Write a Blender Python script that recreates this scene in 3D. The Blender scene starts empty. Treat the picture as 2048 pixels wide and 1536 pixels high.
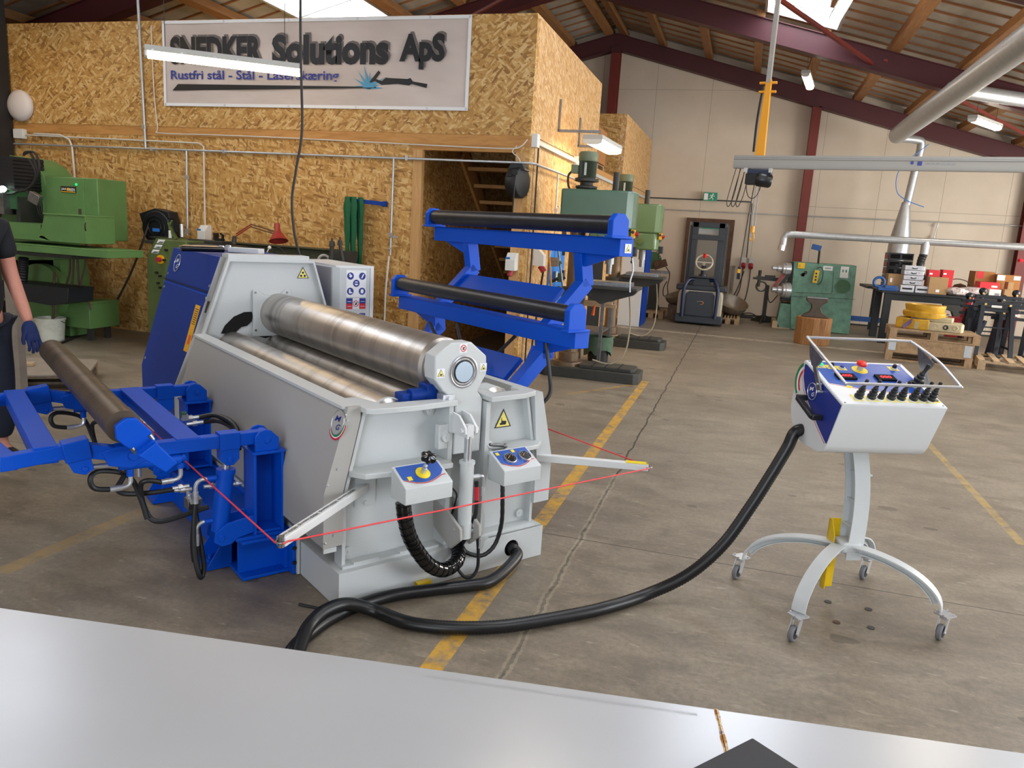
import bpy, bmesh, math, random
from mathutils import Vector, Matrix
random.seed(7)
S = bpy.context.scene
COL = S.collection
PI = math.pi
# ------------------------------------------------------------------ camera
F_PX, YAW, PITCH, ROLL, CAM_H = 1529.29, -.2824, -.19785, .06076, 1.58
_f = Vector((math.sin(YAW)*math.cos(PITCH), math.cos(YAW)*math.cos(PITCH), math.sin(PITCH)))
_r0 = Vector((math.cos(YAW), -math.sin(YAW), 0)); _u0 = _r0.cross(_f)
_r = _r0*math.cos(ROLL) + _u0*math.sin(ROLL); _u = -_r0*math.sin(ROLL) + _u0*math.cos(ROLL)
cd = bpy.data.cameras.new('camera'); cam = bpy.data.objects.new('camera', cd); COL.objects.link(cam)
cd.sensor_width = 36; cd.lens = 36*F_PX/2048; cd.clip_start = .05; cd.clip_end = 200
_m = Matrix((_r, _u, -_f)).transposed().to_4x4(); _m.translation = Vector((0, 0, CAM_H))
cam.matrix_world = _m
S.camera = cam
CAM = Vector((0, 0, CAM_H))
# ------------------------------------------------------------------ world, exposure
S.view_settings.view_transform = 'Standard'; S.view_settings.look = 'None'
S.view_settings.exposure = 0.25; S.view_settings.gamma = 1.0; S.view_settings.use_curve_mapping = False
wd = bpy.data.worlds.new('world'); S.world = wd; wd.use_nodes = True
bg = wd.node_tree.nodes['Background']; bg.inputs[0].default_value = (.75, .85, 1, 1); bg.inputs[1].default_value = 1.0
# daylight through the big open gate behind the camera, plus fill from a side gate and window added unseen on the right
def area(name, loc, rot, sx, sy, power, col):
    l = bpy.data.lights.new(name, 'AREA'); l.shape = 'RECTANGLE'; l.size = sx; l.size_y = sy; l.energy = power; l.color = col
    o = bpy.data.objects.new(name, l); o.location = loc; o.rotation_euler = rot; COL.objects.link(o); return o
area('gate_daylight', (-.5, -6.9, 2.0), (math.radians(90), 0, 0), 4.2, 3.6, 330, (.86, .93, 1))
area('added_side_gate_fill', (7.8, 4.0, 2.1), (math.radians(90), 0, math.radians(90)), 4.5, 3.4, 420, (.95, .97, 1))  # added fill light; its gate is out of view
area('added_side_window_fill', (7.8, 12.6, 1.9), (math.radians(90), 0, math.radians(90)), 5.0, 2.4, 520, (1, .95, .86))  # added to brighten the back wall; its window is out of view
SKY_E, TUBE_E = 9.0, 26.0
# ------------------------------------------------------------------ pixel -> place helpers (reference frame 2048 x 1536)
def ray(x, y): return _r*((x-1024)/F_PX) - _u*((y-768)/F_PX) + _f
def fl(x, y, z=0.):
    d = ray(x, y); return CAM + d*((z-CAM_H)/d.z)
def atY(x, y, Y):
    d = ray(x, y); return CAM + d*(Y/d.y)
def atX(x, y, X):
    d = ray(x, y); return CAM + d*(X/d.x)
def atP(x, y, P, n):
    d = ray(x, y); P = Vector(P); n = Vector(n); return CAM + d*((P-CAM).dot(n)/d.dot(n))
# ------------------------------------------------------------------ objects
def tag(o, label=None, cat=None, group=None, kind=None):
    if label: o['label'] = label
    if cat: o['category'] = cat
    if group: o['group'] = group
    if kind: o['kind'] = kind
    return o
def thing(name, label, cat, loc=(0, 0, 0), rz=0., group=None, kind=None):
    o = bpy.data.objects.new(name, None); o.empty_display_size = .1; COL.objects.link(o)
    o.location = loc; o.rotation_euler = (0, 0, rz); return tag(o, label, cat, group, kind)
def kids(o): return [c for c in COL.objects if c.parent == o]
def dup(o, parent=None, loc=None, rz=None, label=None, group=None, name=None):
    c = o.copy(); COL.objects.link(c); c.parent = parent
    if loc is not None: c.location = loc
    if rz is not None: c.rotation_euler = (0, 0, rz)
    if label: c['label'] = label
    if group: c['group'] = group
    for k in kids(o): dup(k, c)
    return c
class MB:
    def __init__(s): s.v = []; s.f = []; s.m = []; s.mi = 0; s.X = None
    def add(s, vs, fs):
        b = len(s.v)
        if s.X is not None: vs = [s.X @ Vector(p) for p in vs]
        s.v += [tuple(p) for p in vs]; s.f += [tuple(b+i for i in f) for f in fs]; s.m += [s.mi]*len(fs); return s
    def bx(s, x0, x1, y0, y1, z0, z1):
        return s.add([(x0,y0,z0),(x1,y0,z0),(x1,y1,z0),(x0,y1,z0),(x0,y0,z1),(x1,y0,z1),(x1,y1,z1),(x0,y1,z1)],
                     [(0,3,2,1),(4,5,6,7),(0,1,5,4),(1,2,6,5),(2,3,7,6),(3,0,4,7)])
    def box(s, c, d, R=None):
        x, y, z = [k/2 for k in d]; vs = [Vector(p) for p in [(-x,-y,-z),(x,-y,-z),(x,y,-z),(-x,y,-z),(-x,-y,z),(x,-y,z),(x,y,z),(-x,y,z)]]
        if R is not None: vs = [R @ p for p in vs]
        return s.add([p+Vector(c) for p in vs], [(0,3,2,1),(4,5,6,7),(0,1,5,4),(1,2,6,5),(2,3,7,6),(3,0,4,7)])
    def bar(s, p, q, w, h, up=(0, 0, 1)):            # a box beam from p to q
        p = Vector(p); q = Vector(q); d = (q-p); L = d.length; d.normalize(); up = Vector(up)
        a = d.cross(up)
        if a.length < 1e-4: a = d.cross(Vector((0, 1, 0)))
        a.normalize(); b = a.cross(d)
        R = Matrix((d, a, b)).transposed(); return s.box((p+q)/2, (L, w, h), R)
    def prism(s, pts, ax, a, b):                     # 2-D outline pushed along an axis
        def P(u, w, t): return {'x': (t, u, w), 'y': (u, t, w), 'z': (u, w, t)}[ax]
        n = len(pts); area = sum(pts[i][0]*pts[(i+1)%n][1]-pts[(i+1)%n][0]*pts[i][1] for i in range(n))
        if area < 0: pts = pts[::-1]
        vs = [P(u, w, a) for u, w in pts]+[P(u, w, b) for u, w in pts]
        fs = [tuple(range(n))[::-1], tuple(range(n, 2*n))]+[(i, (i+1)%n, n+(i+1)%n, n+i) for i in range(n)]
        if (ax == 'y') != (b < a): fs = [f[::-1] for f in fs]
        return s.add(vs, fs)
    def frame(s, d):
        d = Vector(d).normalized(); a = d.cross(Vector((0, 0, 1)))
        if a.length < 1e-3: a = Vector((1, 0, 0))
        a.normalize(); return d, a, a.cross(d)
    def lathe(s, prof, p0, d, seg=24, a0=0, caps=True):
        d, a, b = s.frame(d); p0 = Vector(p0); vs = []; fs = []; n = len(prof)
        for r, h in prof:
            for k in range(seg):
                t = 2*PI*k/seg+a0; vs.append(p0+d*h+(a*math.cos(t)+b*math.sin(t))*r)
        for i in range(n-1):
            for k in range(seg):
                k2 = (k+1) % seg; fs.append((i*seg+k, (i+1)*seg+k, (i+1)*seg+k2, i*seg+k2))
        if caps:
            fs.append(tuple(range(seg))); fs.append(tuple((n-1)*seg+k for k in range(seg))[::-1])
        return s.add(vs, fs)
    def cyl(s, p, q, r, r2=None, seg=20, caps=True):
        p = Vector(p); q = Vector(q); return s.lathe([(r, 0), (r if r2 is None else r2, (q-p).length)], p, q-p, seg, caps=caps)
    def sph(s, c, r, seg=16, rings=8, sz=1.):
        pr = [(max(r*math.sin(PI*i/rings), 1e-4), -r*sz*math.cos(PI*i/rings)) for i in range(rings+1)]
        return s.lathe(pr, c, (0, 0, 1), seg)
    def tube(s, pts, r, seg=8, sub=0, ridge=0., rs=None):
        pts = [Vector(p) for p in pts]
        if sub: pts, rs = spline(pts, sub, rs)
        n = len(pts); vs = []; fs = []; T = [(pts[min(i+1, n-1)]-pts[max(i-1, 0)]).normalized() for i in range(n)]
        a = T[0].cross(Vector((0, 0, 1)))
        if a.length < 1e-3: a = T[0].cross(Vector((1, 0, 0)))
        a.normalize()
        for i in range(n):
            a = (a-T[i]*a.dot(T[i])).normalized(); b = T[i].cross(a)
            R = (rs[i] if rs else r)*(1+(ridge if i % 2 else 0))
            for k in range(seg):
                t = 2*PI*k/seg; vs.append(pts[i]+(a*math.cos(t)+b*math.sin(t))*R)
        for i in range(n-1):
            for k in range(seg):
                k2 = (k+1) % seg; fs.append((i*seg+k, i*seg+k2, (i+1)*seg+k2, (i+1)*seg+k))
        fs.append(tuple(range(seg))[::-1]); fs.append(tuple((n-1)*seg+k for k in range(seg)))
        return s.add(vs, fs)
    def torus(s, c, d, R, r, seg=24, rs=8):
        d, a, b = s.frame(d); c = Vector(c)
        vs = []; fs = []
        for i in range(seg):
            t = 2*PI*i/seg; e = a*math.cos(t)+b*math.sin(t)
            for k in range(rs):
                q = 2*PI*k/rs; vs.append(c+e*(R+r*math.cos(q))+d*(r*math.sin(q)))
        for i in range(seg):
            for k in range(rs):
                i2 = (i+1) % seg; k2 = (k+1) % rs; fs.append((i*rs+k, i2*rs+k, i2*rs+k2, i*rs+k2))
        return s.add(vs, fs)
    def build(s, name, mats, parent=None, label=None, cat=None, group=None, kind=None, bevel=0, sharp=38, flat=False):
        me = bpy.data.meshes.new(name); me.from_pydata(s.v, [], s.f)
        if not isinstance(mats, (list, tuple)): mats = [mats]
        for m in mats: me.materials.append(MT[m] if isinstance(m, str) else m)
        for p, i in zip(me.polygons, s.m): p.material_index = min(i, len(mats)-1)
        me.update()
        if not flat:
            me.polygons.foreach_set('use_smooth', [True]*len(me.polygons)); me.set_sharp_from_angle(angle=math.radians(sharp))
        o = bpy.data.objects.new(name, me); COL.objects.link(o); o.parent = parent
        if bevel:
            b = o.modifiers.new('bevel', 'BEVEL'); b.width = bevel; b.segments = 2; b.limit_method = 'ANGLE'; b.angle_limit = math.radians(40)
        return tag(o, label, cat, group, kind)
def spline(pts, sub, rs=None):
    out = []; ro = []; n = len(pts)
    for i in range(n-1):
        p0, p1, p2, p3 = pts[max(i-1, 0)], pts[i], pts[i+1], pts[min(i+2, n-1)]
        for k in range(sub):
            t = k/sub; out.append(.5*((2*p1)+(-p0+p2)*t+(2*p0-5*p1+4*p2-p3)*t*t+(-p0+3*p1-3*p2+p3)*t**3))
            if rs: ro.append(rs[i]*(1-t)+rs[i+1]*t)
    out.append(pts[-1])
    if rs: ro.append(rs[-1])
    return out, (ro if rs else None)
def arc(cx, cy, r, a0, a1, n, ry=None):
    ry = r if ry is None else ry
    return [(cx+r*math.cos(math.radians(a0+(a1-a0)*i/n)), cy+ry*math.sin(math.radians(a0+(a1-a0)*i/n))) for i in range(n+1)]
def lettering(text, name, mat, parent, org, xd, yd, w, h, bold=0., thick=.0006, label=None):
    cu = bpy.data.curves.new(name, 'FONT'); cu.body = text; cu.size = 1; cu.offset = bold; cu.resolution_u = 3
    o = bpy.data.objects.new(name, cu); COL.objects.link(o)
    me = bpy.data.meshes.new_from_object(o.evaluated_get(bpy.context.evaluated_depsgraph_get()))
    bpy.data.objects.remove(o); bpy.data.curves.remove(cu)
    xs = [v.co.x for v in me.vertices]; ys = [v.co.y for v in me.vertices]
    x0, x1, y0, y1 = min(xs), max(xs), min(ys), max(ys); xd = Vector(xd).normalized(); yd = Vector(yd).normalized(); nd = xd.cross(yd)
    org = Vector(org)
    for v in me.vertices: v.co = org + xd*((v.co.x-x0)/(x1-x0)*w) + yd*((v.co.y-y0)/(y1-y0)*h) + nd*thick
    me.materials.append(MT[mat]); o = bpy.data.objects.new(name, me); COL.objects.link(o); o.parent = parent
    if label: o['label'] = label
    return o
# ------------------------------------------------------------------ materials
MT = {}
def lin(h):
    h = h.lstrip('#'); c = [int(h[i:i+2], 16)/255 for i in (0, 2, 4)]
    return tuple(((x/12.92) if x <= .04045 else ((x+.055)/1.055)**2.4) for x in c)+(1,)
class N:
    def __init__(s, name):
        m = bpy.data.materials.new(name); m.use_nodes = True; s.t = m.node_tree; s.b = s.t.nodes['Principled BSDF']; s.mat = m; MT[name] = m
    def n(s, ty, **k):
        x = s.t.nodes.new(ty)
        for a, v in k.items():
            if isinstance(a, str) and hasattr(x, a): setattr(x, a, v)
        return x
    def l(s, a, b): s.t.links.new(a, b)
    def set(s, node, key, v):
        if hasattr(v, 'is_linked') or hasattr(v, 'links'): s.l(v, node.inputs[key])
        else: node.inputs[key].default_value = v
    def math(s, op, a, b=None, c=None, clamp=False):
        x = s.n('ShaderNodeMath', operation=op); x.use_clamp = clamp; s.set(x, 0, a)
        if b is not None: s.set(x, 1, b)
        if c is not None: s.set(x, 2, c)
        return x.outputs[0]
    def mix(s, f, a, b, mode='MIX'):
        x = s.n('ShaderNodeMix', data_type='RGBA', blend_type=mode); s.set(x, 0, f); s.set(x, 6, a); s.set(x, 7, b); return x.outputs[2]
    def noise(s, sc, det=3, rough=.5, vec=None, dist=0.):
        x = s.n('ShaderNodeTexNoise'); x.inputs['Scale'].default_value = sc; x.inputs['Detail'].default_value = det; x.inputs['Roughness'].default_value = rough
        x.inputs['Distortion'].default_value = dist
        if vec is not None: s.l(vec, x.inputs['Vector'])
        return x.outputs['Fac']
    def ramp(s, f, stops):
        x = s.n('ShaderNodeValToRGB'); s.l(f, x.inputs[0]); e = x.color_ramp.elements
        while len(e) < len(stops): e.new(.5)
        for q, (p, c) in zip(e, stops): q.position = p; q.color = c if isinstance(c, tuple) else lin(c)
        return x.outputs[0]
    def obj(s): return s.n('ShaderNodeTexCoord').outputs['Object']
    def mp(s, vec, sc=(1, 1, 1), rot=(0, 0, 0), loc=(0, 0, 0)):
        x = s.n('ShaderNodeMapping'); s.l(vec, x.inputs[0]); x.inputs['Scale'].default_value = sc; x.inputs['Rotation'].default_value = rot; x.inputs['Location'].default_value = loc; return x.outputs[0]
    def bump(s, h, st=.2, d=.01):
        x = s.n('ShaderNodeBump'); x.inputs['Strength'].default_value = st; x.inputs['Distance'].default_value = d; s.l(h, x.inputs['Height']); s.l(x.outputs[0], s.b.inputs['Normal'])
def mat(name, col, rough=.5, metal=0., var=0., vs=8., bump=0., bs=200., bd=.002, emit=0., spec=None, coat=0., trans=0., alpha=None, dirt=None):
    m = N(name); c = lin(col); m.b.inputs['Base Color'].default_value = c
    m.b.inputs['Roughness'].default_value = rough; m.b.inputs['Metallic'].default_value = metal
    if spec is not None: m.b.inputs['Specular IOR Level'].default_value = spec
    if coat: m.b.inputs['Coat Weight'].default_value = coat; m.b.inputs['Coat Roughness'].default_value = .15
    if trans: m.b.inputs['Transmission Weight'].default_value = trans
    if emit: m.b.inputs['Emission Color'].default_value = c; m.b.inputs['Emission Strength'].default_value = emit
    o = None
    if var or dirt:
        o = m.obj(); f = m.noise(vs, 5, .65, o)
        d = lin(dirt) if dirt else tuple(x*(1-var) for x in c[:3])+(1,)
        u = tuple(min(1, x*(1+var*.6)) for x in c[:3])+(1,)
        m.l(m.ramp(f, [(.3, d), (.52, c), (.75, u)]), m.b.inputs['Base Color'])
    if bump:
        o = o or m.obj(); m.bump(m.noise(bs, 2, .5, o), bump, bd)
    return m.mat
# paints, metals, plastics
mat('white_paint', '#c2c7c8', .42, bump=.35, bs=260, bd=.0015)
mat('grey_paint', '#a5a4a0', .5, bump=.3, bs=260, bd=.0015)
mat('smooth_white', '#d6d9da', .4)
mat('blue_paint', '#024cc0', .45, bump=.12, bs=120, spec=.2)
mat('dark_blue_paint', '#063488', .5, bump=.3, bs=260, spec=.2)
mat('navy_decal', '#1b2f86', .35)
mat('blue_decal', '#2050a8', .35)
mat('red_decal', '#c8202c', .4)
mat('green_decal', '#15834a', .4)
mat('white_decal', '#e6e8ea', .4)
mat('black_decal', '#101114', .4)
mat('yellow_decal', '#e8d020', .4)
mat('amber_label', '#e8ac10', .45, var=.15, vs=60)
mat('pale_yellow', '#efe27a', .4)
mat('chrome', '#d0d3d8', .28, .9)
mat('zinc', '#c9ccd0', .3, .7, var=.15, vs=30)
mat('dull_steel', '#8d8e90', .42, 1., var=.25, vs=20)
mat('bearing_steel', '#98a6b2', .36, .9)
mat('stainless_edge', '#b8bcc0', .3, .9)
mat('black_rubber', '#14161a', .5)
mat('hose_black', '#0e1013', .38)
mat('black_plastic', '#16181b', .35)
mat('black_gloss', '#0c0d0f', .12)
mat('dark_slot', '#07080a', .9)
mat('grey_rubber', '#6d6f73', .6)
mat('red_plastic', '#d8261e', .3)
mat('red_cord', '#d8323a', .5)
mat('yellow_paint', '#d8b410', .4, var=.15)
mat('crane_yellow', '#e09a18', .4)
mat('display_black', '#0a0a0c', .7, spec=.2)
mat('rusty_steel', '#6a5844', .42, .5, var=.3, vs=9)
mat('motor_dark', '#36422f', .5)
mat('motor_cap_green', '#69735a', .5)
mat('anvil_iron', '#52483e', .5, .4, var=.25, vs=12)
mat('led_red', '#ff1626', .4, emit=2.5)
mat('green_lamp', '#20c070', .3, emit=.8)
mat('mill_green', '#5a8048', .45, var=.12, vs=5, bump=.08, bs=60)
mat('mill_green_dark', '#38623c', .5, var=.15, vs=5)
mat('lathe_green', '#566638', .5, var=.2, vs=5)
mat('lathe_dark', '#3b3e2a', .55, var=.25, vs=6)
mat('press_green', '#53705c', .3, var=.1, vs=4, coat=.2)
mat('press_green_light', '#5f7a52', .3, var=.1, vs=4, coat=.2)
mat('cast_dark', '#30312d', .55, var=.25, vs=8)
mat('machine_turq', '#5f8a76', .45, var=.4, vs=7, bump=.1, bs=40)
mat('red_beam', '#4c1c22', .5, var=.12, vs=2)
mat('red_post', '#74281f', .5, var=.15, vs=3)
mat('galvanised', '#b9bdc0', .38, .6, var=.12, vs=14)
mat('crane_grey', '#9a9893', .45, .2)
mat('cable_dark', '#221f1e', .55)
mat('cable_brown', '#4a352a', .6)
mat('cable_white', '#cfcabf', .6)
mat('hose_beige', '#8f8570', .6)
mat('plastic_white', '#d9dad6', .45)
mat('bucket_white', '#c4c6b8', .5, var=.2, vs=9)
mat('plastic_grey', '#b9bab6', .5)
mat('socket_blue', '#2f78c8', .5)
mat('cee_red', '#a02430', .45)
mat('cloth_navy', '#1a2030', .9, var=.2, vs=30)
mat('cloth_black', '#15171c', .9)
mat('glove_blue', '#14285c', .85, var=.25, vs=40)
mat('skin', '#c98a76', .55, var=.06, vs=30)
mat('hair', '#3a2a20', .8)
mat('shoe', '#1d1f24', .6)
mat('sole', '#b9b4a4', .7)
mat('sling_green', '#0f5a38', .8, var=.2, vs=40)
mat('lamp_red', '#8e2a24', .4)
mat('truck_grey', '#2e333a', .45, var=.1, vs=5)
mat('truck_cream', '#b8b09c', .45)
mat('truck_navy', '#202c48', .4)
mat('truck_orange', '#e0883c', .4)
mat('bowl_steel', '#948a7c', .4, .6, var=.2)
mat('door_grey', '#8e8a82', .5)
mat('exit_green', '#107a5c', .4, emit=.15)
mat('milw_red', '#c8202c', .5)
mat('cardboard', '#a5845c', .8, var=.08, vs=10)
mat('cardboard_brown', '#a06c3a', .8, var=.1, vs=10)
mat('case_silver', '#c8cad2', .35, .4)
mat('bench_dark', '#202428', .5, .2, var=.2)
mat('bench_blue', '#1f4f90', .5)
mat('gear_yellow', '#c89a24', .55, var=.35, vs=9)
mat('gear_cream', '#b8ac8c', .6, var=.25, vs=9)
mat('purple_strap', '#5c4670', .8)
mat('green_bag', '#4c6450', .9, var=.3, vs=15)
mat('clear_bag', '#c8c4c4', .35, var=.3, vs=30, dirt='#8c4a4a')
mat('trestle_navy', '#0c1420', .4)
mat('rust_brown', '#5a4030', .6, .3, var=.4, vs=10)
mat('board_grey', '#8c8276', .7, var=.15)
mat('black_folder', '#2b2b2e', .6, bump=.2, bs=500)
mat('orange_plastic', '#e0601c', .5)
mat('gold_bolt', '#cdb070', .35, .9)
mat('balloon', '#d8d0cc', .25)
mat('tube_glow', '#fff1dc', .5, emit=TUBE_E)
mat('tube_glow_warm', '#ffe0b0', .5, emit=TUBE_E*.8)
mat('sky_panel', '#eef4ff', .5, emit=SKY_E)
mat('lamp_glow', '#d8ffec', .5, emit=6)
# rolls: turned steel with bands
def roll_mat(name, base, dark, rough, metal, axis):
    m = N(name); o = m.obj(); f = m.noise(1.6, 4, .6, m.mp(o, (.6, 6, .6) if axis == 'y' else (6, .6, .6)))
    g = m.noise(1., 4, .7, m.mp(o, (18, 60, 18)))
    c = m.ramp(f, [(.3, dark), (.5, base), (.7, base)]); m.l(c, m.b.inputs['Base Color'])
    m.b.inputs['Metallic'].default_value = metal
    r = m.math('MULTIPLY_ADD', g, .25, rough-.1); m.l(r, m.b.inputs['Roughness']); m.bump(g, .06, .001)
roll_mat('roll_steel', '#bfbab4', '#9d9790', .34, .9, 'y')
roll_mat('roll_brown', '#5c5148', '#3a3530', .36, .6, 'y')
roll_mat('roll_black', '#2e3036', '#24262b', .34, .5, 'y')
# OSB: flakes from three turned voronoi layers
def osb(name, tint, ang):
    m = N(name); o = m.obj(); sx = m.n('ShaderNodeSeparateXYZ'); m.l(o, sx.inputs[0])
    cb = m.n('ShaderNodeCombineXYZ'); m.l(m.math('ADD', sx.outputs[0], sx.outputs[1]), cb.inputs[0]); m.l(sx.outputs[2], cb.inputs[1]); uv = cb.outputs[0]
    nz = m.n('ShaderNodeTexNoise'); nz.inputs['Scale'].default_value = 9; nz.inputs['Detail'].default_value = 3; m.l(uv, nz.inputs['Vector'])
    vm = m.n('ShaderNodeVectorMath', operation='SCALE'); m.l(nz.outputs['Color'], vm.inputs[0]); vm.inputs['Scale'].default_value = .022
    va = m.n('ShaderNodeVectorMath', operation='ADD'); m.l(uv, va.inputs[0]); m.l(vm.outputs[0], va.inputs[1]); base = va.outputs[0]
    cols = []; sel = []
    for k, a in enumerate((ang, ang+24, ang-26, ang+62)):
        v = m.n('ShaderNodeTexVoronoi', voronoi_dimensions='2D'); v.inputs['Scale'].default_value = 1
        q = m.n('ShaderNodeMapping'); q.vector_type = 'TEXTURE'; m.l(base, q.inputs[0]); q.inputs['Scale'].default_value = (1/46, 1/12, 1)
        q.inputs['Rotation'].default_value = (0, 0, math.radians(a)); q.inputs['Location'].default_value = (k*3.7, k*1.9, 0); m.l(q.outputs[0], v.inputs['Vector'])
        s2 = m.n('ShaderNodeSeparateColor'); m.l(v.outputs['Color'], s2.inputs[0]); cols.append(s2.outputs[0]); sel.append(s2.outputs[1])
    h = cols[0]
    for k in (1, 2, 3):
        pick = m.math('GREATER_THAN', sel[k], .62); x = m.n('ShaderNodeMix', data_type='FLOAT'); m.l(pick, x.inputs[0]); m.l(h, x.inputs[2]); m.l(cols[k], x.inputs[3]); h = x.outputs[0]
    c = m.ramp(h, [(0, tint[0]), (.25, tint[1]), (.62, tint[2]), (1, tint[3])])
    fine = m.noise(60, 4, .7, m.mp(uv, (1, .3, 1))); c = m.mix(m.math('MULTIPLY', fine, .35), c, lin(tint[0]))
    m.l(c, m.b.inputs['Base Color']); m.b.inputs['Roughness'].default_value = .55; m.bump(h, .15, .003)
osb('osb', ('#8a602e', '#b58846', '#c89c58', '#dfbf85'), 18)
osb('osb_upper', ('#8a602e', '#b58846', '#c89c58', '#e2c48c'), 72)
osb('osb_side', ('#a87c46', '#c4965c', '#d0a66e', '#e4c698'), 8)
def wood(name, a, b, d, scx=(1.5, 14, 14), knots=False):
    m = N(name); o = m.obj(); f = m.noise(2.2, 6, .65, m.mp(o, scx), .8); c = m.ramp(f, [(.25, a), (.5, b), (.8, d)])
    m.l(c, m.b.inputs['Base Color']); m.b.inputs['Roughness'].default_value = .62
wood('beam_pine', '#9a6a36', '#b98648', '#c8985a')
wood('pine_vert', '#a87e4a', '#c09560', '#d0aa78', (14, 14, 1.2))
wood('purlin', '#7a5634', '#9a6e44', '#b08454', (14, 1.2, 14))
wood('batten', '#80583a', '#9c6e48', '#ac7c50')
wood('pallet_wood', '#7c6248', '#a08462', '#b89a74', (6, 6, 6))
wood('pallet_dark', '#4e4034', '#6e5c4a', '#8a745c', (6, 6, 6))
wood('plank_light', '#9c8468', '#b09878', '#c0a888', (2, 12, 12))
wood('plank_dark', '#4c453c', '#665c50', '#7c7060', (2, 12, 12))
wood('stump_wood', '#6a4526', '#9a6c3e', '#b98c58', (10, 10, 1))
# concrete floor with its joints, crack, painted lines and stains
def floor_mat():
    m = N('concrete'); o = m.obj(); sx = m.n('ShaderNodeSeparateXYZ'); m.l(o, sx.inputs[0]); X, Y = sx.outputs[0], sx.outputs[1]
    big = m.noise(.55, 4, .6, o); mid = m.noise(3, 6, .7, m.mp(o, (1, 2.2, 1)), .6); fine = m.noise(38, 4, .8, o)
    c = m.ramp(big, [(.3, '#7c7163'), (.5, '#908574'), (.72, '#a19684')])
    c = m.mix(m.math('MULTIPLY', m.ramp(mid, [(.38, (1, 1, 1, 1)), (.6, (0, 0, 0, 1))]), .6), c, lin('#645b4f'))
    c = m.mix(m.math('MULTIPLY', m.ramp(fine, [(.35, (1, 1, 1, 1)), (.62, (0, 0, 0, 1))]), .38), c, lin('#544c41'))
    c = m.mix(m.math('MULTIPLY', m.ramp(m.noise(11, 3, .6, m.mp(o, (1, 3.4, 1))), [(.62, (0, 0, 0, 1)), (.74, (1, 1, 1, 1))]), .45), c, lin('#b9ae9a'))
    # oil spots
    v = m.n('ShaderNodeTexVoronoi'); v.inputs['Scale'].default_value = 1.3; v.inputs['Randomness'].default_value = 1; m.l(m.mp(o, (1, 1.4, 1)), v.inputs['Vector'])
    sp = m.math('LESS_THAN', m.math('ADD', v.outputs['Distance'], m.math('MULTIPLY', m.noise(8, 2, .5, o), .16)), .15)
    c = m.mix(m.math('MULTIPLY', sp, .5), c, lin('#4c463d'))
    v2 = m.n('ShaderNodeTexVoronoi'); v2.inputs['Scale'].default_value = 2.7; m.l(m.mp(o, (1, 1.6, 1), (0, 0, .4)), v2.inputs['Vector'])
    gate = m.ramp(m.noise(.7, 2, .5, m.mp(o, loc=(4, 2, 0))), [(.5, (0, 0, 0, 1)), (.56, (1, 1, 1, 1))])
    sp = m.math('MULTIPLY', gate, m.math('LESS_THAN', m.math('ADD', v2.outputs['Distance'], m.math('MULTIPLY', m.noise(12, 2, .5, o), .2)), .2))
    c = m.mix(m.math('MULTIPLY', sp, .55), c, lin('#453f37'))
    c = m.mix(m.math('MULTIPLY', m.ramp(m.noise(.9, 3, .6, m.mp(o, (1, 1.5, 1), loc=(9, 1, 0))), [(.55, (0, 0, 0, 1)), (.72, (1, 1, 1, 1))]), .3), c, lin('#544b40'))
    wob = m.math('MULTIPLY_ADD', m.noise(5, 3, .6, o), .03, -.015)
    def seg(p, q, w, soft=.15, wob_=None):
        dx, dy = q[0]-p[0], q[1]-p[1]; L = math.hypot(dx, dy); dx /= L; dy /= L
        a = m.math('ADD', m.math('MULTIPLY', m.math('SUBTRACT', X, p[0]), dx), m.math('MULTIPLY', m.math('SUBTRACT', Y, p[1]), dy))
        b = m.math('ADD', m.math('MULTIPLY', m.math('SUBTRACT', X, p[0]), -dy), m.math('MULTIPLY', m.math('SUBTRACT', Y, p[1]), dx))
        if wob_ is not None: b = m.math('ADD', b, wob_)
        k = m.math('LESS_THAN', m.math('ABSOLUTE', b), w)
        return m.math('MULTIPLY', k, m.math('MULTIPLY', m.math('GREATER_THAN', a, 0), m.math('LESS_THAN', a, L)))
    wear = m.ramp(m.noise(9, 5, .75, o), [(.36, (0, 0, 0, 1)), (.56, (1, 1, 1, 1))])
    def paint(c, msk, col, amt): return m.mix(m.math('MULTIPLY', m.math('MULTIPLY', msk, wear), amt), c, lin(col))
    c = paint(c, seg((-.925, .5), (-.925, 8.6), .042), '#c99a34', .9)
    f1 = fl(1135, 788); f2 = fl(1275, 768); c = paint(c, seg(f1, f2, .03), '#b89038', .55)
    f1 = fl(0, 1145); f2 = fl(310, 1010); c = paint(c, seg(f1, f2, .045), '#a8863f', .5)
    f1 = fl(1850, 880); f2 = fl(2046, 1090); c = paint(c, seg(f1, f2, .028), '#b89a50', .55)
    c = paint(c, seg((-6, 13.9), (6, 13.3), .12), '#b9ad98', .8)
    cr = m.math('MULTIPLY_ADD', m.noise(3, 5, .7, o), .07, -.035)
    c = m.mix(m.math('MULTIPLY', seg((-.67, -2), (-.67, 16.5), .007, wob_=cr), .85), c, lin('#3a342c'))
    c = m.mix(m.math('MULTIPLY', m.math('MULTIPLY', seg((-.67, -2), (-.67, 5), .02, wob_=cr), wear), .25), c, lin('#c0b49c'))
    for yj in (-.6, 3.78, 8.15, 12.5):
        c = m.mix(m.math('MULTIPLY', seg((-12, yj), (7.5, yj), .005), .75), c, lin('#40382f'))
    c = m.mix(m.math('MULTIPLY', seg((3.35, -3), (3.35, 16), .005), .6), c, lin('#40382f'))
    m.l(c, m.b.inputs['Base Color']); m.l(m.math('MULTIPLY_ADD', mid, .35, .32), m.b.inputs['Roughness']); m.b.inputs['Specular IOR Level'].default_value = .45
    m.bump(fine, .12, .002)
floor_mat()
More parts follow.
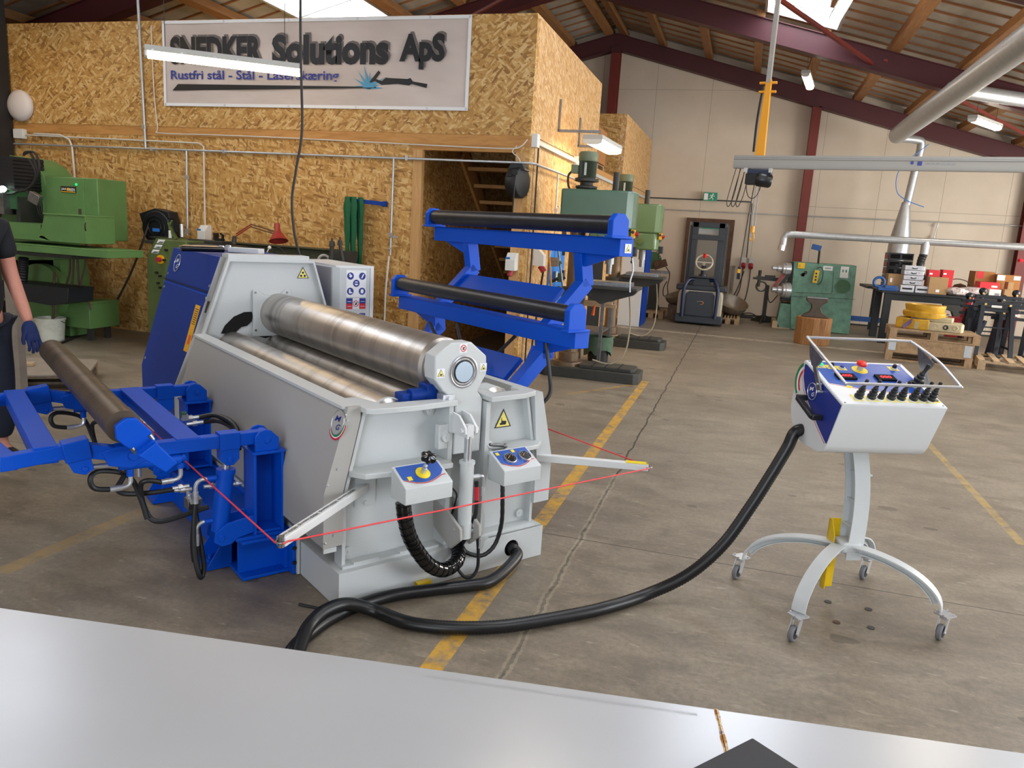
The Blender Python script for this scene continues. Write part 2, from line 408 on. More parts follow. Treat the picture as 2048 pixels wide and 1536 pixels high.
def gable_mat():
    m = N('gable_panel'); o = m.obj(); sx = m.n('ShaderNodeSeparateXYZ'); m.l(o, sx.inputs[0]); X, Z = sx.outputs[0], sx.outputs[2]
    c = m.ramp(m.noise(.8, 5, .6, o), [(.3, '#c6b8a6'), (.55, '#d0c3b2'), (.8, '#d8ccbc')])
    fr = m.math('FRACT', m.math('DIVIDE', m.math('ADD', X, 12.05), 1.215)); ln = m.math('LESS_THAN', fr, .008)
    h = m.math('LESS_THAN', m.math('ABSOLUTE', m.math('SUBTRACT', Z, 2.47)), .005); hr = m.math('GREATER_THAN', X, 1.1)
    h2 = m.math('MULTIPLY', m.math('LESS_THAN', m.math('ABSOLUTE', m.math('SUBTRACT', Z, 4.85)), .004), 1)
    k = m.math('MAXIMUM', m.math('MAXIMUM', ln, m.math('MULTIPLY', h, hr)), h2)
    c = m.mix(m.math('MULTIPLY', k, .5), c, lin('#5c4e42'))
    v = m.n('ShaderNodeTexVoronoi'); v.inputs['Scale'].default_value = 1.1; m.l(o, v.inputs['Vector'])
    c = m.mix(m.math('MULTIPLY', m.math('LESS_THAN', v.outputs['Distance'], .035), .45), c, lin('#8a7460'))
    m.l(c, m.b.inputs['Base Color']); m.b.inputs['Roughness'].default_value = .6
gable_mat()
def sheathing():
    m = N('insulation'); o = m.obj(); c = m.ramp(m.noise(1.2, 5, .65, m.mp(o, (1, .5, 1))), [(.3, '#928e84'), (.5, '#b2aea4'), (.75, '#ccc8c0')]); m.l(c, m.b.inputs['Base Color']); m.b.inputs['Roughness'].default_value = .5
sheathing()
def sheet_mat():
    m = N('steel_sheet_skin'); o = m.obj(); f = m.noise(1.2, 2, .5, m.mp(o, (1, 2, 1))); g = m.noise(90, 3, .6, m.mp(o, (.05, 1, 1)))
    m.l(m.ramp(f, [(.3, '#b4b7ba'), (.7, '#bec1c4')]), m.b.inputs['Base Color']); m.b.inputs['Metallic'].default_value = .2
    m.b.inputs['Roughness'].default_value = .27
    sc = m.noise(14, 2, .5, m.mp(o, (1, 2.5, 1)), 1.5); m.bump(f, .03, .01)
sheet_mat()
def weld_mat():
    m = N('weld_heat'); o = m.obj(); c = m.ramp(m.noise(40, 4, .7, o), [(.3, '#5c3020'), (.45, '#9c6c34'), (.55, '#c8b48c'), (.65, '#6a5a80'), (.8, '#b0a8a0')]); m.l(c, m.b.inputs['Base Color']); m.b.inputs['Metallic'].default_value = .8; m.b.inputs['Roughness'].default_value = .35
weld_mat()
def banner_mat():
    m = N('banner_cloth'); o = m.obj(); f = m.noise(1.1, 3, .5, m.mp(o, (1, 1, 2.4), (0, .5, 0)))
    m.l(m.ramp(f, [(.3, '#c2b5ae'), (.7, '#d2c6bf')]), m.b.inputs['Base Color']); m.b.inputs['Roughness'].default_value = .6; m.bump(f, .9, .06)
banner_mat()
# ================================================================== THE HALL
XL, XR, YF, YB = -12.3, 8.0, -7.2, 18.15
RX, RZ, SL = -3.27, 6.0, .267                       # ridge line, roof underside height at the ridge, slope
def rz_(x): return RZ-SL*abs(x-RX)
def struct(mb, name, mats, parent=None, **k): return mb.build(name, mats, parent, kind=None if parent else 'structure', **k)
struct(MB().bx(XL-.3, XR+.3, YF-.3, YB+.3, -.2, 0), 'floor', 'concrete', flat=True)
m = MB(); m.prism([(XL, 0), (XR, 0), (XR, rz_(XR)+.6), (RX, RZ+.4), (XL, rz_(XL)+.6)], 'y', YB, YB+.2); struct(m, 'wall_back', 'gable_panel', flat=True)
m = MB(); m.bx(XL-.2, XL, YF, YB, 0, rz_(XL)+.4); struct(m, 'wall_left', 'gable_panel', flat=True)
m = MB(); m.bx(XR, XR+.2, YF, 1.7, 0, 4); m.bx(XR, XR+.2, 6.3, 10, 0, 4); m.bx(XR, XR+.2, 15.2, YB, 0, 4); m.bx(XR, XR+.2, 10, 15.2, 0, .7); m.bx(XR, XR+.2, 10, 15.2, 3.1, 4); m.bx(XR, XR+.2, 1.7, 6.3, 3.9, 4.3); struct(m, 'wall_right', 'gable_panel', flat=True)  # gate and window openings added out of view for the side fill
m = MB(); m.prism([(XL, 0), (-2.7, 0), (-2.7, 3.9), (1.7, 3.9), (1.7, 0), (XR, 0), (XR, rz_(XR)+.6), (RX, RZ+.4), (XL, rz_(XL)+.6)], 'y', YF-.2, YF); struct(m, 'wall_front', 'gable_panel', flat=True)
# roof lining with fine battens as its surface pattern, openings for the skylights
SKY = [(-.15, 1.0, 12.3, 13.72), (-.15, 1.0, 3.0, 5.4), (-.15, 1.0, 7.2, 9.6), (-.15, 1.0, -4.0, -1.2), (-7.75, -6.55, 11.0, 13.5), (-7.75, -6.55, 3.2, 6.2), (-7.75, -6.55, -3.5, -.8), (3.2, 4.4, 6.0, 8.4), (3.2, 4.4, -1.5, 1.5)]  # one per slope is in view; the others are added to brighten the hall
def roofbox(m, x0, x1, y0, y1, t0, t1):
    m.add([(x0, y0, rz_(x0)+t0), (x1, y0, rz_(x1)+t0), (x1, y1, rz_(x1)+t0), (x0, y1, rz_(x0)+t0), (x0, y0, rz_(x0)+t1), (x1, y0, rz_(x1)+t1), (x1, y1, rz_(x1)+t1), (x0, y1, rz_(x0)+t1)],
          [(0,3,2,1),(4,5,6,7),(0,1,5,4),(1,2,6,5),(2,3,7,6),(3,0,4,7)])
m = MB()
for (a, b) in ((XL-.3, RX), (RX, XR+.3)):
    cuts = sorted(s for s in SKY if a <= s[0] < b); xs = sorted({a, b} | {s[0] for s in cuts} | {s[1] for s in cuts})
    for x0, x1 in zip(xs, xs[1:]):
        ys = [YF-.3]
        for s in sorted(cuts, key=lambda s: s[2]):
            if s[0] <= x0 and s[1] >= x1: ys += [s[2], s[3]]
        ys.append(YB+.3)
        for i in range(0, len(ys), 2): roofbox(m, x0, x1, ys[i], ys[i+1], .16, .30)
ceil = struct(m, 'ceiling', 'insulation', flat=True)
m = MB(); y = YF+.2
while y < YB:
    if y > 3:
        for a, b in ((XL, RX), (RX, XR)):
            segs = [(a, b)]
            for s in SKY:
                if s[2]-.02 < y < s[3]+.02:
                    segs = [t for g in segs for t in (((g[0], s[0]), (s[1], g[1])) if g[0] < s[0] < g[1] else (g,))]
            for g in segs: roofbox(m, g[0], g[1], y, y+.035, .135, .165)
    y += .42
m.build('ceiling_battens', 'batten', ceil, flat=True)
# skylights, most of them added out of view: window_n with frame and pane
for i, (x0, x1, y0, y1) in enumerate(SKY):
    m = MB()
    for a, b, c, d in ((x0, x0+.04, y0, y1), (x1-.04, x1, y0, y1), (x0+.04, x1-.04, y0, y0+.04), (x0+.04, x1-.04, y1-.04, y1), (x0+.04, x1-.04, (y0+y1)/2-.015, (y0+y1)/2+.015)): roofbox(m, a, b, c, d, .08, .30)
    w = struct(m, 'window_%d' % (i+1), 'plastic_grey', flat=True)
    m = MB(); roofbox(m, x0+.04, x1-.04, y0+.04, y1-.04, .2, .22); m.build('pane', 'sky_panel', w, flat=True)
tn = [0]
def trim(mb, mt, **k):
    tn[0] += 1; return struct(mb, 'trim_%d' % tn[0], mt, **k)
# purlins along the hall, a pair at the ridge
for x in [RX-.16, RX+.16]+[RX+s*(1.02*k) for s in (-1, 1) for k in range(1, 11)]:
    if XL+.1 < x < XR-.1:
        m = MB(); w = .075
        ys = [YF]
        for s in sorted(SKY, key=lambda s: s[2]):
            if s[0]-w < x < s[1]+w: ys += [s[2], s[3]]
        ys.append(YB)
        for i in range(0, len(ys), 2): roofbox(m, x-w, x+w, ys[i], ys[i+1], -.02, .1)
        trim(m, 'purlin', flat=True)
# red portal frames
for k, y in enumerate((17.98, 13.75, 9.35, 4.9, .5, -3.9)):
    t = .16; m = MB()
    def rail(a, b, za, zb):
        m.add([(a, y-t/2, za-.34), (b, y-t/2, zb-.34), (b, y-t/2, zb-.03), (a, y-t/2, za-.03), (a, y+t/2, za-.34), (b, y+t/2, zb-.34), (b, y+t/2, zb-.03), (a, y+t/2, za-.03)],
              [(0,1,2,3),(7,6,5,4),(0,4,5,1),(1,5,6,2),(2,6,7,3),(3,7,4,0)])
    e = 4.75
    rail(XL+.02, RX, rz_(XL), RZ); rail(RX, e, RZ, rz_(e)); rail(e, XR-.02, rz_(e), rz_(XR))
    for s in (-1, 1):                                # flanges
        for z0, z1 in ((-.36, -.345), (-.035, -.02)):
            a, b = (XL+.02, RX) if s < 0 else (RX, XR-.02)
            roofbox(m, a, b, y-.11, y+.11, z0, z1)
    m.bx(RX-.09, RX+.09, y-.12, y+.12, RZ-.42, RZ-.3)
    if k == 0: m.prism([(4.3, rz_(4.3)-.35), (4.75, rz_(4.75)-.38), (6.6, rz_(6.6)+.05), (6.6, rz_(6.6)-.05)], 'y', y-t/2, y+t/2)
    if k in (0, 2, 3, 4, 5): m.bx(XR-.45, XR-.1, y-.1, y+.1, 0, rz_(XR)-.2)
    trim(m, 'red_beam', flat=True)
for x, w in ((RX, .1), (1.08, .09), (5.33, .1)):     # gable posts
    m = MB(); m.bx(x-w, x+w, 17.9, 17.93, 0, rz_(x)-.34); m.bx(x-.02, x+.02, 17.93, 18.14, 0, rz_(x)-.34); m.bx(x-w, x+w, 18.12, 18.149, 0, rz_(x)-.34); trim(m, 'red_post', flat=True)
# wind bracing rods under the roof
m = MB(); m.bar((-1.3, 9.3, 5.05), (1.55, 13.7, 4.45), .05, .05); m.bar((1.7, 13.65, 4.5), (6.6, 17.9, 3.2), .04, .04); m.bar((-1.3, 9.3, 5.1), (-5.7, 13.7, 5.0), .04, .04); trim(m, 'red_post')
# ------------------------------------------------------------------ OSB mezzanine building
OX, OY, OZ, BZ = -2.317, 8.13, 3.78, 2.46             # corner, front face, top, beam underside
m = MB(); m.bx(-11.9, -3.64, OY, OY+.1, 0, BZ); m.bx(-2.42, OX, OY, OY+.1, 0, BZ); struct(m, 'wall_inner_front', 'osb', flat=True)
m = MB(); m.bx(-11.9, OX, OY-.012, OY+.1, BZ+.11, OZ); struct(m, 'wall_inner_upper', 'osb_upper', flat=True)
m = MB(); m.bx(-11.9, OX-.002, OY-.006, OY+.1, BZ, BZ+.11); trim(m, 'beam_pine', flat=True)
m = MB(); m.bx(-3.64, -2.42, OY-.002, OY+.1, 2.395, BZ); trim(m, 'beam_pine', flat=True)
m = MB(); m.bx(-3.66, -3.55, OY-.008, OY+.06, 0, 2.395); trim(m, 'pine_vert', flat=True)
m = MB(); m.bx(-2.47, -2.36, OY-.008, OY+.06, 0, 2.395); trim(m, 'pine_vert', flat=True)
m = MB(); m.bx(OX-.1, OX, OY+.1, 18.1, 0, 2.58); m.bx(OX-.1, OX, OY+.1, 11.8, 2.58, OZ); m.bx(OX-.1, OX, 14.35, 18.1, 2.58, 3.75); struct(m, 'wall_inner_side', 'osb_side', flat=True)
m = MB(); m.bx(-3.75, -3.65, OY+.1, 13.0, 0, 2.5); struct(m, 'wall_stair_left', 'osb', flat=True)
m = MB(); m.bx(-3.65, OX-.1, 12.9, 13.0, 0, 2.5); struct(m, 'wall_stair_back', 'osb', flat=True)
m = MB(); m.bx(-6.0, OX-.1, 11.7, 11.8, 2.58, OZ); m.bx(-6.0, OX-.1, 14.35, 14.45, 2.58, 3.75); struct(m, 'wall_loft', 'osb', flat=True)
m = MB(); m.bx(-12, OX-.1, OY+.1, 11.7, 3.7, 3.78); m.bx(-6.0, OX-.1, 14.45, 18.1, 3.66, 3.75); struct(m, 'ceiling_loft', 'osb', flat=True)
m = MB(); m.bx(-3.65, OX-.1, 9.9, 12.9, 2.47, 2.57); m.bx(-12, -3.75, OY+.1, 18, 2.47, 2.57); m.bx(-3.75, OX-.1, 13.0, 18, 2.47, 2.57); struct(m, 'floor_loft', 'osb', flat=True)
m = MB(); m.bx(OX, OX+.012, 11.78, 14.37, 2.5, 2.58); trim(m, 'beam_pine', flat=True)
m = MB()                                              # vertical dark seam battens on the side wall
m.bx(OX, OX+.003, 8.30, 8.305, 0, 2.55); trim(m, 'cable_dark', flat=True)
m = MB(); m.bx(OX-.0, OX+.003, 8.2, 18, 2.578, 2.586); trim(m, 'cable_dark', flat=True)
m = MB(); m.bx(-9.6, -9.33, 7.75, 8.08, 0, 5.0); trim(m, 'cable_dark', flat=True)        # dark steel post at the left
# staircase inside the opening
t = thing('staircase', 'open wooden staircase rising inside the chipboard wall opening', 'staircase', (0, 0, 0))
def st_pt(k): return (9.75+.26*k, 2.36-.2*k)
for x in (-3.62, -2.62):
    m = MB(); m.bar((x, 9.6, 2.5), (x, 12.8, .1), .04, .24); m.build('stringer', 'beam_pine', t)
for k in range(11):
    y, z = st_pt(k); m = MB(); m.bx(-3.6, -2.64, y-.02, y+.2, z-.045, z); m.build('tread', 'beam_pine', t)
# gable door in its brown frame
d = struct(MB().bx(-1.30, -.36, 18.10, 18.149, .02, 2.03), 'door_1', 'door_grey', flat=True)
m = MB(); m.bx(-1.37, -1.29, 18.05, 18.149, 0, 2.1); m.bx(-.4, -.32, 18.05, 18.149, 0, 2.1); m.bx(-1.29, -.4, 18.05, 18.149, 2.02, 2.1); m.build('door_frame', 'rust_brown', d, flat=True)
m = MB(); m.cyl((-.46, 18.1, .92), (-.46, 18.03, .92), .012); m.cyl((-.46, 18.04, .92), (-.56, 18.04, .92), .01); m.bx(-.485, -.44, 18.09, 18.1, .82, 1.0); m.build('door_handle', 'chrome', d)
m = MB(); m.bx(-1.02, -.6, 18.09, 18.1, 1.88, 1.96); m.build('door_sign', 'exit_green', d)
m = MB(); m.bx(XL, -1.38, 18.13, 18.149, 0, .03); m.bx(-.31, 7.8, 18.13, 18.149, 0, .03); struct(m, 'baseboard_back', 'cable_dark', flat=True)
# ================================================================== PLATE ROLLING MACHINE (local u across, v along the rolls)
MR = math.radians(54.6); MO = Vector((-1.443, 2.608, 0)); E1 = Vector((math.cos(MR), math.sin(MR), 0)); E2 = Vector((-math.sin(MR), math.cos(MR), 0))
def toL(P): d = P-MO; return Vector((d.dot(E1), d.dot(E2), d.z))
def mV(x, y, v): return toL(atP(x, y, MO+E2*v, E2))
def mU(x, y, u): return toL(atP(x, y, MO+E1*u, E1))
def mZ(x, y, z): return toL(fl(x, y, z))
M = thing('plate_rolling_machine', 'large white and blue four-roll plate bending machine with polished steel rolls on the concrete', 'rolling machine', MO, MR)
def pb(mb, name, mt, par=None, **k): return mb.build(name, mt, par or M, **k)
# base frame, with the round cable hole in its front
m = MB(); hc, hz, hr = .90, .078, .042
pts = arc(hc, hz, hr, 0, 360, 24)[:-1]
def plate_with_hole(m, u0, u1, z0, z1, c, r, v0, v1, n=24):
    """front plate with a round hole: ring of quads from circle to rectangle border"""
    def border(a):
        dx, dy = math.cos(a), math.sin(a); t = min(((u1-c[0]) if dx > 0 else (u0-c[0]))/dx if abs(dx) > 1e-6 else 1e9, ((z1-c[1]) if dy > 0 else (z0-c[1]))/dy if abs(dy) > 1e-6 else 1e9)
        return (c[0]+dx*t, c[1]+dy*t)
    angs = sorted({2*PI*k/n for k in range(n)} | {math.atan2(b-c[1], a-c[0]) % (2*PI) for a in (u0, u1) for b in (z0, z1)})
    N_ = len(angs); vs = []
    for v in (v0, v1):
        for a in angs: vs.append((c[0]+r*math.cos(a), v, c[1]+r*math.sin(a)))
        for a in angs: b = border(a); vs.append((b[0], v, b[1]))
    fs = []
    for i in range(N_):
        j = (i+1) % N_; fs += [(i, j, N_+j, N_+i), (2*N_+i, 3*N_+i, 3*N_+j, 2*N_+j), (i, 2*N_+i, 2*N_+j, j)]
    m.add(vs, fs)
plate_with_hole(m, .76, 1.09, .002, .16, (hc, hz), hr, 0, .012)
m.bx(0, .76, 0, .012, .002, .16); m.bx(0, .012, .012, 3.45, .002, .16); m.bx(1.078, 1.09, .012, 3.45, .002, .16); m.bx(.012, 1.078, .012, 3.45, .150, .16); m.bx(.012, 1.078, .15, .17, .01, .15)
pb(m, 'base_frame', 'white_paint')
# near end frame: recessed plate, flanges, ribs, shelf
m = MB()
m.prism([(.035, .16), (.035, .47), (.12, .83), (.53, .83), (.53, .16)], 'y', .09, .12)
m.prism([(1.055, .16), (1.055, .50), (.985, .83), (.705, .83), (.705, .16)], 'y', .09, .12)
m.bx(.53, .705, .16, .18, .16, .83)
for u in (.505, .705): m.bx(u, u+.022, .0, .09, .18, .82)
m.prism([(.035, .16), (.035, .47), (.12, .83), (.135, .83), (.05, .47), (.05, .16)], 'y', .05, .09)
m.prism([(1.055, .16), (1.055, .50), (.985, .83), (.97, .83), (1.04, .50), (1.04, .16)], 'y', .05, .09)
pb(m, 'end_frame', 'white_paint')
m = MB(); m.bx(.03, .50, .03, .09, .16, .172); m.bx(.73, 1.06, .03, .09, .16, .172); m.bx(.08, .20, .03, .06, .172, .18); m.bx(.3, .42, .03, .06, .172, .18); pb(m, 'foot_flange', 'white_paint')
m = MB(); m.prism([(.10, .20), (.10, -.01), (.13, -.035), (.3, -.045), (.527, -.03), (.527, .03), (.2, .05), (.16, .2)], 'z', .826, .85); pb(m, 'top_plate', 'white_paint', bevel=.003)
m = MB(); m.prism([(.99, .12), (.99, .0), (.9, -.035), (.72, -.04), (.705, -.035), (.705, .03), (.72, .13), (.77, .13), (.78, .04), (.93, .045), (.93, .12)], 'z', .826, .85); pb(m, 'top_plate', 'white_paint', bevel=.003)
m = MB(); m.prism([(.06, .09), (.06, .04), (.1, -.02), (.25, -.045), (.505, -.05), (.505, .09)], 'z', .555, .578); pb(m, 'shelf', 'white_paint', bevel=.003)
m = MB(); m.prism([(1.06, .09), (1.06, .02), (1.0, -.03), (.727, -.05), (.727, .09)], 'z', .57, .592); pb(m, 'shelf', 'white_paint', bevel=.003)
for (u, z, v) in ((.455, .79, .085), (.49, .685, .0), (.079, .213, .088), (1.0, .213, .088), (.35, .425, .085)):
    m = MB(); m.cyl((u, v+.01, z), (u, v-.012, z), .021, seg=24); m.cyl((u, v-.012, z), (u, v-.016, z), .006, seg=10); pb(m, 'cover_cap', 'white_paint')
m = MB(); m.bx(.455, .505, .0, .03, .63, .74); pb(m, 'guide_block', 'white_paint', bevel=.003)
# side sheets
side = [(-.055, .27), (-.055, .5), (.045, .85), (.10, .85), (.10, .80), (.03, .5), (.03, .27)]
m = MB(); m.prism(side, 'y', .035, 2.11); s1 = pb(m, 'side_sheet', ['grey_paint'])
m = MB(); m.prism([(.03, .838), (.03, .851), (.105, .851), (.105, .838)], 'y', .06, 2.11); pb(m, 'side_sheet_top', 'white_paint')
m = MB(); m.bx(-.0555, .0, .028, .036, .25, .27); m.prism([(1.145, .27), (1.145, .5), (1.06, .83), (1.01, .83), (1.05, .5), (1.05, .27)], 'y', .035, 2.11); pb(m, 'side_sheet', 'white_paint')
for (px, py) in ((692, 830), (655, 971), (650, 1087)):
    m = MB(); m.sph(mU(px, py, -.056+(.1 if py < 900 else 0)*.75), .006, 8, 4); pb(m, 'screw', 'zinc')
for (u, z) in ((.03, .8), (-.008, .6), (-.02, .32)): m = MB(); m.cyl((u+.012, .036, z), (u+.012, .03, z), .006, seg=8); pb(m, 'screw', 'zinc')
# far end frame and its bordered plate
fp = [(-.05, .16), (-.05, .5), (.085, .85), (.245, 1.31), (.80, 1.31), (.89, 1.01), (.97, .75), (1.09, .5), (1.09, .16)]
m = MB(); m.prism(fp, 'y', 2.14, 2.25)
n = len(fp); cxm, czm = .53, .7
for i in range(n):
    a, b = fp[i], fp[(i+1) % n]
    ai = (a[0]+(cxm-a[0])*.03, a[1]+(czm-a[1])*.03); bi = (b[0]+(cxm-b[0])*.03, b[1]+(czm-b[1])*.03)
    m.prism([a, b, bi, ai], 'y', 2.105, 2.26)
m.bx(.25, .77, 2.12, 2.24, 1.31, 1.335)
pb(m, 'far_end_frame', 'white_paint')
m = MB()
poly = [tuple((q.x, q.z)) for q in (mV(270+x/3.839, 460+y/3.839, 2.135) for x, y in ((660, 795), (690, 735), (760, 665), (840, 630), (895, 628), (905, 660), (895, 700), (860, 735), (815, 745), (770, 785), (760, 800)))]
m.prism(poly, 'y', 2.132, 2.138); pb(m, 'guide_slot_shade', 'dark_slot')  # thin dark plate on the face stands for the shaded opening
m = MB(); poly = [tuple((q.x, q.z)) for q in (mV(270+x/3.839, 460+y/3.839, 2.135) for x, y in ((940, 755), (965, 745), (1090, 770), (1100, 800), (1000, 830), (940, 815)))]
m.prism(poly, 'y', 2.132, 2.138); pb(m, 'guide_slot_shade', 'dark_slot')  # second opening, its darkness likewise a flat black plate
m = MB(); m.prism([(.40, .82), (.40, 1.115), (.43, 1.115), (.47, 1.08), (.57, 1.08), (.61, 1.115), (.64, 1.115), (.72, .82)], 'y', 2.12, 2.134); pb(m, 'bearing_flange', 'white_paint', bevel=.003)
for u, z in ((.415, 1.1), (.62, 1.1), (.415, .86)): m = MB(); m.cyl((u, 2.12, z), (u, 2.115, z), .007, seg=8); pb(m, 'bolt', 'dull_steel')
# rolls
TU, TZ, TR = .575, .962, .131
m = MB(); m.lathe([(.096, 0), (.096, .04), (.104, .045), (.108, .07), (.108, .08), (.118, .082), (.129, .098), (TR, .105), (TR, 2.06)], (TU, .08, TZ), (0, 1, 0), 64); pb(m, 'top_roll', 'roll_steel', sharp=18)
m = MB(); m.lathe([(.05, 0), (.07, .0), (.088, .02), (.088, 2.03)], (.275, .11, .765), (0, 1, 0), 40); pb(m, 'side_roll', 'roll_steel')
m = MB(); m.lathe([(.05, 0), (.07, .0), (.088, .02), (.088, 2.03)], (.845, .11, .765), (0, 1, 0), 40); pb(m, 'side_roll', 'roll_steel')
m = MB(); m.lathe([(.06, 0), (.086, .02), (.086, 1.93)], (.565, .2, .742), (0, 1, 0), 40); pb(m, 'lower_roll', 'roll_steel')
m = MB(); m.box((.40, .12, .845), (.16, .07, .05)); m.cyl((.36, .1, .86), (.47, .1, .86), .03); m.box((.46, .11, .87), (.05, .08, .07)); pb(m, 'roll_bracket', 'dark_blue_paint', bevel=.004)
m = MB(); m.bx(.47, .53, -.0, .05, .83, .87); m.cyl((.5, 0, .855), (.5, -.012, .855), .01); pb(m, 'proximity_switch', 'zinc')
m = MB(); m.lathe([(.089, 0), (.089, .01), (.02, .012)], (.275, .135, .765), (0, -1, 0), 32); pb(m, 'roll_end_cap', 'white_paint')
m = MB(); m.prism([(.38, .80), (.44, .86), (.52, .87), (.53, .8)], 'y', .09, .16); pb(m, 'roll_guard', 'white_paint')
m = MB(); m.prism([(.93, .8), (.90, .84), (.80, .875), (.72, .87), (.72, .8)], 'y', .13, .15); pb(m, 'roll_guard', 'white_paint')
# drop-end bearing housing
bh = MB(); bh.prism([(.545, .59), (.545, .835), (.478, .885), (.432, .94), (.431, 1.04), (.512, 1.094), (.617, 1.092), (.700, 1.028), (.705, .947), (.66, .872), (.69, .835), (.69, .59)][::1], 'y', .015, .1)
BH = pb(bh, 'bearing_housing', 'white_paint', bevel=.006)
BC = (.578, .965)
m = MB(); m.torus((BC[0], .014, BC[1]), (0, 1, 0), .068, .007, 40, 8); m.torus((BC[0], .014, BC[1]), (0, 1, 0), .056, .005, 40, 8); pb(m, 'bearing_ring', 'chrome', BH)
m = MB(); m.cyl((BC[0], .02, BC[1]), (BC[0], .012, BC[1]), .066, seg=36); pb(m, 'bearing_gap', 'black_gloss', BH)
m = MB(); m.cyl((BC[0], .02, BC[1]), (BC[0], .006, BC[1]), .046, seg=36); pb(m, 'shaft_end', 'bearing_steel', BH)
def warn(par, o, ux, uz, w, name='warning_sticker', back=True, sign='tri'):
    """square or triangular pictogram; o centre, ux right dir, uz up dir, width w"""
    o = Vector(o); ux = Vector(ux).normalized(); uz = Vector(uz).normalized(); nd = ux.cross(uz)
    m = MB(); m.X = Matrix(((ux.x, uz.x, nd.x, o.x), (ux.y, uz.y, nd.y, o.y), (ux.z, uz.z, nd.z, o.z), (0, 0, 0, 1)))
    h = w/2; t = .0006
    if back: m.mi = 0; m.prism([(-h, -h), (h, -h), (h, h), (-h, h)], 'z', 0, t)
    if sign.startswith('tri'):
        q = .86; m.mi = 1; m.prism([(-h*q, -h*.72), (h*q, -h*.72), (0, h*.86)], 'z', t, 2*t)
        q = .70; m.mi = 2; m.prism([(-h*q, -h*.64), (h*q, -h*.64), (0, h*.66)], 'z', 2*t, 3*t)
        m.mi = 1
        if sign == 'tri3':
            for a, b in ((-.26, -.38), (.26, -.38), (0, .05)): m.cyl((a*h, b*h, 3*t), (a*h, b*h, 4*t), h*.17, seg=12)
        else:
            m.prism([(-h*.3, -h*.5), (h*.3, -h*.5), (h*.34, -h*.2), (-h*.1, -h*.15), (-h*.16, h*.1), (-h*.2, h*.1), (-h*.18, -h*.3), (-h*.34, -h*.35)], 'z', 3*t, 4*t)
    else:
        m.mi = 3; m.torus((0, 0, t), (0, 0, 1), h*.72, h*.1, 24, 6)
        m.bar((-h*.5, h*.5, t*1.6), (h*.5, -h*.5, t*1.6), h*.14, t); m.mi = 1
        m.prism([(-h*.3, -h*.35), (h*.1, -h*.4), (h*.3, h*.1), (h*.4, h*.4), (0, h*.3), (-h*.2, h*.1)], 'z', t, 1.5*t)
    return m.build(name, ['white_decal', 'black_decal', 'pale_yellow', 'red_decal'], par, flat=True)
U, Z_ = (1, 0, 0), (0, 0, 1)
warn(BH, (.573, .0145, 1.068), U, Z_, .038, sign='ban'); warn(BH, (.462, .0145, .965), U, Z_, .04); warn(BH, (.685, .0145, .978), U, Z_, .036)
warn(M, (.87, .0885, .705), U, Z_, .115, back=False); warn(M, (.735, 2.139, 1.225), U, Z_, .095, back=False, sign='tri3')
# hydraulic cylinder with clevis
HC = MB(); HC.cyl((.56, -.075, .27), (.56, -.075, .585), .031, seg=24); HC.cyl((.56, -.075, .575), (.56, -.075, .587), .035, seg=24); HC.cyl((.56, -.075, .235), (.56, -.075, .30), .034, seg=24)
HC = pb(HC, 'hydraulic_cylinder', 'white_paint')
m = MB(); m.cyl((.56, -.075, .587), (.56, -.075, .70), .017); pb(m, 'piston_rod', 'chrome', HC)
m = MB(); m.box((.56, -.075, .72), (.034, .03, .06))
for u in (.532, .588): m.prism([(.014, .70), (-.085, .70), (-.098, .715), (-.095, .74), (-.04, .785), (.014, .79)], 'x', u-.005, u+.005)
m.cyl((.515, -.075, .725), (.605, -.075, .725), .012); pb(m, 'clevis', 'smooth_white', HC)
for u in (.50, .60):
    m = MB(); m.prism([(.10, .37), (-.02, .35), (-.13, .30), (-.135, .25), (-.06, .185), (.08, .24)], 'x', u, u+.014); m.cyl((u-.008, -.09, .285), (u+.02, -.09, .285), .009, seg=10); pb(m, 'lower_bracket', 'grey_paint', bevel=.003)
for z in (.51, .262):
    m = MB(); m.cyl((.585, -.08, z), (.62, -.085, z), .012, seg=8); m.tube([(.61, -.085, z), (.635, -.09, z), (.64, -.09, z-.02), (.64, -.09, z-.05)], .008, sub=4); m.cyl((.64, -.09, z-.045), (.64, -.09, z-.09), .012, seg=10); pb(m, 'hose_fitting', 'zinc')
A_ = lambda x, y, v: mV(600+x/3.338, 760+y/3.338, v)
m = MB(); m.tube([A_(1178, 680, -.09), A_(1180, 800, -.09), A_(1170, 900, -.09), A_(1130, 1000, -.06), A_(1090, 1080, -.04), A_(1050, 1140, -.0)], .0095, sub=6); pb(m, 'hydraulic_hose', 'black_rubber')
m = MB(); m.tube([A_(1179, 712, -.0915), A_(1180, 800, -.0915)], .0101, sub=4); h_ = pb(m, 'hose_label', 'red_decal')
m = MB(); m.tube([A_(1185, 1050, -.09), A_(1190, 1150, -.09), A_(1185, 1250, -.09), A_(1150, 1310, -.09), A_(1100, 1315, -.08), A_(1050, 1260, -.06), A_(1000, 1200, -.02)], .0075, sub=6); pb(m, 'hydraulic_hose', 'black_rubber')
m = MB(); m.tube([A_(1352, 690, -.09), A_(1352, 800, -.09), A_(1345, 960, -.07), A_(1300, 1100, -.05), A_(1220, 1170, -.04), A_(1130, 1160, -.02), A_(1080, 1120, .0)], .0095, sub=6, ridge=.12); pb(m, 'control_cable', 'black_rubber')
m = MB(); m.tube([A_(1000, 480, .085), A_(995, 620, .085), A_(1000, 700, .06), A_(1045, 760, .05), A_(1030, 840, .06), A_(1005, 910, .08)], .004, sub=6); pb(m, 'thin_cable', 'black_rubber')
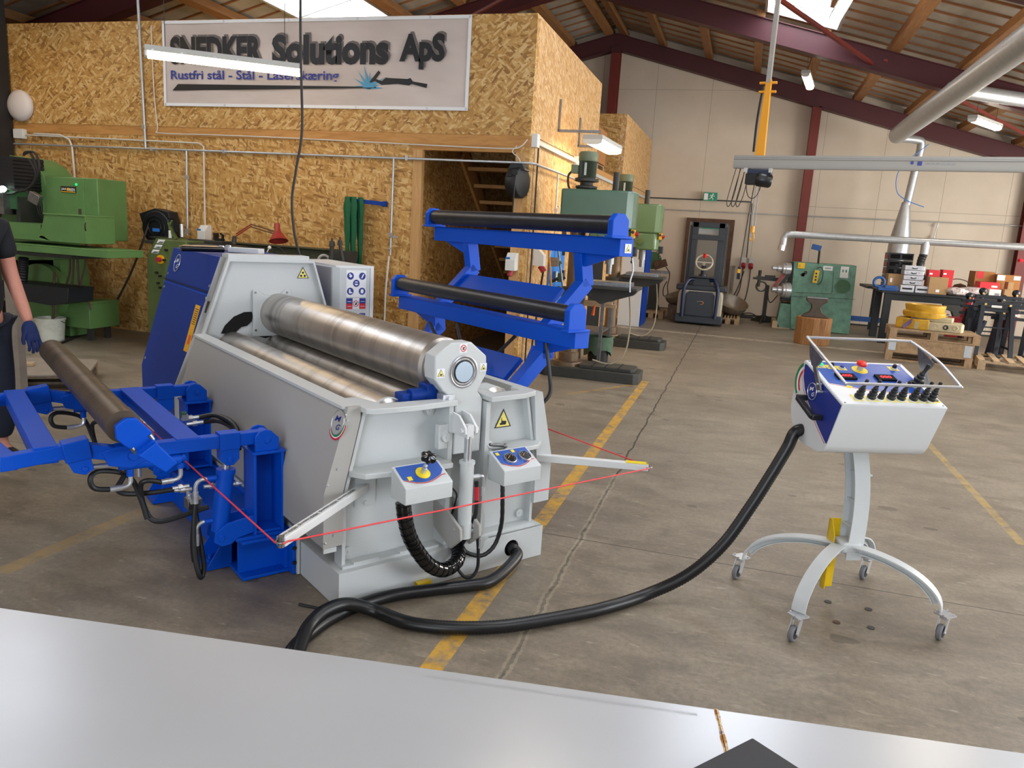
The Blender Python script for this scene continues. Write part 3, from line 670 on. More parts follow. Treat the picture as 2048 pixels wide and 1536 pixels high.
# black spiral-wrapped hose under the valve box
m = MB(); pts, _ = spline([A_(688, 815, -.11), A_(700, 920, -.12), A_(730, 1040, -.12), A_(790, 1150, -.12), A_(870, 1240, -.12), A_(960, 1268, -.11), A_(1040, 1220, -.09), A_(1060, 1150, -.05), A_(1040, 1090, .0)], 14)
for i in range(0, len(pts)-5, 5): m.tube(pts[i:i+6], .030, seg=16, rs=[.0325, .0325, .032, .0318, .0312, .030])
pb(m, 'spiral_hose', 'black_gloss')
# operator boxes
def opbox(u0, u1, vb, zb, zt, zf, vf, name):
    m = MB(); m.prism([(vb, zb), (vf, zb), (vf, zf), (vb, zt)], 'x', u0, u1); return pb(m, name, 'white_paint', bevel=.003)
def opx(c, v, z, vb, zt, vf, zf): pass
def panel_pt(vb, zt, vf, zf, s, up): # point along the sloped lid: s 0..1 from back to front
    d = Vector((0, vf-vb, zf-zt)); L = d.length; nrm = Vector((0, -(zt-zf), vb-vf)).normalized(); nrm = -nrm if nrm.z < 0 else nrm
    return Vector((0, vb, zt))+d*s+nrm*up, d.normalized(), nrm
for (u0, u1, vb, zb, zt, zf, vf, nm) in ((.20, .425, -.05, .475, .605, .545, -.17, 'valve_box'), (.695, .905, -.05, .475, .605, .545, -.17, 'gauge_box')):
    B = opbox(u0, u1, vb, zb, zt, zf, vf, nm)
    def deco(fa, fb, mt, up, name, B=B, u0=u0, u1=u1, vb=vb, zt=zt, vf=vf, zf=zf):
        m = MB(); vs = []
        n_ = 10
        for k in range(n_+1):
            t = k/n_; u = u0+.012+(u1-u0-.024)*t
            for s in (fa(t), fb(t)):
                p, _, _ = panel_pt(vb, zt, vf, zf, s, up); vs.append((u, p.y, p.z))
        m.add(vs, [(2*k, 2*k+2, 2*k+3, 2*k+1) for k in range(n_)]); return m.build(name, mt, B, flat=True)
    deco(lambda t: .07, lambda t: .62+.25*math.sin(PI*min(1, t*1.1))*(.9) if t < .99 else .45, 'blue_decal', .0016, 'panel_decal')
    deco(lambda t: .64+.25*math.sin(PI*min(1, t*1.1))*.9, lambda t: .67+.25*math.sin(PI*min(1, t*1.1))*.9, 'red_decal', .0016, 'panel_stripe')
    if nm == 'valve_box':
        p, dd, nn = panel_pt(vb, zt, vf, zf, .48, .001); p.x = .315
        m = MB(); m.lathe([(.032, 0), (.032, .004), (.028, .005)], p, nn, 24); m.build('flange_ring', 'yellow_decal', B)
        m = MB(); m.lathe([(.012, .004), (.012, .03), (.009, .032), (.009, .045), (.005, .048), (.005, .075)], p, nn, 6); m.build('valve_stem', 'zinc', B)
        K = MB(); kp = p+nn*.072; vs = []
        for h, r in ((0, .014), (.004, .026), (.018, .031), (.027, .027), (.03, .012)):
            for k in range(36):
                a = 2*PI*k/36; rr = r*(1+.16*math.cos(6*a)); vs.append(kp+nn*h+Vector((1, 0, 0))*rr*math.cos(a)+nn.cross(Vector((1, 0, 0)))*rr*math.sin(a))
        fs = [(i*36+k, (i*36+(k+1) % 36), (i+1)*36+(k+1) % 36, (i+1)*36+k) for i in range(4) for k in range(36)]+[tuple(range(36))[::-1], tuple(range(144, 180))]
        K.add(vs, fs); K.build('star_knob', 'black_gloss', B)
        p, dd, nn = panel_pt(vb, zt, vf, zf, .62, .0022); m = MB(); m.box((.245, p.y, p.z), (.02, .022, .0008), Matrix.Rotation(math.atan2(zt-zf, vb-vf), 3, 'X')); m.build('small_label', 'yellow_decal', B)
    else:
        for u in (.768, .852):
            p, dd, nn = panel_pt(vb, zt, vf, zf, .5, .001); p.x = u
            g = MB(); g.lathe([(.031, 0), (.031, .008), (.027, .010), (.027, .006)], p, nn, 28); G = g.build('pressure_gauge', 'chrome', B)
            g = MB(); g.lathe([(.027, .0), (.027, .0065)], p, nn, 28); g.build('dial', 'black_gloss', G)
            g = MB(); g.bar(p+nn*.0075-Vector((.012, 0, 0)), p+nn*.0075+dd*-.014+Vector((.006, 0, 0)), .002, .001, nn); g.mi = 1
            for k in range(9):
                a = math.radians(-130+32*k); q = p+nn*.0072+(Vector((1, 0, 0))*math.sin(a)-dd*math.cos(a))*.021; g.box(q, (.003, .003, .0006))
            g.build('needle', ['amber_label', 'white_decal'], G)
        for u, s in ((.722, .2), (.812, .17)):
            p, dd, nn = panel_pt(vb, zt, vf, zf, s, .0022); m = MB(); m.box((u, p.y, p.z), (.018, .018, .0008), Matrix.Rotation(math.atan2(zt-zf, vb-vf), 3, 'X')); m.build('small_label', 'yellow_decal', B)
m = MB(); m.cyl((.735, .06, .60), (.735, -.0, .62), .016); m.cyl((.735, .0, .618), (.80, -.03, .612), .008); m.sph((.80, -.03, .612), .012, 10, 6); m.box((.77, -.02, .598), (.06, .02, .003)); pb(m, 'valve_tap', 'dull_steel')
# round badge with the entwined M and G, green and red sweep beneath
def badge(par, p, n, up, r, face='grey_paint', ink='navy_decal', flag=True):
    p = Vector(p); n = Vector(n).normalized(); up = Vector(up); up = (up-n*up.dot(n)).normalized(); x = up.cross(n)
    m = MB(); m.lathe([(r, 0), (r, .002)], p, n, 32); b = m.build('maker_badge', face, par)
    m = MB(); m.torus(p+n*.002, n, r, r*.05, 40, 6); m.build('badge_rim', 'zinc', b)
    if flag:
        for mt, r0, r1 in (('green_decal', 1.05, 1.2), ('white_decal', 1.2, 1.3), ('red_decal', 1.3, 1.46)):
            m = MB(); n_ = 18; vs = []
            for k in range(n_+1):
                a = math.radians(200+k*8.5+10); w = math.sin(PI*min(1, (k+1)/(n_*.75))) if k < n_*.4 else 1
                for q in (r0, r0+(r1-r0)*max(.15, w)): vs.append(p+n*.0012+(x*math.cos(a)+up*math.sin(a))*r*q)
            m.add(vs, [(2*k, 2*k+1, 2*k+3, 2*k+2) for k in range(n_)]); m.build('badge_sweep', mt, b, flat=True)
    lettering('M', 'badge_letter', ink, b, p+n*.0022-x*r*.55+up*r*.02, x+up*.08, up+x*.35, r*.8, r*.5, .02)
    lettering('G', 'badge_letter', ink, b, p+n*.0024-x*r*.12-up*r*.62, x+up*.08, up+x*.35, r*.6, r*.52, .02)
    return b
sd = Vector((.1, 0, .35)).normalized(); sn = Vector((-.35, 0, .1)).normalized()
q = mU(664, 846, -.005); badge(M, (q.x+(q.z-.69)*.2857, q.y, q.z), sn, sd, .05)
# blue drive cabinet at the far end
cp = [(.0, .02), (.0, .45), (.245, 1.31), (.82, 1.31), (1.05, .45), (1.05, .02)]
m = MB(); m.prism(cp, 'y', 2.262, 3.34); DC = pb(m, 'drive_cabinet', 'dark_blue_paint', bevel=.004)
ds = Vector((.245, 0, .86)).normalized(); dn = Vector((-.86, 0, .245)).normalized()
def dcp(v, s, up=0.): return Vector((.0, v, .45))+ds*s+dn*up
m = MB(); a, b = dcp(2.27, .66, .001), dcp(3.34, .66, .001); m.bar(a, b, .03, .004, ds); m.build('panel_gap', 'dark_slot', DC)
m = MB(); a, b = dcp(2.27, .64, .001), dcp(3.34, .64, .001); m.bar(a, b, .004, .008, ds); m.build('panel_edge', 'blue_paint', DC)
badge(DC, dcp(3.13, .79, .002), dn, ds, .062, 'dark_blue_paint', 'white_decal', False)
for v, s in ((3.30, .6), (3.30, .70), (3.29, .06), (2.31, .62), (2.31, .70), (2.33, .4)): m = MB(); m.lathe([(.009, 0), (.009, .004)], dcp(v, s, 0), dn, 10); m.build('cabinet_screw', 'zinc', DC)
def dc_patch(v0, v1, s0, s1, mt, name, up=.002):
    m = MB(); m.add([dcp(v0, s0, up), dcp(v1, s0, up), dcp(v1, s1, up), dcp(v0, s1, up)], [(0, 1, 2, 3)]); return m.build(name, mt, DC, flat=True)
dc_patch(2.37, 2.475, .25, .56, 'amber_label', 'yellow_notice')
for k in range(8): dc_patch(2.385, 2.455, .53-.014*k, .535-.014*k, 'black_decal', 'notice_line', .003)
dc_patch(2.39, 2.44, .3, .36, 'orange_plastic', 'notice_line', .003)
m = MB(); m.box(Vector((.155, 2.19, .955))+dn*.03, (.003, .04, .16), Matrix.Rotation(math.radians(17), 3, 'Y')); pb(m, 'rating_plate', 'black_decal')
# electrical cabinet behind the right side
m = MB(); m.prism([(.99, 2.95), (.99, 2.24), (1.03, 2.2), (1.255, 2.2), (1.255, 2.95)], 'z', .04, 1.262); EC = pb(m, 'electrical_cabinet', ['white_paint'], bevel=.003)
m = MB(); m.bx(1.0, 1.29, 2.21, 2.95, 1.262, 1.274); m.bx(1.258, 1.285, 2.2, 2.95, .04, 1.262); m.build('cabinet_door', 'smooth_white', EC)
m = MB(); m.bx(.988, .991, 2.26, 2.94, .05, 1.255); m.build('cabinet_side', 'grey_paint', EC)
def ec(u0, u1, z0, z1, mt, up=.001, name='safety_label'):
    m = MB(); m.bx(u0, u1, 2.2-up, 2.2-up+.0008, z0, z1); return m.build(name, mt, EC, flat=True)
ec(1.075, 1.225, 1.06, 1.245, 'white_decal')
for k, (u, z) in enumerate(((1.105, 1.205), (1.195, 1.205), (1.15, 1.155), (1.105, 1.10), (1.195, 1.10))):
    m = MB(); m.cyl((u, 2.199, z), (u, 2.1975, z), .025, seg=24); s = m.build('pictogram', 'navy_decal', EC)
    m = MB()
    if k == 0: m.prism([(u-.012, z), (u, z-.012), (u+.014, z), (u+.004, z+.01)], 'y', 2.1968, 2.1975); m.cyl((u-.005, 2.1968, z+.012), (u-.005, 2.1975, z+.012), .006, seg=12)
    elif k == 1: m.prism([(u-.01, z-.014), (u-.002, z-.016), (u+.013, z+.012), (u+.006, z+.016)], 'y', 2.1968, 2.1975)
    elif k == 2:
        m.cyl((u, 2.1968, z), (u, 2.1975, z), .014, seg=16); m.mi = 1; m.bx(u-.013, u+.013, 2.196, 2.1968, z-.003, z+.006)
    elif k == 3: m.prism([(u-.01, z+.014), (u+.0, z+.014), (u+.002, z-.002), (u+.015, z-.008), (u+.015, z-.014), (u-.011, z-.014)], 'y', 2.1968, 2.1975)
    else: m.prism([(u-.009, z-.014), (u+.009, z-.014), (u+.011, z+.008), (u+.004, z+.015), (u-.009, z+.012), (u-.012, z)], 'y', 2.1968, 2.1975)
    m.build('pictogram_figure', ['white_decal', 'navy_decal'], s, flat=True)
for z in (.975, .87, .77):
    ec(1.075, 1.225, z, z+.078, 'white_decal')
    for u in (1.076, 1.176):
        ec(u, u+.048, z+.039, z+.077, 'navy_decal', .0018); ec(u, u+.048, z+.001, z+.039, 'red_decal', .0018)
        ec(u+.008, u+.04, z+.052, z+.055, 'white_decal', .0026); ec(u+.008, u+.04, z+.018, z+.021, 'white_decal', .0026)
    m = MB(); m.torus((1.15, 2.1985, z+.039), (0, 1, 0), .02, .002, 24, 6); m.bar((1.136, 2.198, z+.053), (1.164, 2.198, z+.025), .003, .001, (0, 1, 0)); m.mi = 1; m.prism([(1.14, z+.03), (1.15, z+.028), (1.162, z+.05), (1.15, z+.045)], 'y', 2.1975, 2.1985); m.build('no_hands_sign', ['red_decal', 'black_decal'], EC, flat=True)
ec(1.2, 1.25, .62, .7, 'white_decal')
# yellow brush-like block under the base front and tape on the trip arms
m = MB(); m.bx(.36, .43, -.035, -.004, .003, .04); pb(m, 'yellow_block', 'yellow_paint')
# trip-cord arms
for (a, b, sgn) in ((Vector((.152, .085, .485)), mZ(562, 1083, .50), -1), (Vector((1.06, .05, .50)), mZ(1296, 934, .49), 1)):
    m = MB(); m.bar(a, b, .034, .034); A = pb(m, 'trip_arm', 'smooth_white', bevel=.002)
    d = (b-a).normalized(); s = d.cross(Vector((0, 0, 1))).normalized()
    m = MB(); m.cyl(b+Vector((0, 0, .02)), b-Vector((0, 0, .02)), .012); m.torus(b, (0, 0, 1), .017, .004, 16, 6); m.build('pulley', 'dull_steel', A)
    if sgn < 0:
        m = MB(); m.bx(.105, .20, .080, .09, .405, .545); m.cyl((.152, .080, .53), (.152, .072, .53), .009, seg=6); m.cyl((.152, .080, .42), (.152, .072, .42), .009, seg=6); m.build('arm_plate', 'white_paint', A)
    n_ = 4 if sgn < 0 else 3; L = (b-a).length
    for k in range(n_):
        if sgn < 0: o = a+d*(.10+k*L*.23)+Vector((0, 0, .0175)); lettering('SNEDKER Solutions ApS', 'tape_print', 'black_decal', A, o+s*.010, d, -s, .14, .018, .02)
        else: o = a+d*(.14+k*L*.24)+Vector((0, 0, .0175)); lettering('SNEDKER Solutions ApS', 'tape_print', 'black_decal', A, o-s*.009, d, s, .13, .017, .02)
    if sgn > 0:
        m = MB(); m.bar(b-d*.11+Vector((0, 0, .018)), b+Vector((0, 0, .018)), .036, .003); m.build('yellow_tape', 'yellow_decal', A)
# ------------------------------------------------------------------ red trip cord around the machine
aL, aR = mZ(562, 1083, .50), mZ(1296, 934, .49)
fL = Vector((-.42, 2.6, .50)); fR = Vector((1.5, 2.6, .50))
c = MB(); toW = lambda p: MO+E1*p.x+E2*p.y+Vector((0, 0, p.z))
m = c; m.tube([toW(p) for p in (Vector((fL.x, fL.y, .5)), aL+Vector((-.02, -.0, 0)), aL+Vector((0, -.022, 0)), aL+Vector((.02, -.01, 0)), aR+Vector((-.015, -.02, 0)), aR+Vector((.02, -.005, 0)), aR+Vector((.01, .02, 0)), fR)], .0032, seg=6)
m.build('trip_cord', 'red_cord', label='thin red safety cord stretched around the rolling machine between white arms', cat='cord')
# ================================================================== LEFT SIDE SUPPORT (blue swing arms carrying a brown roller)
LS = thing('side_support', 'low blue swing-arm side support on the left carrying a worn brown roller', 'support', MO, MR)
def lp(mb, name, mt='blue_paint', par=None, **k): return mb.build(name, mt, par or LS, **k)
LV = lambda x, y, v: mV(x/2.845, 680+y/2.845, v)
VN, VF = .52, 1.56
# bottom beam: open channel box with gussets
m = MB()
m.bx(-.245, -.02, .44, 1.80, .004, .018); m.bx(-.245, -.02, .44, 1.80, .172, .186); m.bx(-.05, -.035, .45, 1.80, .018, .172); m.bx(-.245, -.232, .62, 1.80, .018, .172)
m.bx(-.245, -.02, .50, .51, .018, .172); m.bx(-.265, -.03, .455, .62, .186, .20); lp(m, 'bottom_beam', bevel=.002)
m = MB(); m.bx(-.035, -.02, .40, 1.85, .004, .2); lp(m, 'mounting_plate', bevel=.002)
for z in (.06, .13): m = MB(); m.cyl((-.028, .40, z), (-.028, .392, z), .009, seg=8); lp(m, 'bolt', 'black_rubber')
m = MB(); m.bx(-.017, -.005, .39, 1.85, .004, .215); lp(m, 'spacer_plate', 'white_paint')
for v in (.64, 1.60):
    m = MB(); m.bx(-.345, -.245, v-.02, v+.14, .004, .016)
    for w in (v-.02, v+.13): m.prism([(-.34, .016), (-.245, .016), (-.245, .17)], 'x', 0, 1) if 0 else m.add([(-.34, w, .016), (-.245, w, .016), (-.245, w, .17), (-.34, w+.01, .016), (-.245, w+.01, .016), (-.245, w+.01, .17)], [(0, 1, 2), (5, 4, 3), (0, 3, 4, 1), (1, 4, 5, 2), (2, 5, 3, 0)])
    m.cyl((-.31, v+.05, .016), (-.31, v+.05, .05), .009, seg=8); m.cyl((-.31, v+.05, .016), (-.31, v+.05, .03), .016, seg=6); lp(m, 'foot_gusset')
for v in (VN, VF):
    dv = v-VN
    # upright channel post
    m = MB(); z0, z1 = .20, .565
    m.bx(-.185, -.05, v+.06, v+.072, z0, z1); m.bx(-.185, -.173, v-.06, v+.06, z0, z1); m.bx(-.062, -.05, v-.06, v+.06, z0, z1); m.bx(-.19, -.045, v-.065, v+.075, z1, z1+.012); m.bx(-.173, -.062, v-.05, v+.06, z0, z0+.012); lp(m, 'upright_post', bevel=.002)
    for w in (v-.045, v+.045):
        m = MB(); m.prism([(-.175, .577), (-.175, .64), (-.155, .665), (-.13, .672), (-.105, .665), (-.07, .63), (-.07, .577)], 'y', w-.007, w+.007); m.cyl((-.122, w-.012, .625), (-.122, w+.012, .625), .013, seg=14); lp(m, 'pivot_lug', bevel=.002)
    # first arm with clamp sleeve
    m = MB(); m.bar((-.122, v, .632), (-.60, v, .632), .05, .055); m.cyl((-.122, v-.03, .632), (-.122, v+.03, .632), .032, seg=18); arm = lp(m, 'lower_arm', bevel=.003)
    m = MB(); m.box((-.275, v, .632), (.085, .064, .072)); m.prism([(-.315, .60), (-.315, .55), (-.29, .525), (-.26, .525), (-.235, .55), (-.235, .60)], 'y', v-.028, v+.028); m.cyl((-.275, v-.034, .55), (-.275, v+.034, .55), .012, seg=12); lp(m, 'arm_clamp', bevel=.002, par=arm)
    # knuckle
    m = MB(); m.prism([(-.58, .655), (-.58, .605), (-.66, .57), (-.74, .59), (-.76, .65), (-.70, .665)], 'y', v-.03, v+.03); m.cyl((-.65, v-.036, .62), (-.65, v+.036, .62), .02, seg=14)
    m.bar((-.70, v, .63), (-.82, v, .66), .05, .055); lp(m, 'knuckle', bevel=.003)
    m = MB(); m.box((-.845, v, .665), (.09, .068, .078), Matrix.Rotation(math.radians(-8), 3, 'Y')); m.prism([(-.885, .635), (-.86, .58), (-.82, .565), (-.79, .585), (-.80, .635)], 'y', v-.028, v+.028); m.cyl((-.822, v-.034, .59), (-.822, v+.034, .59), .011, seg=12); lp(m, 'elbow_clamp', bevel=.003)
    # outer arm to the nose
    m = MB(); m.bar((-.80, v, .672), (-1.07, v, .645), .05, .055); lp(m, 'outer_arm', bevel=.003)
    # folding cylinder under the arm, with its two hose elbows
    m = MB(); m.cyl((-.70, v, .583), (-.47, v, .575), .024, seg=18); m.cyl((-.47, v, .575), (-.45, v, .585), .018, seg=12); m.cyl((-.66, v, .56), (-.66, v, .53), .014, seg=10); m.cyl((-.47, v, .56), (-.47, v, .535), .014, seg=10); fc = lp(m, 'folding_cylinder')
    m = MB(); m.cyl((-.70, v, .583), (-.80, v, .587), .011, seg=12); m.build('piston_rod', 'chrome', fc)
    for u, q in ((-.66, -1), (-.47, -1)):
        m = MB(); m.tube([(u, v, .535), (u, v, .505), (u-.012, v, .49), (u-.045, v-.0, .485)], .009, sub=4); m.cyl((u-.03, v, .486), (u-.075, v, .485), .012, seg=10); m.build('elbow_fitting', 'zinc', fc)
    m = MB(); m.tube([(-.735, v, .485), (-.79, v, .50), (-.80, v, .545), (-.76, v+.02, .56), (-.66, v+.035, .52), (-.62, v+.03, .42), (-.60, v+.02, .33)], .0105, sub=6); m.build('hydraulic_hose', 'black_rubber', fc)
    m = MB(); m.tube([(-.545, v, .485), (-.60, v, .50), (-.62, v+.02, .47), (-.60, v+.04, .36), (-.56, v+.02, .31), (-.45, v+.02, .32), (-.36, v, .345)], .0105, sub=6); m.build('hydraulic_hose', 'black_rubber', fc)
    # lifting cylinder
    m = MB(); m.cyl((-.315, v, .23), (-.285, v, .50), .036, seg=20); m.cyl((-.286, v, .485), (-.285, v, .505), .04, seg=20); m.cyl((-.325, v-.0, .47), (-.365, v, .47), .012, seg=8); m.cyl((-.345, v, .28), (-.38, v, .28), .012, seg=8); lc = lp(m, 'lifting_cylinder')
    m = MB(); m.cyl((-.285, v, .50), (-.278, v, .56), .016, seg=12); m.build('piston_rod', 'chrome', lc)
    for z in (.47, .28):
        m = MB(); m.tube([(-.36, v, z), (-.39, v, z), (-.41, v, z-.02), (-.412, v, z-.06)], .009, sub=4); m.cyl((-.412, v, z-.05), (-.412, v, z-.10), .012, seg=10); m.build('elbow_fitting', 'zinc', lc)
    if v == VN:
        m = MB(); m.tube([(-.412, v, .38), (-.42, v, .30), (-.425, v-.01, .15), (-.41, v-.02, .05), (-.395, v-.01, .04), (-.385, v, .09), (-.40, v+.02, .25), (-.395, v+.08, .33)], .0105, sub=6); m.build('hydraulic_hose', 'black_rubber', lc)
        m = MB(); m.tube([(-.41, v, .19), (-.412, v, .12), (-.405, v, .045), (-.385, v+.01, .03)], .0108, sub=5); m.build('hydraulic_hose', 'black_rubber', lc)
    for w in (v-.05, v+.05):
        m = MB(); m.prism([(-.185, .29), (-.30, .275), (-.35, .24), (-.355, .20), (-.325, .175), (-.28, .18), (-.26, .20), (-.185, .215)], 'y', w-.006, w+.006); m.cyl((-.325, w-.012, .215), (-.325, w+.012, .215), .013, seg=12); lp(m, 'cylinder_bracket', bevel=.002)
# cross beams and nose
m = MB(); m.bx(-.487, -.392, VN-.02, VF+.02, .645, .663); m.bx(-.48, -.40, VN+.02, VF-.02, .60, .645); lp(m, 'cross_beam', bevel=.003)
m = MB(); m.bx(-.985, -.905, VN-.02, VF+.02, .625, .692); lp(m, 'cross_beam', bevel=.003)
m = MB(); m.bar((-1.062, VN-.027, .645), (-1.15, 1.045, .645), .055, .055); m.bar((-1.15, 1.035, .645), (-1.062, VF+.027, .645), .055, .055); lp(m, 'end_bar', bevel=.003)
# roller beam, end brackets and roller
RC = (-.733, .812)
blk = [(q.x, q.z) for q in (LV(x, y, .2) for x, y in ((770, 640), (870, 565), (990, 680), (925, 735)))]
m = MB(); m.prism(blk, 'y', .15, 1.92); lp(m, 'roller_beam', bevel=.004)
cap = [(q.x, q.z) for q in (LV(x, y, .2) for x, y in ((655, 490), (712, 447), (778, 445), (865, 520), (862, 560), (775, 640), (705, 600), (660, 565)))]
for w, k in ((.205, 1.), (1.95, .8)):
    m = MB(); cx_ = RC[0]; cz_ = RC[1]; m.prism([(cx_+(x-cx_)*k, cz_+(z-cz_)*k-(.0 if k == 1 else .01)) for x, z in cap], 'y', w-.012, w+.014); lp(m, 'roller_bracket', bevel=.004)
    if k == 1:
        a_, b_ = Vector((blk[0][0], w-.01, blk[0][1])), Vector((blk[1][0], w-.01, blk[1][1]))
        m = MB(); m.bar(a_, b_, .05, .014); lp(m, 'bracket_flange')
        for q in (a_, b_): m = MB(); m.cyl(q, q+Vector((-.012, -.0, .02)), .008, seg=8); lp(m, 'bolt', 'dull_steel')
m = MB(); m.lathe([(.03, 0), (.059, .004), (.059, 1.72)], (RC[0], .222, RC[1]), (0, 1, 0), 36); lp(m, 'support_roller', 'roll_brown')
# manifold, fittings and hoses
m = MB(); m.box((-.40, .60, .345), (.06, .06, .045)); mf = lp(m, 'hydraulic_manifold', 'dull_steel', bevel=.002)
for k, (x0, y0, x1, y1) in enumerate(((980, 845, 1075, 830), (990, 855, 1090, 848), (1065, 850, 1095, 930), (1160, 835, 1250, 825), (1320, 820, 1375, 815))):
    a, b = LV(x0, y0, .56), LV(x1, y1, .56); m = MB(); m.cyl(a, b, .009, seg=8); m.cyl(a+(b-a)*.35, a+(b-a)*.6, .013, seg=6); m.build('pipe_fitting', 'zinc', mf)
m = MB(); m.tube([LV(990, 850, .56), LV(850, 870, .58), LV(720, 875, .62), LV(668, 850, .66), LV(690, 800, .70), LV(740, 720, .75)], .011, sub=6); m.build('hydraulic_hose', 'black_rubber', mf)
m = MB(); m.tube([LV(1095, 930, .56), LV(1105, 1000, .56), LV(1095, 1150, .55), LV(1105, 1260, .55)], .0105, sub=6); m.build('hydraulic_hose', 'black_rubber', mf)
m = MB(); m.box(LV(1050, 440, 1.3), (.03, .03, .03)); vb_ = lp(m, 'valve_block', 'zinc')
m = MB(); m.cyl(LV(1045, 440, 1.3), LV(1045, 410, 1.3), .014, seg=10); m.build('green_cap', 'mill_green_dark', vb_)
for (x0, y0, x1, y1) in ((1040, 450, 1130, 438), (1060, 480, 1160, 465)):
    a, b = LV(x0, y0, 1.3), LV(x1, y1, 1.3); m = MB(); m.cyl(a, b, .011, seg=8); m.cyl(a+(b-a)*.35, a+(b-a)*.6, .016, seg=6); m.build('pipe_fitting', 'zinc', vb_)
m = MB(); m.tube([LV(1135, 440, 1.3), LV(1220, 428, 1.25), LV(1300, 455, 1.1), LV(1350, 510, 1.), LV(1370, 600, .9)], .013, sub=6); m.build('hydraulic_hose', 'black_rubber', vb_)
m = MB(); m.tube([LV(1165, 465, 1.3), LV(1240, 460, 1.2), LV(1310, 490, 1.1), LV(1345, 540, 1.), LV(1360, 620, .9)], .013, sub=6); m.build('hydraulic_hose', 'black_rubber', vb_)
# ================================================================== RIGHT SIDE SUPPORT (raised, two black rollers)
RS = thing('side_support', 'raised blue support frame behind the rolling machine carrying two black rollers, one above the other', 'support', MO, MR)
def rp(mb, name, mt='blue_paint', par=None, **k): return mb.build(name, mt, par or RS, **k)
m = MB(); m.bx(1.10, 1.30, .40, 1.85, .004, .19); rp(m, 'bottom_beam', bevel=.003)
for v in (.63, 1.78):
    m = MB(); m.bx(1.12, 1.26, v-.06, v+.06, .19, .54); rp(m, 'upright_post', bevel=.003)
    m = MB(); m.prism([(1.13, .54), (1.13, .60), (1.17, .66), (1.23, .65), (1.26, .6), (1.26, .54)], 'y', v-.035, v+.035); m.cyl((1.2, v-.045, .61), (1.2, v+.045, .61), .02); rp(m, 'pivot_lug', bevel=.002)
    m = MB(); m.bar((1.22, v, .575), (1.575, v, .905), .07, .085); m.bar((1.24, v, .60), (1.35, v, .70), .08, .095); a1 = rp(m, 'lower_arm', bevel=.003)
    m = MB(); m.bar((1.568, v, .87), (1.556, v, .98), .07, .085, up=(1, 0, 0)); m.build('roller_post', 'blue_paint', a1, bevel=.003)
    m = MB(); m.bar((1.56, v, 1.03), (1.845, v, 1.305), .07, .085); a2 = rp(m, 'upper_arm', bevel=.003)
    m = MB(); m.bar((1.84, v, 1.285), (1.805, v, 1.48), .07, .085); m.build('roller_post', 'blue_paint', a2, bevel=.003)
    s = -1 if v < 1 else 1
    for du, dz in ((0, 0), (-.25, -.50)):
        m = MB(); m.add([(1.79+du, v+s*.035, 1.477+dz), (1.79+du, v+s*.30, 1.477+dz), (1.79+du, v+s*.035, 1.40+dz), (1.81+du, v+s*.035, 1.477+dz), (1.81+du, v+s*.30, 1.477+dz), (1.81+du, v+s*.035, 1.40+dz)], [(0, 1, 2), (5, 4, 3), (0, 3, 4, 1), (1, 4, 5, 2), (2, 5, 3, 0)]); rp(m, 'gusset')
    m = MB(); m.cyl((1.36, v+.07, .50), (1.56, v+.07, .92), .028, seg=16); rp(m, 'lifting_cylinder')
m = MB(); m.bar((1.44, .75, .785), (1.44, 1.77, .785), .17, .03, up=(-.7, 0, .74)); m.bar((1.385, .75, .70), (1.385, 1.77, .70), .05, .05); rp(m, 'cross_plate', bevel=.003)
m = MB(); m.bar((1.725, .75, 1.195), (1.725, 1.77, 1.195), .17, .03, up=(-.7, 0, .74)); m.bar((1.67, .75, 1.125), (1.67, 1.77, 1.125), .04, .04); rp(m, 'cross_plate', bevel=.003)
for (ub, z0, z1, uc, zc, R) in ((1.51, .975, 1.065, 1.49, 1.157, .048), (1.79, 1.475, 1.57, 1.755, 1.642, .051)):
    m = MB(); m.bx(ub-.02, ub+.085, .30, 2.2, z0, z1); m.bx(ub-.02, ub+.10, .32, 2.18, z1, z1+.006); bmx = rp(m, 'roller_beam', bevel=.005)
    for w in (.31, 2.19):
        m = MB(); m.prism([(uc-.062, z1), (uc-.062, zc+.028), (uc-.03, zc+.062), (uc+.028, zc+.062), (uc+.062, zc+.03), (uc+.066, z1)], 'y', w-.02, w+.02); m.bx(uc-.07, uc+.09, w-.03, w+.03, z1, z1+.016); m.build('roller_bracket', 'blue_paint', bmx, bevel=.005)
    m = MB(); m.lathe([(.03, 0), (R, .003), (R, 1.83)], (uc, .335, zc), (0, 1, 0), 36); rp(m, 'support_roller', 'roll_black')
warn(RS, (1.835, .2985, 1.52), U, Z_, .05)
for pts in (((1.40, 1.62, .95), (1.36, 1.45, .88), (1.35, 1.2, .86), (1.36, 1.0, .84), (1.30, .95, .78)), ((1.40, 1.3, .98), (1.33, 1.15, .9), (1.30, 1.05, .80), (1.28, 1.0, .76)), ((1.56, .9, .96), (1.5, 1.0, .83), (1.46, 1.1, .70)), ((1.46, .5, .98), (1.47, .46, .80), (1.44, .42, .70), (1.35, .44, .62))):
    m = MB(); m.tube(pts, .011, sub=6); rp(m, 'hydraulic_hose', 'black_rubber')
m = MB(); m.tube([(1.875, .30, 1.47), (1.885, .295, 1.40), (1.875, .30, 1.34), (1.88, .30, 1.28)], .005, sub=4); rp(m, 'hanging_chain', 'dull_steel')
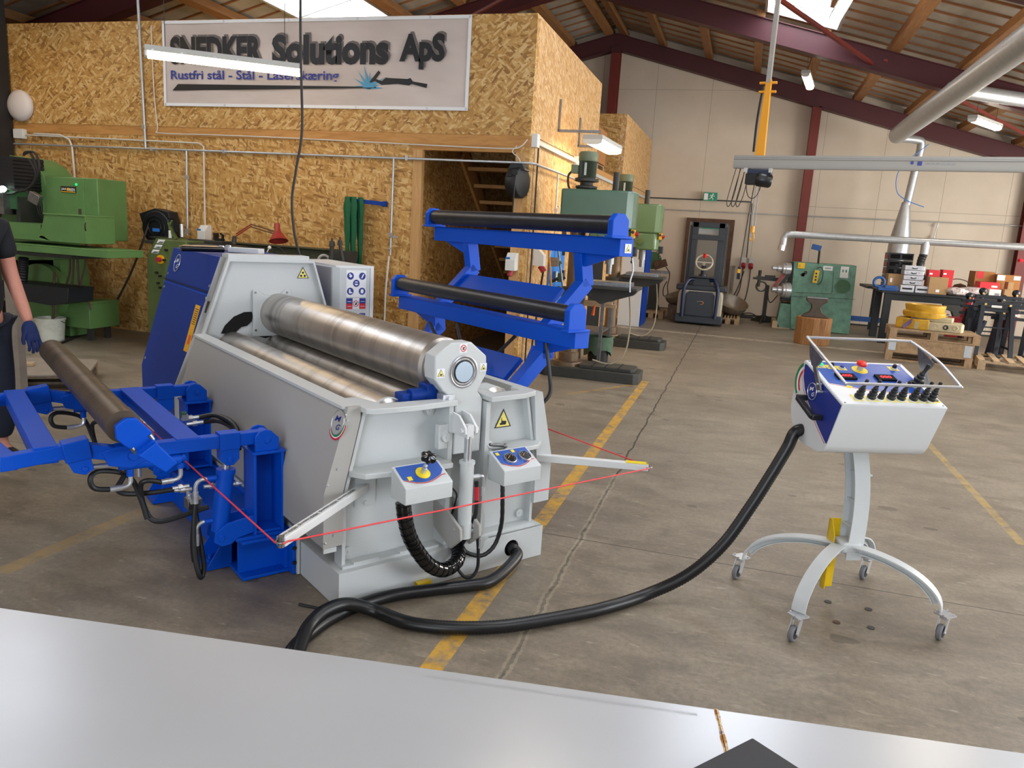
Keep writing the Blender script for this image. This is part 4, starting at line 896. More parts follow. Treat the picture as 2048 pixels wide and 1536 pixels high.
# ================================================================== CONTROL CART
KR = math.radians(23.8); KO = Vector((.557, 3.518, 0)); K1 = Vector((math.cos(KR), math.sin(KR), 0)); K2 = Vector((-math.sin(KR), math.cos(KR), 0))
K = thing('control_console', 'white control console with blue panel and black joysticks on a four-wheeled stand', 'console', KO, KR)
def kp_(mb, name, mt, par=None, **k): return mb.build(name, mt, par or K, **k)
WX, WY = .328, .284
for sx in (-1, 1):
    for sy in (-1, 1):
        # arched leg: curved flat top with an under-strip
        m = MB(); P = lambda t, r: Vector((sx*(.03+(WX-.035)*t), sy*(.02+(WY-.035)*t), .115+.19*math.sqrt(max(0, 1-t*t))*(1) - r*1.0))
        n_ = 18; d = Vector((sx*WX, sy*WY, 0)).normalized(); side_ = d.cross(Vector((0, 0, 1)))
        for w, th, off, t1 in ((.058, .006, 0, 1.), (.03, .004, .028, .97)):
            vs = []
            for i in range(n_+1):
                t = math.sin(PI/2*i/n_)*t1; p = P(t, 0) - Vector((0, 0, off*(1-.2*t)))-d*off*.9*t
                for q in (p-side_*w/2, p+side_*w/2, p+side_*w/2-Vector((0, 0, th))-d*th*t, p-side_*w/2-Vector((0, 0, th))-d*th*t): vs.append(q)
            fs = [(4*i+a, 4*i+4+a, 4*i+4+(a+1) % 4, 4*i+(a+1) % 4) for i in range(n_) for a in range(4)]+[(3, 2, 1, 0), (4*n_, 4*n_+1, 4*n_+2, 4*n_+3)]
            if sx*sy > 0: pass
            m.add(vs, fs)
        vs = []
        for i in range(n_+1):
            t = math.sin(PI/2*i/n_)*.97; p = P(t, 0); q = p-Vector((0, 0, .030))-d*.027*t
            for e in (-.003, .003): vs += [p+side_*e-Vector((0,0,.004)), q+side_*e]
        m.add(vs, [(4*i, 4*i+1, 4*i+5, 4*i+4) for i in range(n_)]+[(4*i+2, 4*i+6, 4*i+7, 4*i+3) for i in range(n_)])
        kp_(m, 'leg', 'white_paint')
        x, y = sx*WX, sy*WY
        m = MB(); m.box((x, y, .108), (.062, .062, .006), Matrix.Rotation(.3, 3, 'Z')); m.cyl((x, y, .09), (x, y, .106), .019); h = Vector((-.8, -.6, 0)); s_ = Vector((.6, -.8, 0))
        for e in (-.017, .017): a = Vector((x, y, .092))+s_*e; m.bar(a, a+h*.025-Vector((0, 0, .055)), .003, .028, up=h)
        for e in (-.024, .024):
            for g in (-.02, .02): m.cyl((x+e, y+g, .111), (x+e, y+g, .117), .005, seg=6)
        C_ = kp_(m, 'caster', 'zinc')
        m = MB(); c = Vector((x, y, .036))+h*.024; m.lathe([(.012, -.011), (.03, -.011), (.035, -.006), (.035, .006), (.03, .011), (.012, .011)], c, s_, 28); m.build('wheel', 'grey_rubber', C_)
        m = MB(); m.lathe([(.022, -.0125), (.022, .0125)], c, s_, 20); m.build('wheel_hub', 'black_rubber', C_)
        m = MB(); m.lathe([(.006, -.021), (.006, .021)], c, s_, 10); m.build('axle', 'zinc', C_)
# curved column: I-section swept
def col(z): t = (z-.28)/.48; return Vector((.04-.045*t*t, .0+.012*math.sin(PI*t), z))
m = MB()
for (ox, oy, wx, wy) in ((0, -.04, .072, .007), (0, .045, .06, .007), (.0, 0, .007, .085)):
    vs = []; n_ = 14
    for i in range(n_+1):
        z = .24+.53*i/n_; t = max(0, (z-.28)/.48); c = Vector((.035+.03*math.sin(PI*min(1, t*1.0))*1.0-.05*t*t, -.0+.05*t*t*0, z)); c.y += .03*math.sin(PI*t)-0.0
        for a, b in ((-1, -1), (1, -1), (1, 1), (-1, 1)): vs.append((c.x+ox+a*wx/2, c.y+oy+b*wy/2, z))
    m.add(vs, [(4*i+a, 4*i+(a+1) % 4, 4*i+4+(a+1) % 4, 4*i+4+a) for i in range(n_) for a in range(4)]+[(3, 2, 1, 0), (4*n_, 4*n_+1, 4*n_+2, 4*n_+3)])
for z, x in ((.38, .05), (.49, .063), (.62, .055)): m.bx(x-.03, x+.028, -.035+.02, .05+.02, z, z+.006)
kp_(m, 'column', 'white_paint')
m = MB(); m.box((.02, 0, .295), (.09, .09, .05)); kp_(m, 'leg_hub', 'white_paint', bevel=.01)
# yellow bracket behind the column
m = MB(); m.prism([(.02, .07), (.055, .07), (.055, .40), (.035, .40), (.0, .34), (.0, .2), (.02, .18)], 'x', -.045, -.04); m.bx(-.045, .01, .05, .056, .07, .40); kp_(m, 'yellow_bracket', 'yellow_paint')
# console body: D-shaped side profile (y, z)
FT, BT = Vector((-.222, .982)), Vector((.115, 1.102))
prof = [tuple(FT), (-.145, .79), (-.125, .762), (-.09, .747)]+[(.02+.165*math.cos(math.radians(a)), .90+.155*math.sin(math.radians(a))*1.0) for a in range(-95, 45, 9)]+[(.135, 1.04), (.145, 1.07), tuple(BT)]
CX0, CX1 = -.232, .222
m = MB(); m.prism(prof, 'x', CX0, CX1); CB = kp_(m, 'console_body', 'smooth_white', bevel=.002)
pdir = Vector((0, BT.x-FT.x, BT.y-FT.y)).normalized(); pn = Vector((0, -pdir.z, pdir.y))
def pp(x, s, up=0.): return Vector((x, FT.x, FT.y))+pdir*s+pn*up            # x across, s from front edge up the panel
PL = (BT-FT).length
def ppatch(pts, mt, name, up=.0012, par=CB, th=.0008):
    m = MB(); n_ = len(pts); vs = [pp(x, s, up) for x, s in pts]+[pp(x, s, up+th) for x, s in pts]
    m.add(vs, [tuple(range(n_))[::-1], tuple(range(n_, 2*n_))]+[(i, (i+1) % n_, n_+(i+1) % n_, n_+i) for i in range(n_)]); return m.build(name, mt, par, flat=True)
ppatch([(CX0+.004, .003), (CX1-.004, .003), (CX1-.004, PL-.003), (CX0+.004, PL-.003)], 'white_decal', 'panel_plate')
wave = [(CX0+.018+(.41)*k/14, .165-.06*math.sin(PI*.5*min(1, k/10))) for k in range(15)]
ppatch(wave+[(CX1-.02, PL-.015), (CX0+.022, PL-.015)], 'blue_decal', 'panel_artwork', .0022)
for off, mt in ((.006, 'red_decal'),): ppatch([(x, s-off) for x, s in wave]+[(x, s-off-.002) for x, s in wave[::-1]], mt, 'panel_stripe', .0022)
def pcyl(x, s, prof_, name, mt, par=CB, seg=20, tilt=(0, 0)):
    d = (pn+Vector((tilt[0], 0, 0))+pdir*tilt[1]).normalized(); m = MB(); m.lathe(prof_, pp(x, s, .002), d, seg); return m.build(name, mt, par)
JX = [-.148, -.093, -.052, -.008, .036, .09, .132, .170]
boot = [(.013, .005), (.015, .010), (.015, .014), (.011, .018), (.0135, .022), (.0135, .026), (.0095, .030), (.0115, .034), (.0115, .037), (.008, .041), (.0095, .044), (.006, .049), (.005, .058), (.006, .070), (.0055, .076), (.002, .078)]
bid = 0
def joystick(x, s, base=(.5, .5, .5), tilt=(0, 0), sc=1.):
    j = pcyl(x, s, [(.016, 0), (.016, .004), (.013, .007)], 'joystick', 'plastic_white')
    d = (pn+Vector((tilt[0], 0, 0))+pdir*tilt[1]).normalized(); m = MB(); m.lathe([(r*sc, h*sc) for r, h in boot], pp(x, s, .002), d, 18); m.build('rubber_boot', 'black_rubber', j)
    ppatch([(x-.022, s-.018), (x+.022, s-.018), (x+.022, s+.022), (x-.022, s+.022)], 'pale_yellow', 'function_label', .0021, j)
    ppatch([(x-.02, s+.02), (x-.012, s+.02), (x-.012, s+.03), (x-.02, s+.03)], 'yellow_decal', 'function_label', .0024, j)
for i, x in enumerate(JX): joystick(x, .045, tilt=(.12, -.02), sc=1.2 if i != 2 else .9)
joystick(.165, .16, tilt=(.25, -.02), sc=1.45)
ppatch([(.185, .035), (.212, .035), (.212, .085), (.192, .09)], 'yellow_decal', 'key_label', .0023); pcyl(.199, .052, [(.011, .001), (.011, .003)], 'key_cap', 'black_plastic')
# displays with red digits
def display(x, s, txt):
    m = MB(); w, h = .085, .042; vs = [pp(x+a*w/2, s+b*h/2, up) for up in (.001, .012) for a, b in ((-1, -1), (1, -1), (1, 1), (-1, 1))]; m.add(vs, [(3, 2, 1, 0), (4, 5, 6, 7), (0, 1, 5, 4), (1, 2, 6, 5), (2, 3, 7, 6), (3, 0, 4, 7)])
    D = m.build('display', 'display_black', CB); lettering(txt, 'digits', 'led_red', D, pp(x-.025, s-.009, .0125), (1, 0, 0), pdir, .05, .018, .01)
display(-.115, .215, '-000'); display(.065, .215, '000')
e = pcyl(-.015, .285, [(.034, 0), (.034, .0012)], 'emergency_stop', 'yellow_decal')
pcyl(-.015, .285, [(.012, .001), (.012, .022)], 'stop_collar', 'plastic_grey', e); pcyl(-.015, .285, [(.013, .022), (.021, .026), (.022, .034), (.017, .040), (.006, .042)], 'stop_button', 'red_plastic', e, 28)
for x, s, mt in ((-.185, .305, 'green_lamp'), (-.14, .298, 'black_plastic'), (-.095, .292, 'navy_decal'), (.155, .305, 'black_plastic')):
    ppatch([(x-.02, s-.016), (x+.02, s-.016), (x+.02, s+.018), (x-.024, s+.02)], 'yellow_decal', 'switch_label', .0024); b = pcyl(x, s, [(.013, 0), (.013, .005), (.010, .008)], 'rotary_switch', 'plastic_grey'); pcyl(x, s, [(.009, .006), (.008, .014)] if mt != 'black_plastic' else [(.01, .006), (.009, .02), (.004, .024)], 'switch_cap', mt, b)
for x in (CX0+.014, CX1-.014):
    for s in (.012, PL-.012): pcyl(x, s, [(.004, .0), (.004, .0018)], 'panel_screw', 'dull_steel', seg=10)
ppatch([(-.155, .135), (-.135, .125), (-.12, .14), (-.14, .15)], 'yellow_decal', 'small_label', .0027)
# left side artwork: navy field with red line, flag arcs, badge
sideX = CX0-.0012
def spoly(pts, mt, name, off=0.):
    m = MB(); m.prism(pts, 'x', sideX-off-.0006, sideX-off); return m.build(name, mt, CB, flat=True)
curve = [(.123-.01, 1.085), (.11, 1.03), (.085, .98), (.045, .935), (-.01, .89), (-.07, .845), (-.136, .80)]
spoly([(-.215, .976), (.095, 1.088)]+[(y-.005, z) for y, z in curve]+[(-.148, .80)], 'navy_decal', 'side_artwork')
for o0, mt in ((.0, 'white_decal'), (.003, 'red_decal')): spoly([(y+o0, z-o0) for y, z in curve]+[(y+o0+.003, z-o0-.002) for y, z in curve[::-1]], mt, 'side_stripe', .0004)
for r0, r1, mt in ((.085, .10, 'green_decal'), (.072, .084, 'white_decal'), (.06, .071, 'red_decal')):
    spoly([(.075+r1*math.cos(math.radians(a)), 1.005+r1*math.sin(math.radians(a))*.95) for a in range(-40, 66, 8)]+[(.075+r0*math.cos(math.radians(a)), 1.005+r0*math.sin(math.radians(a))*.95) for a in range(64, -41, -8)], mt, 'side_arc', .0002)
badge(CB, (sideX-.001, .015, .985), (-1, 0, 0), (0, .1, 1), .036, 'navy_decal', 'white_decal', False)
m = MB(); m.bar((CX0-.042, .055, .948), (CX0-.042, -.085, .895), .024, .02); m.bar((CX0, .055, .948), (CX0-.048, .055, .948), .022, .024); m.bar((CX0, -.085, .895), (CX0-.048, -.085, .895), .022, .024); kp_(m, 'carry_handle', 'black_plastic', CB, bevel=.004)
# guard hoop around the panel on two plates
hb, hf = (.10, 1.205), (-.238, 1.072)
HX0, HX1 = CX0-.012, CX1+.03
q = [Vector((HX0, hb[0], hb[1])), Vector((HX1, hb[0]+.02, hb[1])), Vector((HX1, .0, 1.16)), Vector((HX1, hf[0], hf[1])), Vector((HX0, hf[0], hf[1])), Vector((HX0, .0, 1.16)), Vector((HX0, hb[0], hb[1]))]
m = MB(); m.tube([q[0], q[1]], .006, 10); m.tube([q[1], Vector((HX1+.012, .03, 1.175)), Vector((HX1+.016, -.08, 1.138)), q[3]], .006, 10, sub=5); m.tube([q[3], q[4]], .006, 10); m.tube([q[4], q[0]], .006, 10)
for z in (q[0], q[1], q[3], q[4]): m.sph(z, .0065, 10, 6)
HP = kp_(m, 'guard_hoop', 'chrome')
for x in (HX0, HX1+.006):
    m = MB(); m.prism([(-.02, 1.148), (.07, 1.185), (.055, 1.13), (.03, 1.095), (.0, 1.09), (-.03, 1.11), (-.05, 1.135)], 'x', x-.003, x+.003)
    m.bar((x, .015, 1.11), (x, -.06, 1.0), .008, .024, up=(0, 1, .7)); m.build('hoop_plate', 'dull_steel', HP)
    for dz in (0, .028): m = MB(); m.cyl((x-.012, -.062+dz*.6, 1.0+dz), (x+.012, -.062+dz*.6, 1.0+dz), .006, seg=10); m.build('hoop_bolt', 'zinc', HP)
kW = lambda p: KO+K1*p[0]+K2*p[1]+Vector((0, 0, p[2]))
# ------------------------------------------------------------------ corrugated cable hose from the machine base to the console
R_ = .0275
pts = [toW(Vector((hc, .12, hz))), toW(Vector((hc, .01, hz))), toW(Vector((.885, -.06, .06)))]
pts += [fl(x, y, R_+.004) for x, y in ((985, 1160), (930, 1172), (860, 1180), (780, 1192), (710, 1213), (655, 1240), (612, 1272), (585, 1300), (577, 1322), (588, 1330))]
pts += [fl(x, y, z) for x, y, z in ((600, 1290, R_+.02), (618, 1252, .06), (650, 1222, .075), (695, 1208, .07))]
pts += [fl(x, y, R_+.004) for x, y in ((752, 1222), (815, 1245), (900, 1255), (1000, 1253), (1100, 1238), (1200, 1218))]
p1 = fl(1290, 1190, R_+.01); p2 = kW((-.15, .07, .80)); nrm = (p2-p1).cross(Vector((0, 0, 1))).normalized()
pts += [p1]+[atP(x, y, p1, nrm) for x, y in ((1375, 1150), (1445, 1090), (1500, 1015), (1545, 945), (1575, 895), (1594, 862))]+[p2]
m = MB(); pt, _ = spline(pts, 30); m.tube(pt, R_, seg=14, ridge=-.085)
m.build('corrugated_hose', 'hose_black', label='thick black corrugated cable hose looping over the floor from the rolling machine to the console', cat='hose', sharp=80)
m = MB(); m.tube([fl(598, 1208, .01), fl(620, 1213, .006), fl(650, 1216, .006), fl(700, 1205, .006)], .006, sub=5); m.build('cable_end', 'black_rubber', label='short thin black cable end on the floor beside the machine base corner', cat='cable')
# ================================================================== FOREGROUND SHEET ON ITS TABLE
SA = Vector(fl(0, 1216, .75)); SB = Vector(fl(2048, 1507, .75)); sx_ = (SB-SA).normalized(); sy_ = Vector((-sx_.y, sx_.x, 0))
ang = math.atan2(sx_.y, sx_.x)
T0 = thing('sheet_table', 'low steel work table hidden beneath the large shiny steel sheet', 'table', (SA.x, SA.y, 0), ang)
m = MB(); m.bx(-.3, 2.9, -1.25, -.08, .69, .744); m.build('table_top', 'bench_dark', T0)
for x in (-.2, 2.8):
    for y in (-1.2, -.13): m = MB(); m.bx(x-.03, x+.03, y-.03, y+.03, 0, .69); m.build('leg', 'bench_dark', T0)
SH = thing('steel_sheet', 'large shiny stainless steel sheet with a brown weld seam lying across the foreground', 'metal sheet', (SA.x, SA.y, 0), ang)
def sL(P): d = P-Vector((SA.x, SA.y, 0)); return Vector((d.dot(sx_), d.dot(sy_), P.z))
w0, w1 = sL(fl(1432, 1418, .75)), sL(fl(1452, 1500, .75)); wd_ = (w1-w0).normalized(); w2 = w0+wd_*1.3
m = MB(); m.prism([(-.5, 0), (w0.x-.003, 0), (w2.x-.003, w2.y), (-.5, -1.3)], 'z', .747, .75); m.build('sheet_panel', 'steel_sheet_skin', SH)
m = MB(); m.prism([(w0.x+.003, 0), (3.1, 0), (3.1, -1.3), (w2.x+.003, w2.y)], 'z', .747, .75); m.build('sheet_panel', 'steel_sheet_skin', SH)
m = MB(); n_ = 60
for e, zz in ((.0042, .0006), (.0024, .0014)):
    vs = []
    for i in range(n_+1):
        c = w0+wd_*(1.3*i/n_); r = e*(1+.25*math.sin(i*2.1)+.15*math.sin(i*5.3)); vs += [(c.x-r, c.y, .7502), (c.x, c.y, .7502+zz), (c.x+r, c.y, .7502)]
    m.add(vs, [(3*i+a, 3*i+a+1, 3*i+a+4, 3*i+a+3) for i in range(n_) for a in (0, 1)])
m.build('weld_seam', 'weld_heat', SH)
a = sL(fl(852, 1352, .75)); mat('sheet_print', '#9a9c9e', .5)
lettering('ARCEOACLIA YIN DE MARTITA N  2BYP8T2033 309 3 00 mm COLATA E250708 EN10088-2 / EN10088-2 // WNIN 4301 / ARPS 3404', 'printed_text', 'sheet_print', SH, (a.x, a.y-.004, .7501), (1, 0, 0), (0, 1, 0), .50, .0085, 0, .0002)
f = [fl(1505, 1475, .80), fl(1606, 1540, .80)]; p0 = f[0]
BF = MB(); q = [p0, fl(1640, 1562, .80), fl(1560, 1680, .80), fl(1340, 1558, .80)]
BF.prism([(p.x, p.y) for p in q], 'z', .752, .80); BF.build('black_case', 'black_folder', label='black flat case corner lying on the steel sheet at the bottom edge', cat='case', bevel=.002)

for k, (x, y) in enumerate(((1656, 1204), (1737, 1219), (1673, 1245), (1742, 1256))):
    p = fl(x, y); m = MB(); m.cyl((p.x, p.y, 0), (p.x, p.y, .003), .016, seg=18); m.build('floor_plug', 'rust_brown' if k == 2 else 'cast_dark', label='small round dark plug set in the floor under the console stand', cat='plug', group='floor plugs under the console')
# ================================================================== LEFT SIDE: green milling machine
G_ = thing('milling_machine', 'big green milling machine with black bellows by the chipboard wall at the left', 'milling machine', (-7.9, 7.0, 0))
GX, GY = -7.9, 7.0
def gl(x, y, Y=6.9): p = atY(x, y, Y); return Vector((p.x-GX, p.y-GY, p.z))
def gp(mb, name, mt='mill_green', par=None, **k): return mb.build(name, mt, par or G_, **k)
def pol(pts, Y): return [(gl(x, y, Y).x, gl(x, y, Y).z) for x, y in pts]
# column with curved back
m = MB(); m.prism(pol(((34, 312), (60, 316), (85, 330), (102, 352), (112, 400), (118, 470), (124, 560), (120, 600), (20, 600), (0, 480), (30, 400)), 7.3), 'y', .2, .62); gp(m, 'column', bevel=.006)
m = MB(); z0, z1 = gl(0, 378).z, gl(0, 312).z; x1 = gl(35, 340).x
n_ = 9
for k in range(n_): zz = z0+(z1-z0)*k/n_; m.prism([(x1-.9, zz), (x1, zz), (x1, zz+(z1-z0)/n_*.5), (x1-.01, zz+(z1-z0)/n_*.98), (x1-.9, zz+(z1-z0)/n_*.98)], 'y', -.15, .25)
gp(m, 'way_bellows', 'black_rubber')
m = MB(); m.bx(x1-.9, x1-.03, -.12, .2, 1.48, z0); gp(m, 'milling_head', 'mill_green_dark'); m = MB(); m.bx(x1-.7, x1-.12, -.2, .1, 1.42, 1.72); m.cyl((x1-.25, -.2, 1.62), (x1-.25, -.28, 1.62), .05); gp(m, 'spindle_housing', 'dull_steel')
m = MB(); m.bx(x1-.06, x1+.0, -.1, .2, 1.17, 1.62); gp(m, 'vertical_guide', 'cast_dark')
m = MB(); m.cyl((x1-.18, -.17, 1.66), (x1-.11, -.2, 1.70), .025, .035); m.build('work_light', 'lamp_glow', G_)
# switch cabinet at the right with its plate
c0, c1 = gl(90, 352, 7.0), gl(167, 357, 7.0); cz0 = gl(167, 480, 7.0).z; side_c = gl(194, 358, 7.0)
m = MB(); m.bx(c0.x, side_c.x, .0, .42, cz0, c0.z); cab = gp(m, 'switch_cabinet', bevel=.008)
m = MB(); m.bx(c0.x+.01, c1.x, -.008, .0, cz0+.01, c0.z-.01); m.build('cabinet_door', 'mill_green', cab, bevel=.003)
p = gl(137, 379, 6.99); m = MB(); m.bx(p.x-.105, p.x+.105, -.016, -.008, p.z-.033, p.z+.033); pl_ = m.build('name_plate', 'black_decal', cab)
lettering('JAK', 'plate_letters', 'white_decal', pl_, (p.x-.095, -.0165, p.z-.016), (1, 0, 0), (0, 0, 1), .075, .032, .015); lettering('BSEN', 'plate_letters', 'white_decal', pl_, (p.x+.018, -.0165, p.z-.016), (1, 0, 0), (0, 0, 1), .078, .032, .015)
m = MB(); m.cyl((p.x-.0, -.016, p.z+.002), (p.x-.0, -.019, p.z+.002), .018, seg=16); m.bx(p.x-.1, p.x+.1, -.018, -.016, p.z-.030, p.z-.022); m.build('plate_emblem', 'amber_label', pl_)
p = gl(153, 369, 6.99); m = MB(); m.cyl((p.x, -.008, p.z), (p.x, -.02, p.z), .014); m.build('indicator_lamp', 'green_lamp', cab)
p = gl(160, 425, 6.99); m = MB(); m.bx(p.x-.02, p.x+.02, -.012, -.008, p.z-.11, p.z+.04); m.build('door_handle', 'cable_brown', cab)
# splash tray and table
a, b = gl(84, 430, 6.6), gl(170, 434, 6.6); lo = gl(170, 488, 6.6)
m = MB(); m.prism([(a.x-.06, lo.z+.03), (a.x+.03, a.z), (b.x, b.z), (b.x, lo.z), (a.x+.10, lo.z)], 'y', -.4, .0); m.bx(a.x+.02, b.x, -.41, .0, b.z-.0, b.z+.015); gp(m, 'splash_tray', bevel=.004)
m = MB(); m.prism([(a.x-.9, lo.z+.05), (a.x+.0, lo.z+.05), (a.x+.1, lo.z-.0), (a.x-.9, lo.z-.0)], 'y', -.4, .1); m.bx(a.x-.9, a.x-.05, -.38, .1, lo.z+.05, lo.z+.17); gp(m, 'saddle')
p, q = gl(219, 504, 6.5), gl(219, 517, 6.5)
m = MB(); m.bx(p.x-1.6, p.x-.02, -.5, .0, q.z-.0, p.z); m.bx(p.x-1.6, p.x-.02, -.5, .0, p.z-.0, p.z+.012); gp(m, 'work_table', bevel=.004)
m = MB(); m.bx(p.x-1.55, p.x-.55, -.45, .2, q.z-.045, q.z+.005); gp(m, 'table_slide', 'cast_dark')
a, b = gl(144, 576, 6.7), gl(0, 570, 6.7)
m = MB(); m.prism([(b.x-.1, a.z-.17), (b.x-.1, a.z), (a.x-.0, a.z), (a.x-.02, a.z-.16), (a.x-.25, a.z-.21)], 'y', -.35, .0); gp(m, 'chip_tray', 'bench_dark', bevel=.004)
m = MB(); a = gl(178, 606, 7.15); c = gl(178, 658, 7.15); m.bx(a.x-.95, a.x, .15, .6, c.z, a.z-.02); m.bx(a.x-.24, a.x, .15, .6, a.z-.02, a.z+.01); m.bx(a.x-1.0, a.x-.35, .2, .6, .02, c.z+.3); gp(m, 'machine_base', bevel=.006)
m = MB(); m.bx(a.x-.1, a.x-.05, .2, .26, 0, c.z); gp(m, 'foot', 'cast_dark'); m = MB(); m.bx(a.x-.1, a.x-.05, .45, .51, 0, c.z); gp(m, 'foot', 'cast_dark')
m = MB(); m.prism(pol(((30, 520), (118, 520), (124, 560), (126, 600), (30, 600)), 7.2), 'y', .2, .6); m.lathe([(.34, 0), (.34, .1)], (gl(85, 560, 7.1).x, .05, gl(85, 585, 7.1).z), (0, 1, 0), 30); gp(m, 'knee')
m = MB(); pts = [gl(x, y, 6.75) for x, y in ((47, 515), (46, 540), (44, 570))]; m.tube(pts, .05, sub=12, ridge=.12, seg=14); gp(m, 'flexible_bellows', 'black_rubber')
for pts, r in ((((47, 310), (52, 304), (68, 305), (77, 320), (78, 340), (70, 360), (58, 376), (45, 382), (20, 378), (0, 376)), .013), (((47, 310), (60, 306), (72, 330), (76, 345)), .012), (((0, 386), (25, 387), (45, 380), (62, 388)), .012), (((58, 318), (72, 345), (66, 368), (50, 380)), .013)):
    m = MB(); m.tube([gl(x, y, 6.85) for x, y in pts], r, sub=6); gp(m, 'machine_cable', 'cable_dark')
p = gl(71, 397, 6.7); m = MB(); m.box(p, (.14, .06, .11), Matrix.Rotation(math.radians(22), 3, 'Y')); js = gp(m, 'junction_box', 'dull_steel', bevel=.004)
for k in range(3): m = MB(); q = p+Vector((.01+.03*k, -.0, -.05)); m.tube([q, q+Vector((.01, .02, -.12)), q+Vector((.05+.02*k, .1, -.23))], .005, sub=4); m.build('sensor_cable', 'cable_dark', js)
for pts in (((140, 515), (139, 545), (132, 570)), ((147, 516), (146, 550), (143, 572)), ((155, 518), (157, 560), (159, 600)), ((173, 487), (170, 530), (161, 570), (158, 605)), ((158, 590), (165, 598), (178, 606), (181, 620))):
    m = MB(); m.tube([gl(x, y, 6.95) for x, y in pts], .011, sub=6); gp(m, 'hanging_cable', 'cable_brown')
p = gl(174, 446, 6.58); m = MB(); m.tube([p+Vector((0, -.02, 0)), p+Vector((.012, -.04, -.03)), p+Vector((.005, -.03, -.07)), p+Vector((-.01, -.01, -.08))], .007, sub=4); gp(m, 'tray_handle', 'black_plastic')
# white buckets with a stick
def bucket(loc, r, h, label, sq=False):
    t = thing('bucket', label, 'bucket', loc); m = MB()
    m.lathe([(r*.86, 0), (r, h), (r*1.05, h), (r*1.05, h-.02), (r*.99, h-.02), (r*.98, h), (r*.94, h-.004), (r*.8, .01)], (0, 0, 0), (0, 0, 1), 10 if sq else 28, a0=.3, caps=False); m.lathe([(r*.86, 0), (r*.86, .004)], (0, 0, 0), (0, 0, 1), 28); m.lathe([(r*.92, h*.7), (r*.92, h*.71)], (0, 0, 0), (0, 0, 1), 24); m.build('pail', 'bucket_white', t, sharp=50)
    m = MB(); m.tube([(r*1.03*math.cos(a), r*1.03*math.sin(a), h-.03-.06*math.sin(a)) for a in [PI*k/10 for k in range(11)]], .004); m.build('handle', 'dull_steel', t); return t
bk = fl(103, 681); bucket((bk.x, bk.y, 0), .155, .27, 'round white bucket with a brown stick in it beside the green milling machine')
b2 = fl(52, 678); bucket((b2.x-.04, b2.y+.1, 0), .17, .25, 'angular white plastic bucket left of the round one', True)
m = MB(); m.cyl((bk.x+.02, bk.y+.0, .02), (bk.x+.1, bk.y-.0, .80), .014, seg=10); m.build('stick', 'rust_brown', label='thin brown stick standing in the round white bucket', cat='stick')
# pallet with boards on the floor behind the left support
def pallet(loc, rz, label, cat='pallet', L=1.2, W=.8, mt='pallet_wood', group=None, gap=1, nb=7):
    t = thing('pallet', label, cat, loc, rz, group)
    for x in (-L/2+.05, 0, L/2-.05):
        for y in (-W/2+.05, 0, W/2-.05): m = MB(); m.bx(x-.05, x+.05, y-.05, y+.05, .022, .10); m.build('block', mt, t)
    for y in (-W/2+.05, 0, W/2-.05): m = MB(); m.bx(-L/2, L/2, y-.05, y+.05, 0, .022); m.build('bottom_board', mt, t)
    for x in (-L/2+.05, 0, L/2-.05): m = MB(); m.bx(x-.05, x+.05, -W/2, W/2, .10, .122); m.build('stringer_board', mt, t)
    for k in range(nb): y = -W/2+.045+(W-.09)*k/(nb-1); m = MB(); m.bx(-L/2, L/2, y-.042, y+.042, .122, .144); m.build('deck_board', mt, t)
    return t
pa = fl(238, 762); pq = Vector((pa.x-.60, pa.y-.55, 0))
pallet(pq, math.radians(38), 'dark worn pallet on the floor behind the brown roller', mt='pallet_dark')
m = MB(); m.X = Matrix.Translation(pq+Vector((.0, .0, 0))) @ Matrix.Rotation(math.radians(38), 4, 'Z'); m.prism([(-.75, -.45), (.62, -.40), (.62, .3), (.3, .42), (-.75, .42)], 'z', .146, .158); m.build('board', 'board_grey', label='thin grey sheet of board lying on the dark pallet at left', cat='board')
for k, (o, mt, lb) in enumerate((((-.5, .02), 'plank_light', 'pale narrow wooden plank lying on the pallet, nearer the wall'), ((-.55, -.22), 'plank_light', 'pale narrow wooden plank lying on the pallet, nearer the blue frame'))):
    m = MB(); m.X = Matrix.Translation(pq) @ Matrix.Rotation(math.radians(38+3*k), 4, 'Z'); m.bx(o[0]-.5, o[0]+.65, o[1]-.05, o[1]+.05, .16, .185); m.build('plank', mt, label=lb, cat='plank')
for p, r_ in (((-.62, .28), .3), ((-.7, .18), -.3)):
    m = MB(); m.X = Matrix.Translation(pq) @ Matrix.Rotation(math.radians(30)+r_, 4, 'Z'); m.bx(p[0]-.18, p[0]+.18, p[1]-.015, p[1]+.015, .16, .17); m.build('steel_offcut', 'cable_dark', label='dark narrow steel offcut on the board, '+('farther from the blue arm' if r_ > 0 else 'nearer the blue arm'), cat='offcut')
# wooden post the person leans over
w = fl(14, 800); w = fl(22, 800, .0); wp = atP(22, 790, (-4.9, 4.3, 0), (0, 1, 0))
m = MB(); m.bx(-5.08, -4.99, 4.25, 4.31, 0, 1.02); m.build('upright_board', 'board_grey', label='upright grey board standing behind the person at the left edge', cat='board')
# ------------------------------------------------------------------ person at the left edge (dark work clothes, blue gloves)
PX = Vector((-4.29, 3.36, 0))
P_ = thing('person', 'person in dark work clothes with blue gloves standing at the left edge', 'person', PX, math.radians(75))
def skin(name, pts, edges, radii, mt, par=P_, root=0, lev=2):
    me = bpy.data.meshes.new(name); me.from_pydata(pts, edges, []); me.materials.append(MT[mt]); o = bpy.data.objects.new(name, me); COL.objects.link(o); o.parent = par
    sk = o.modifiers.new('skin', 'SKIN'); d = me.skin_vertices[0].data
    for v, r in zip(d, radii):
        v.radius = r if isinstance(r, tuple) else (r, r)
    d[root].use_root = True; sk.use_smooth_shade = True
    s = o.modifiers.new('sub', 'SUBSURF'); s.levels = s.render_levels = lev; return o
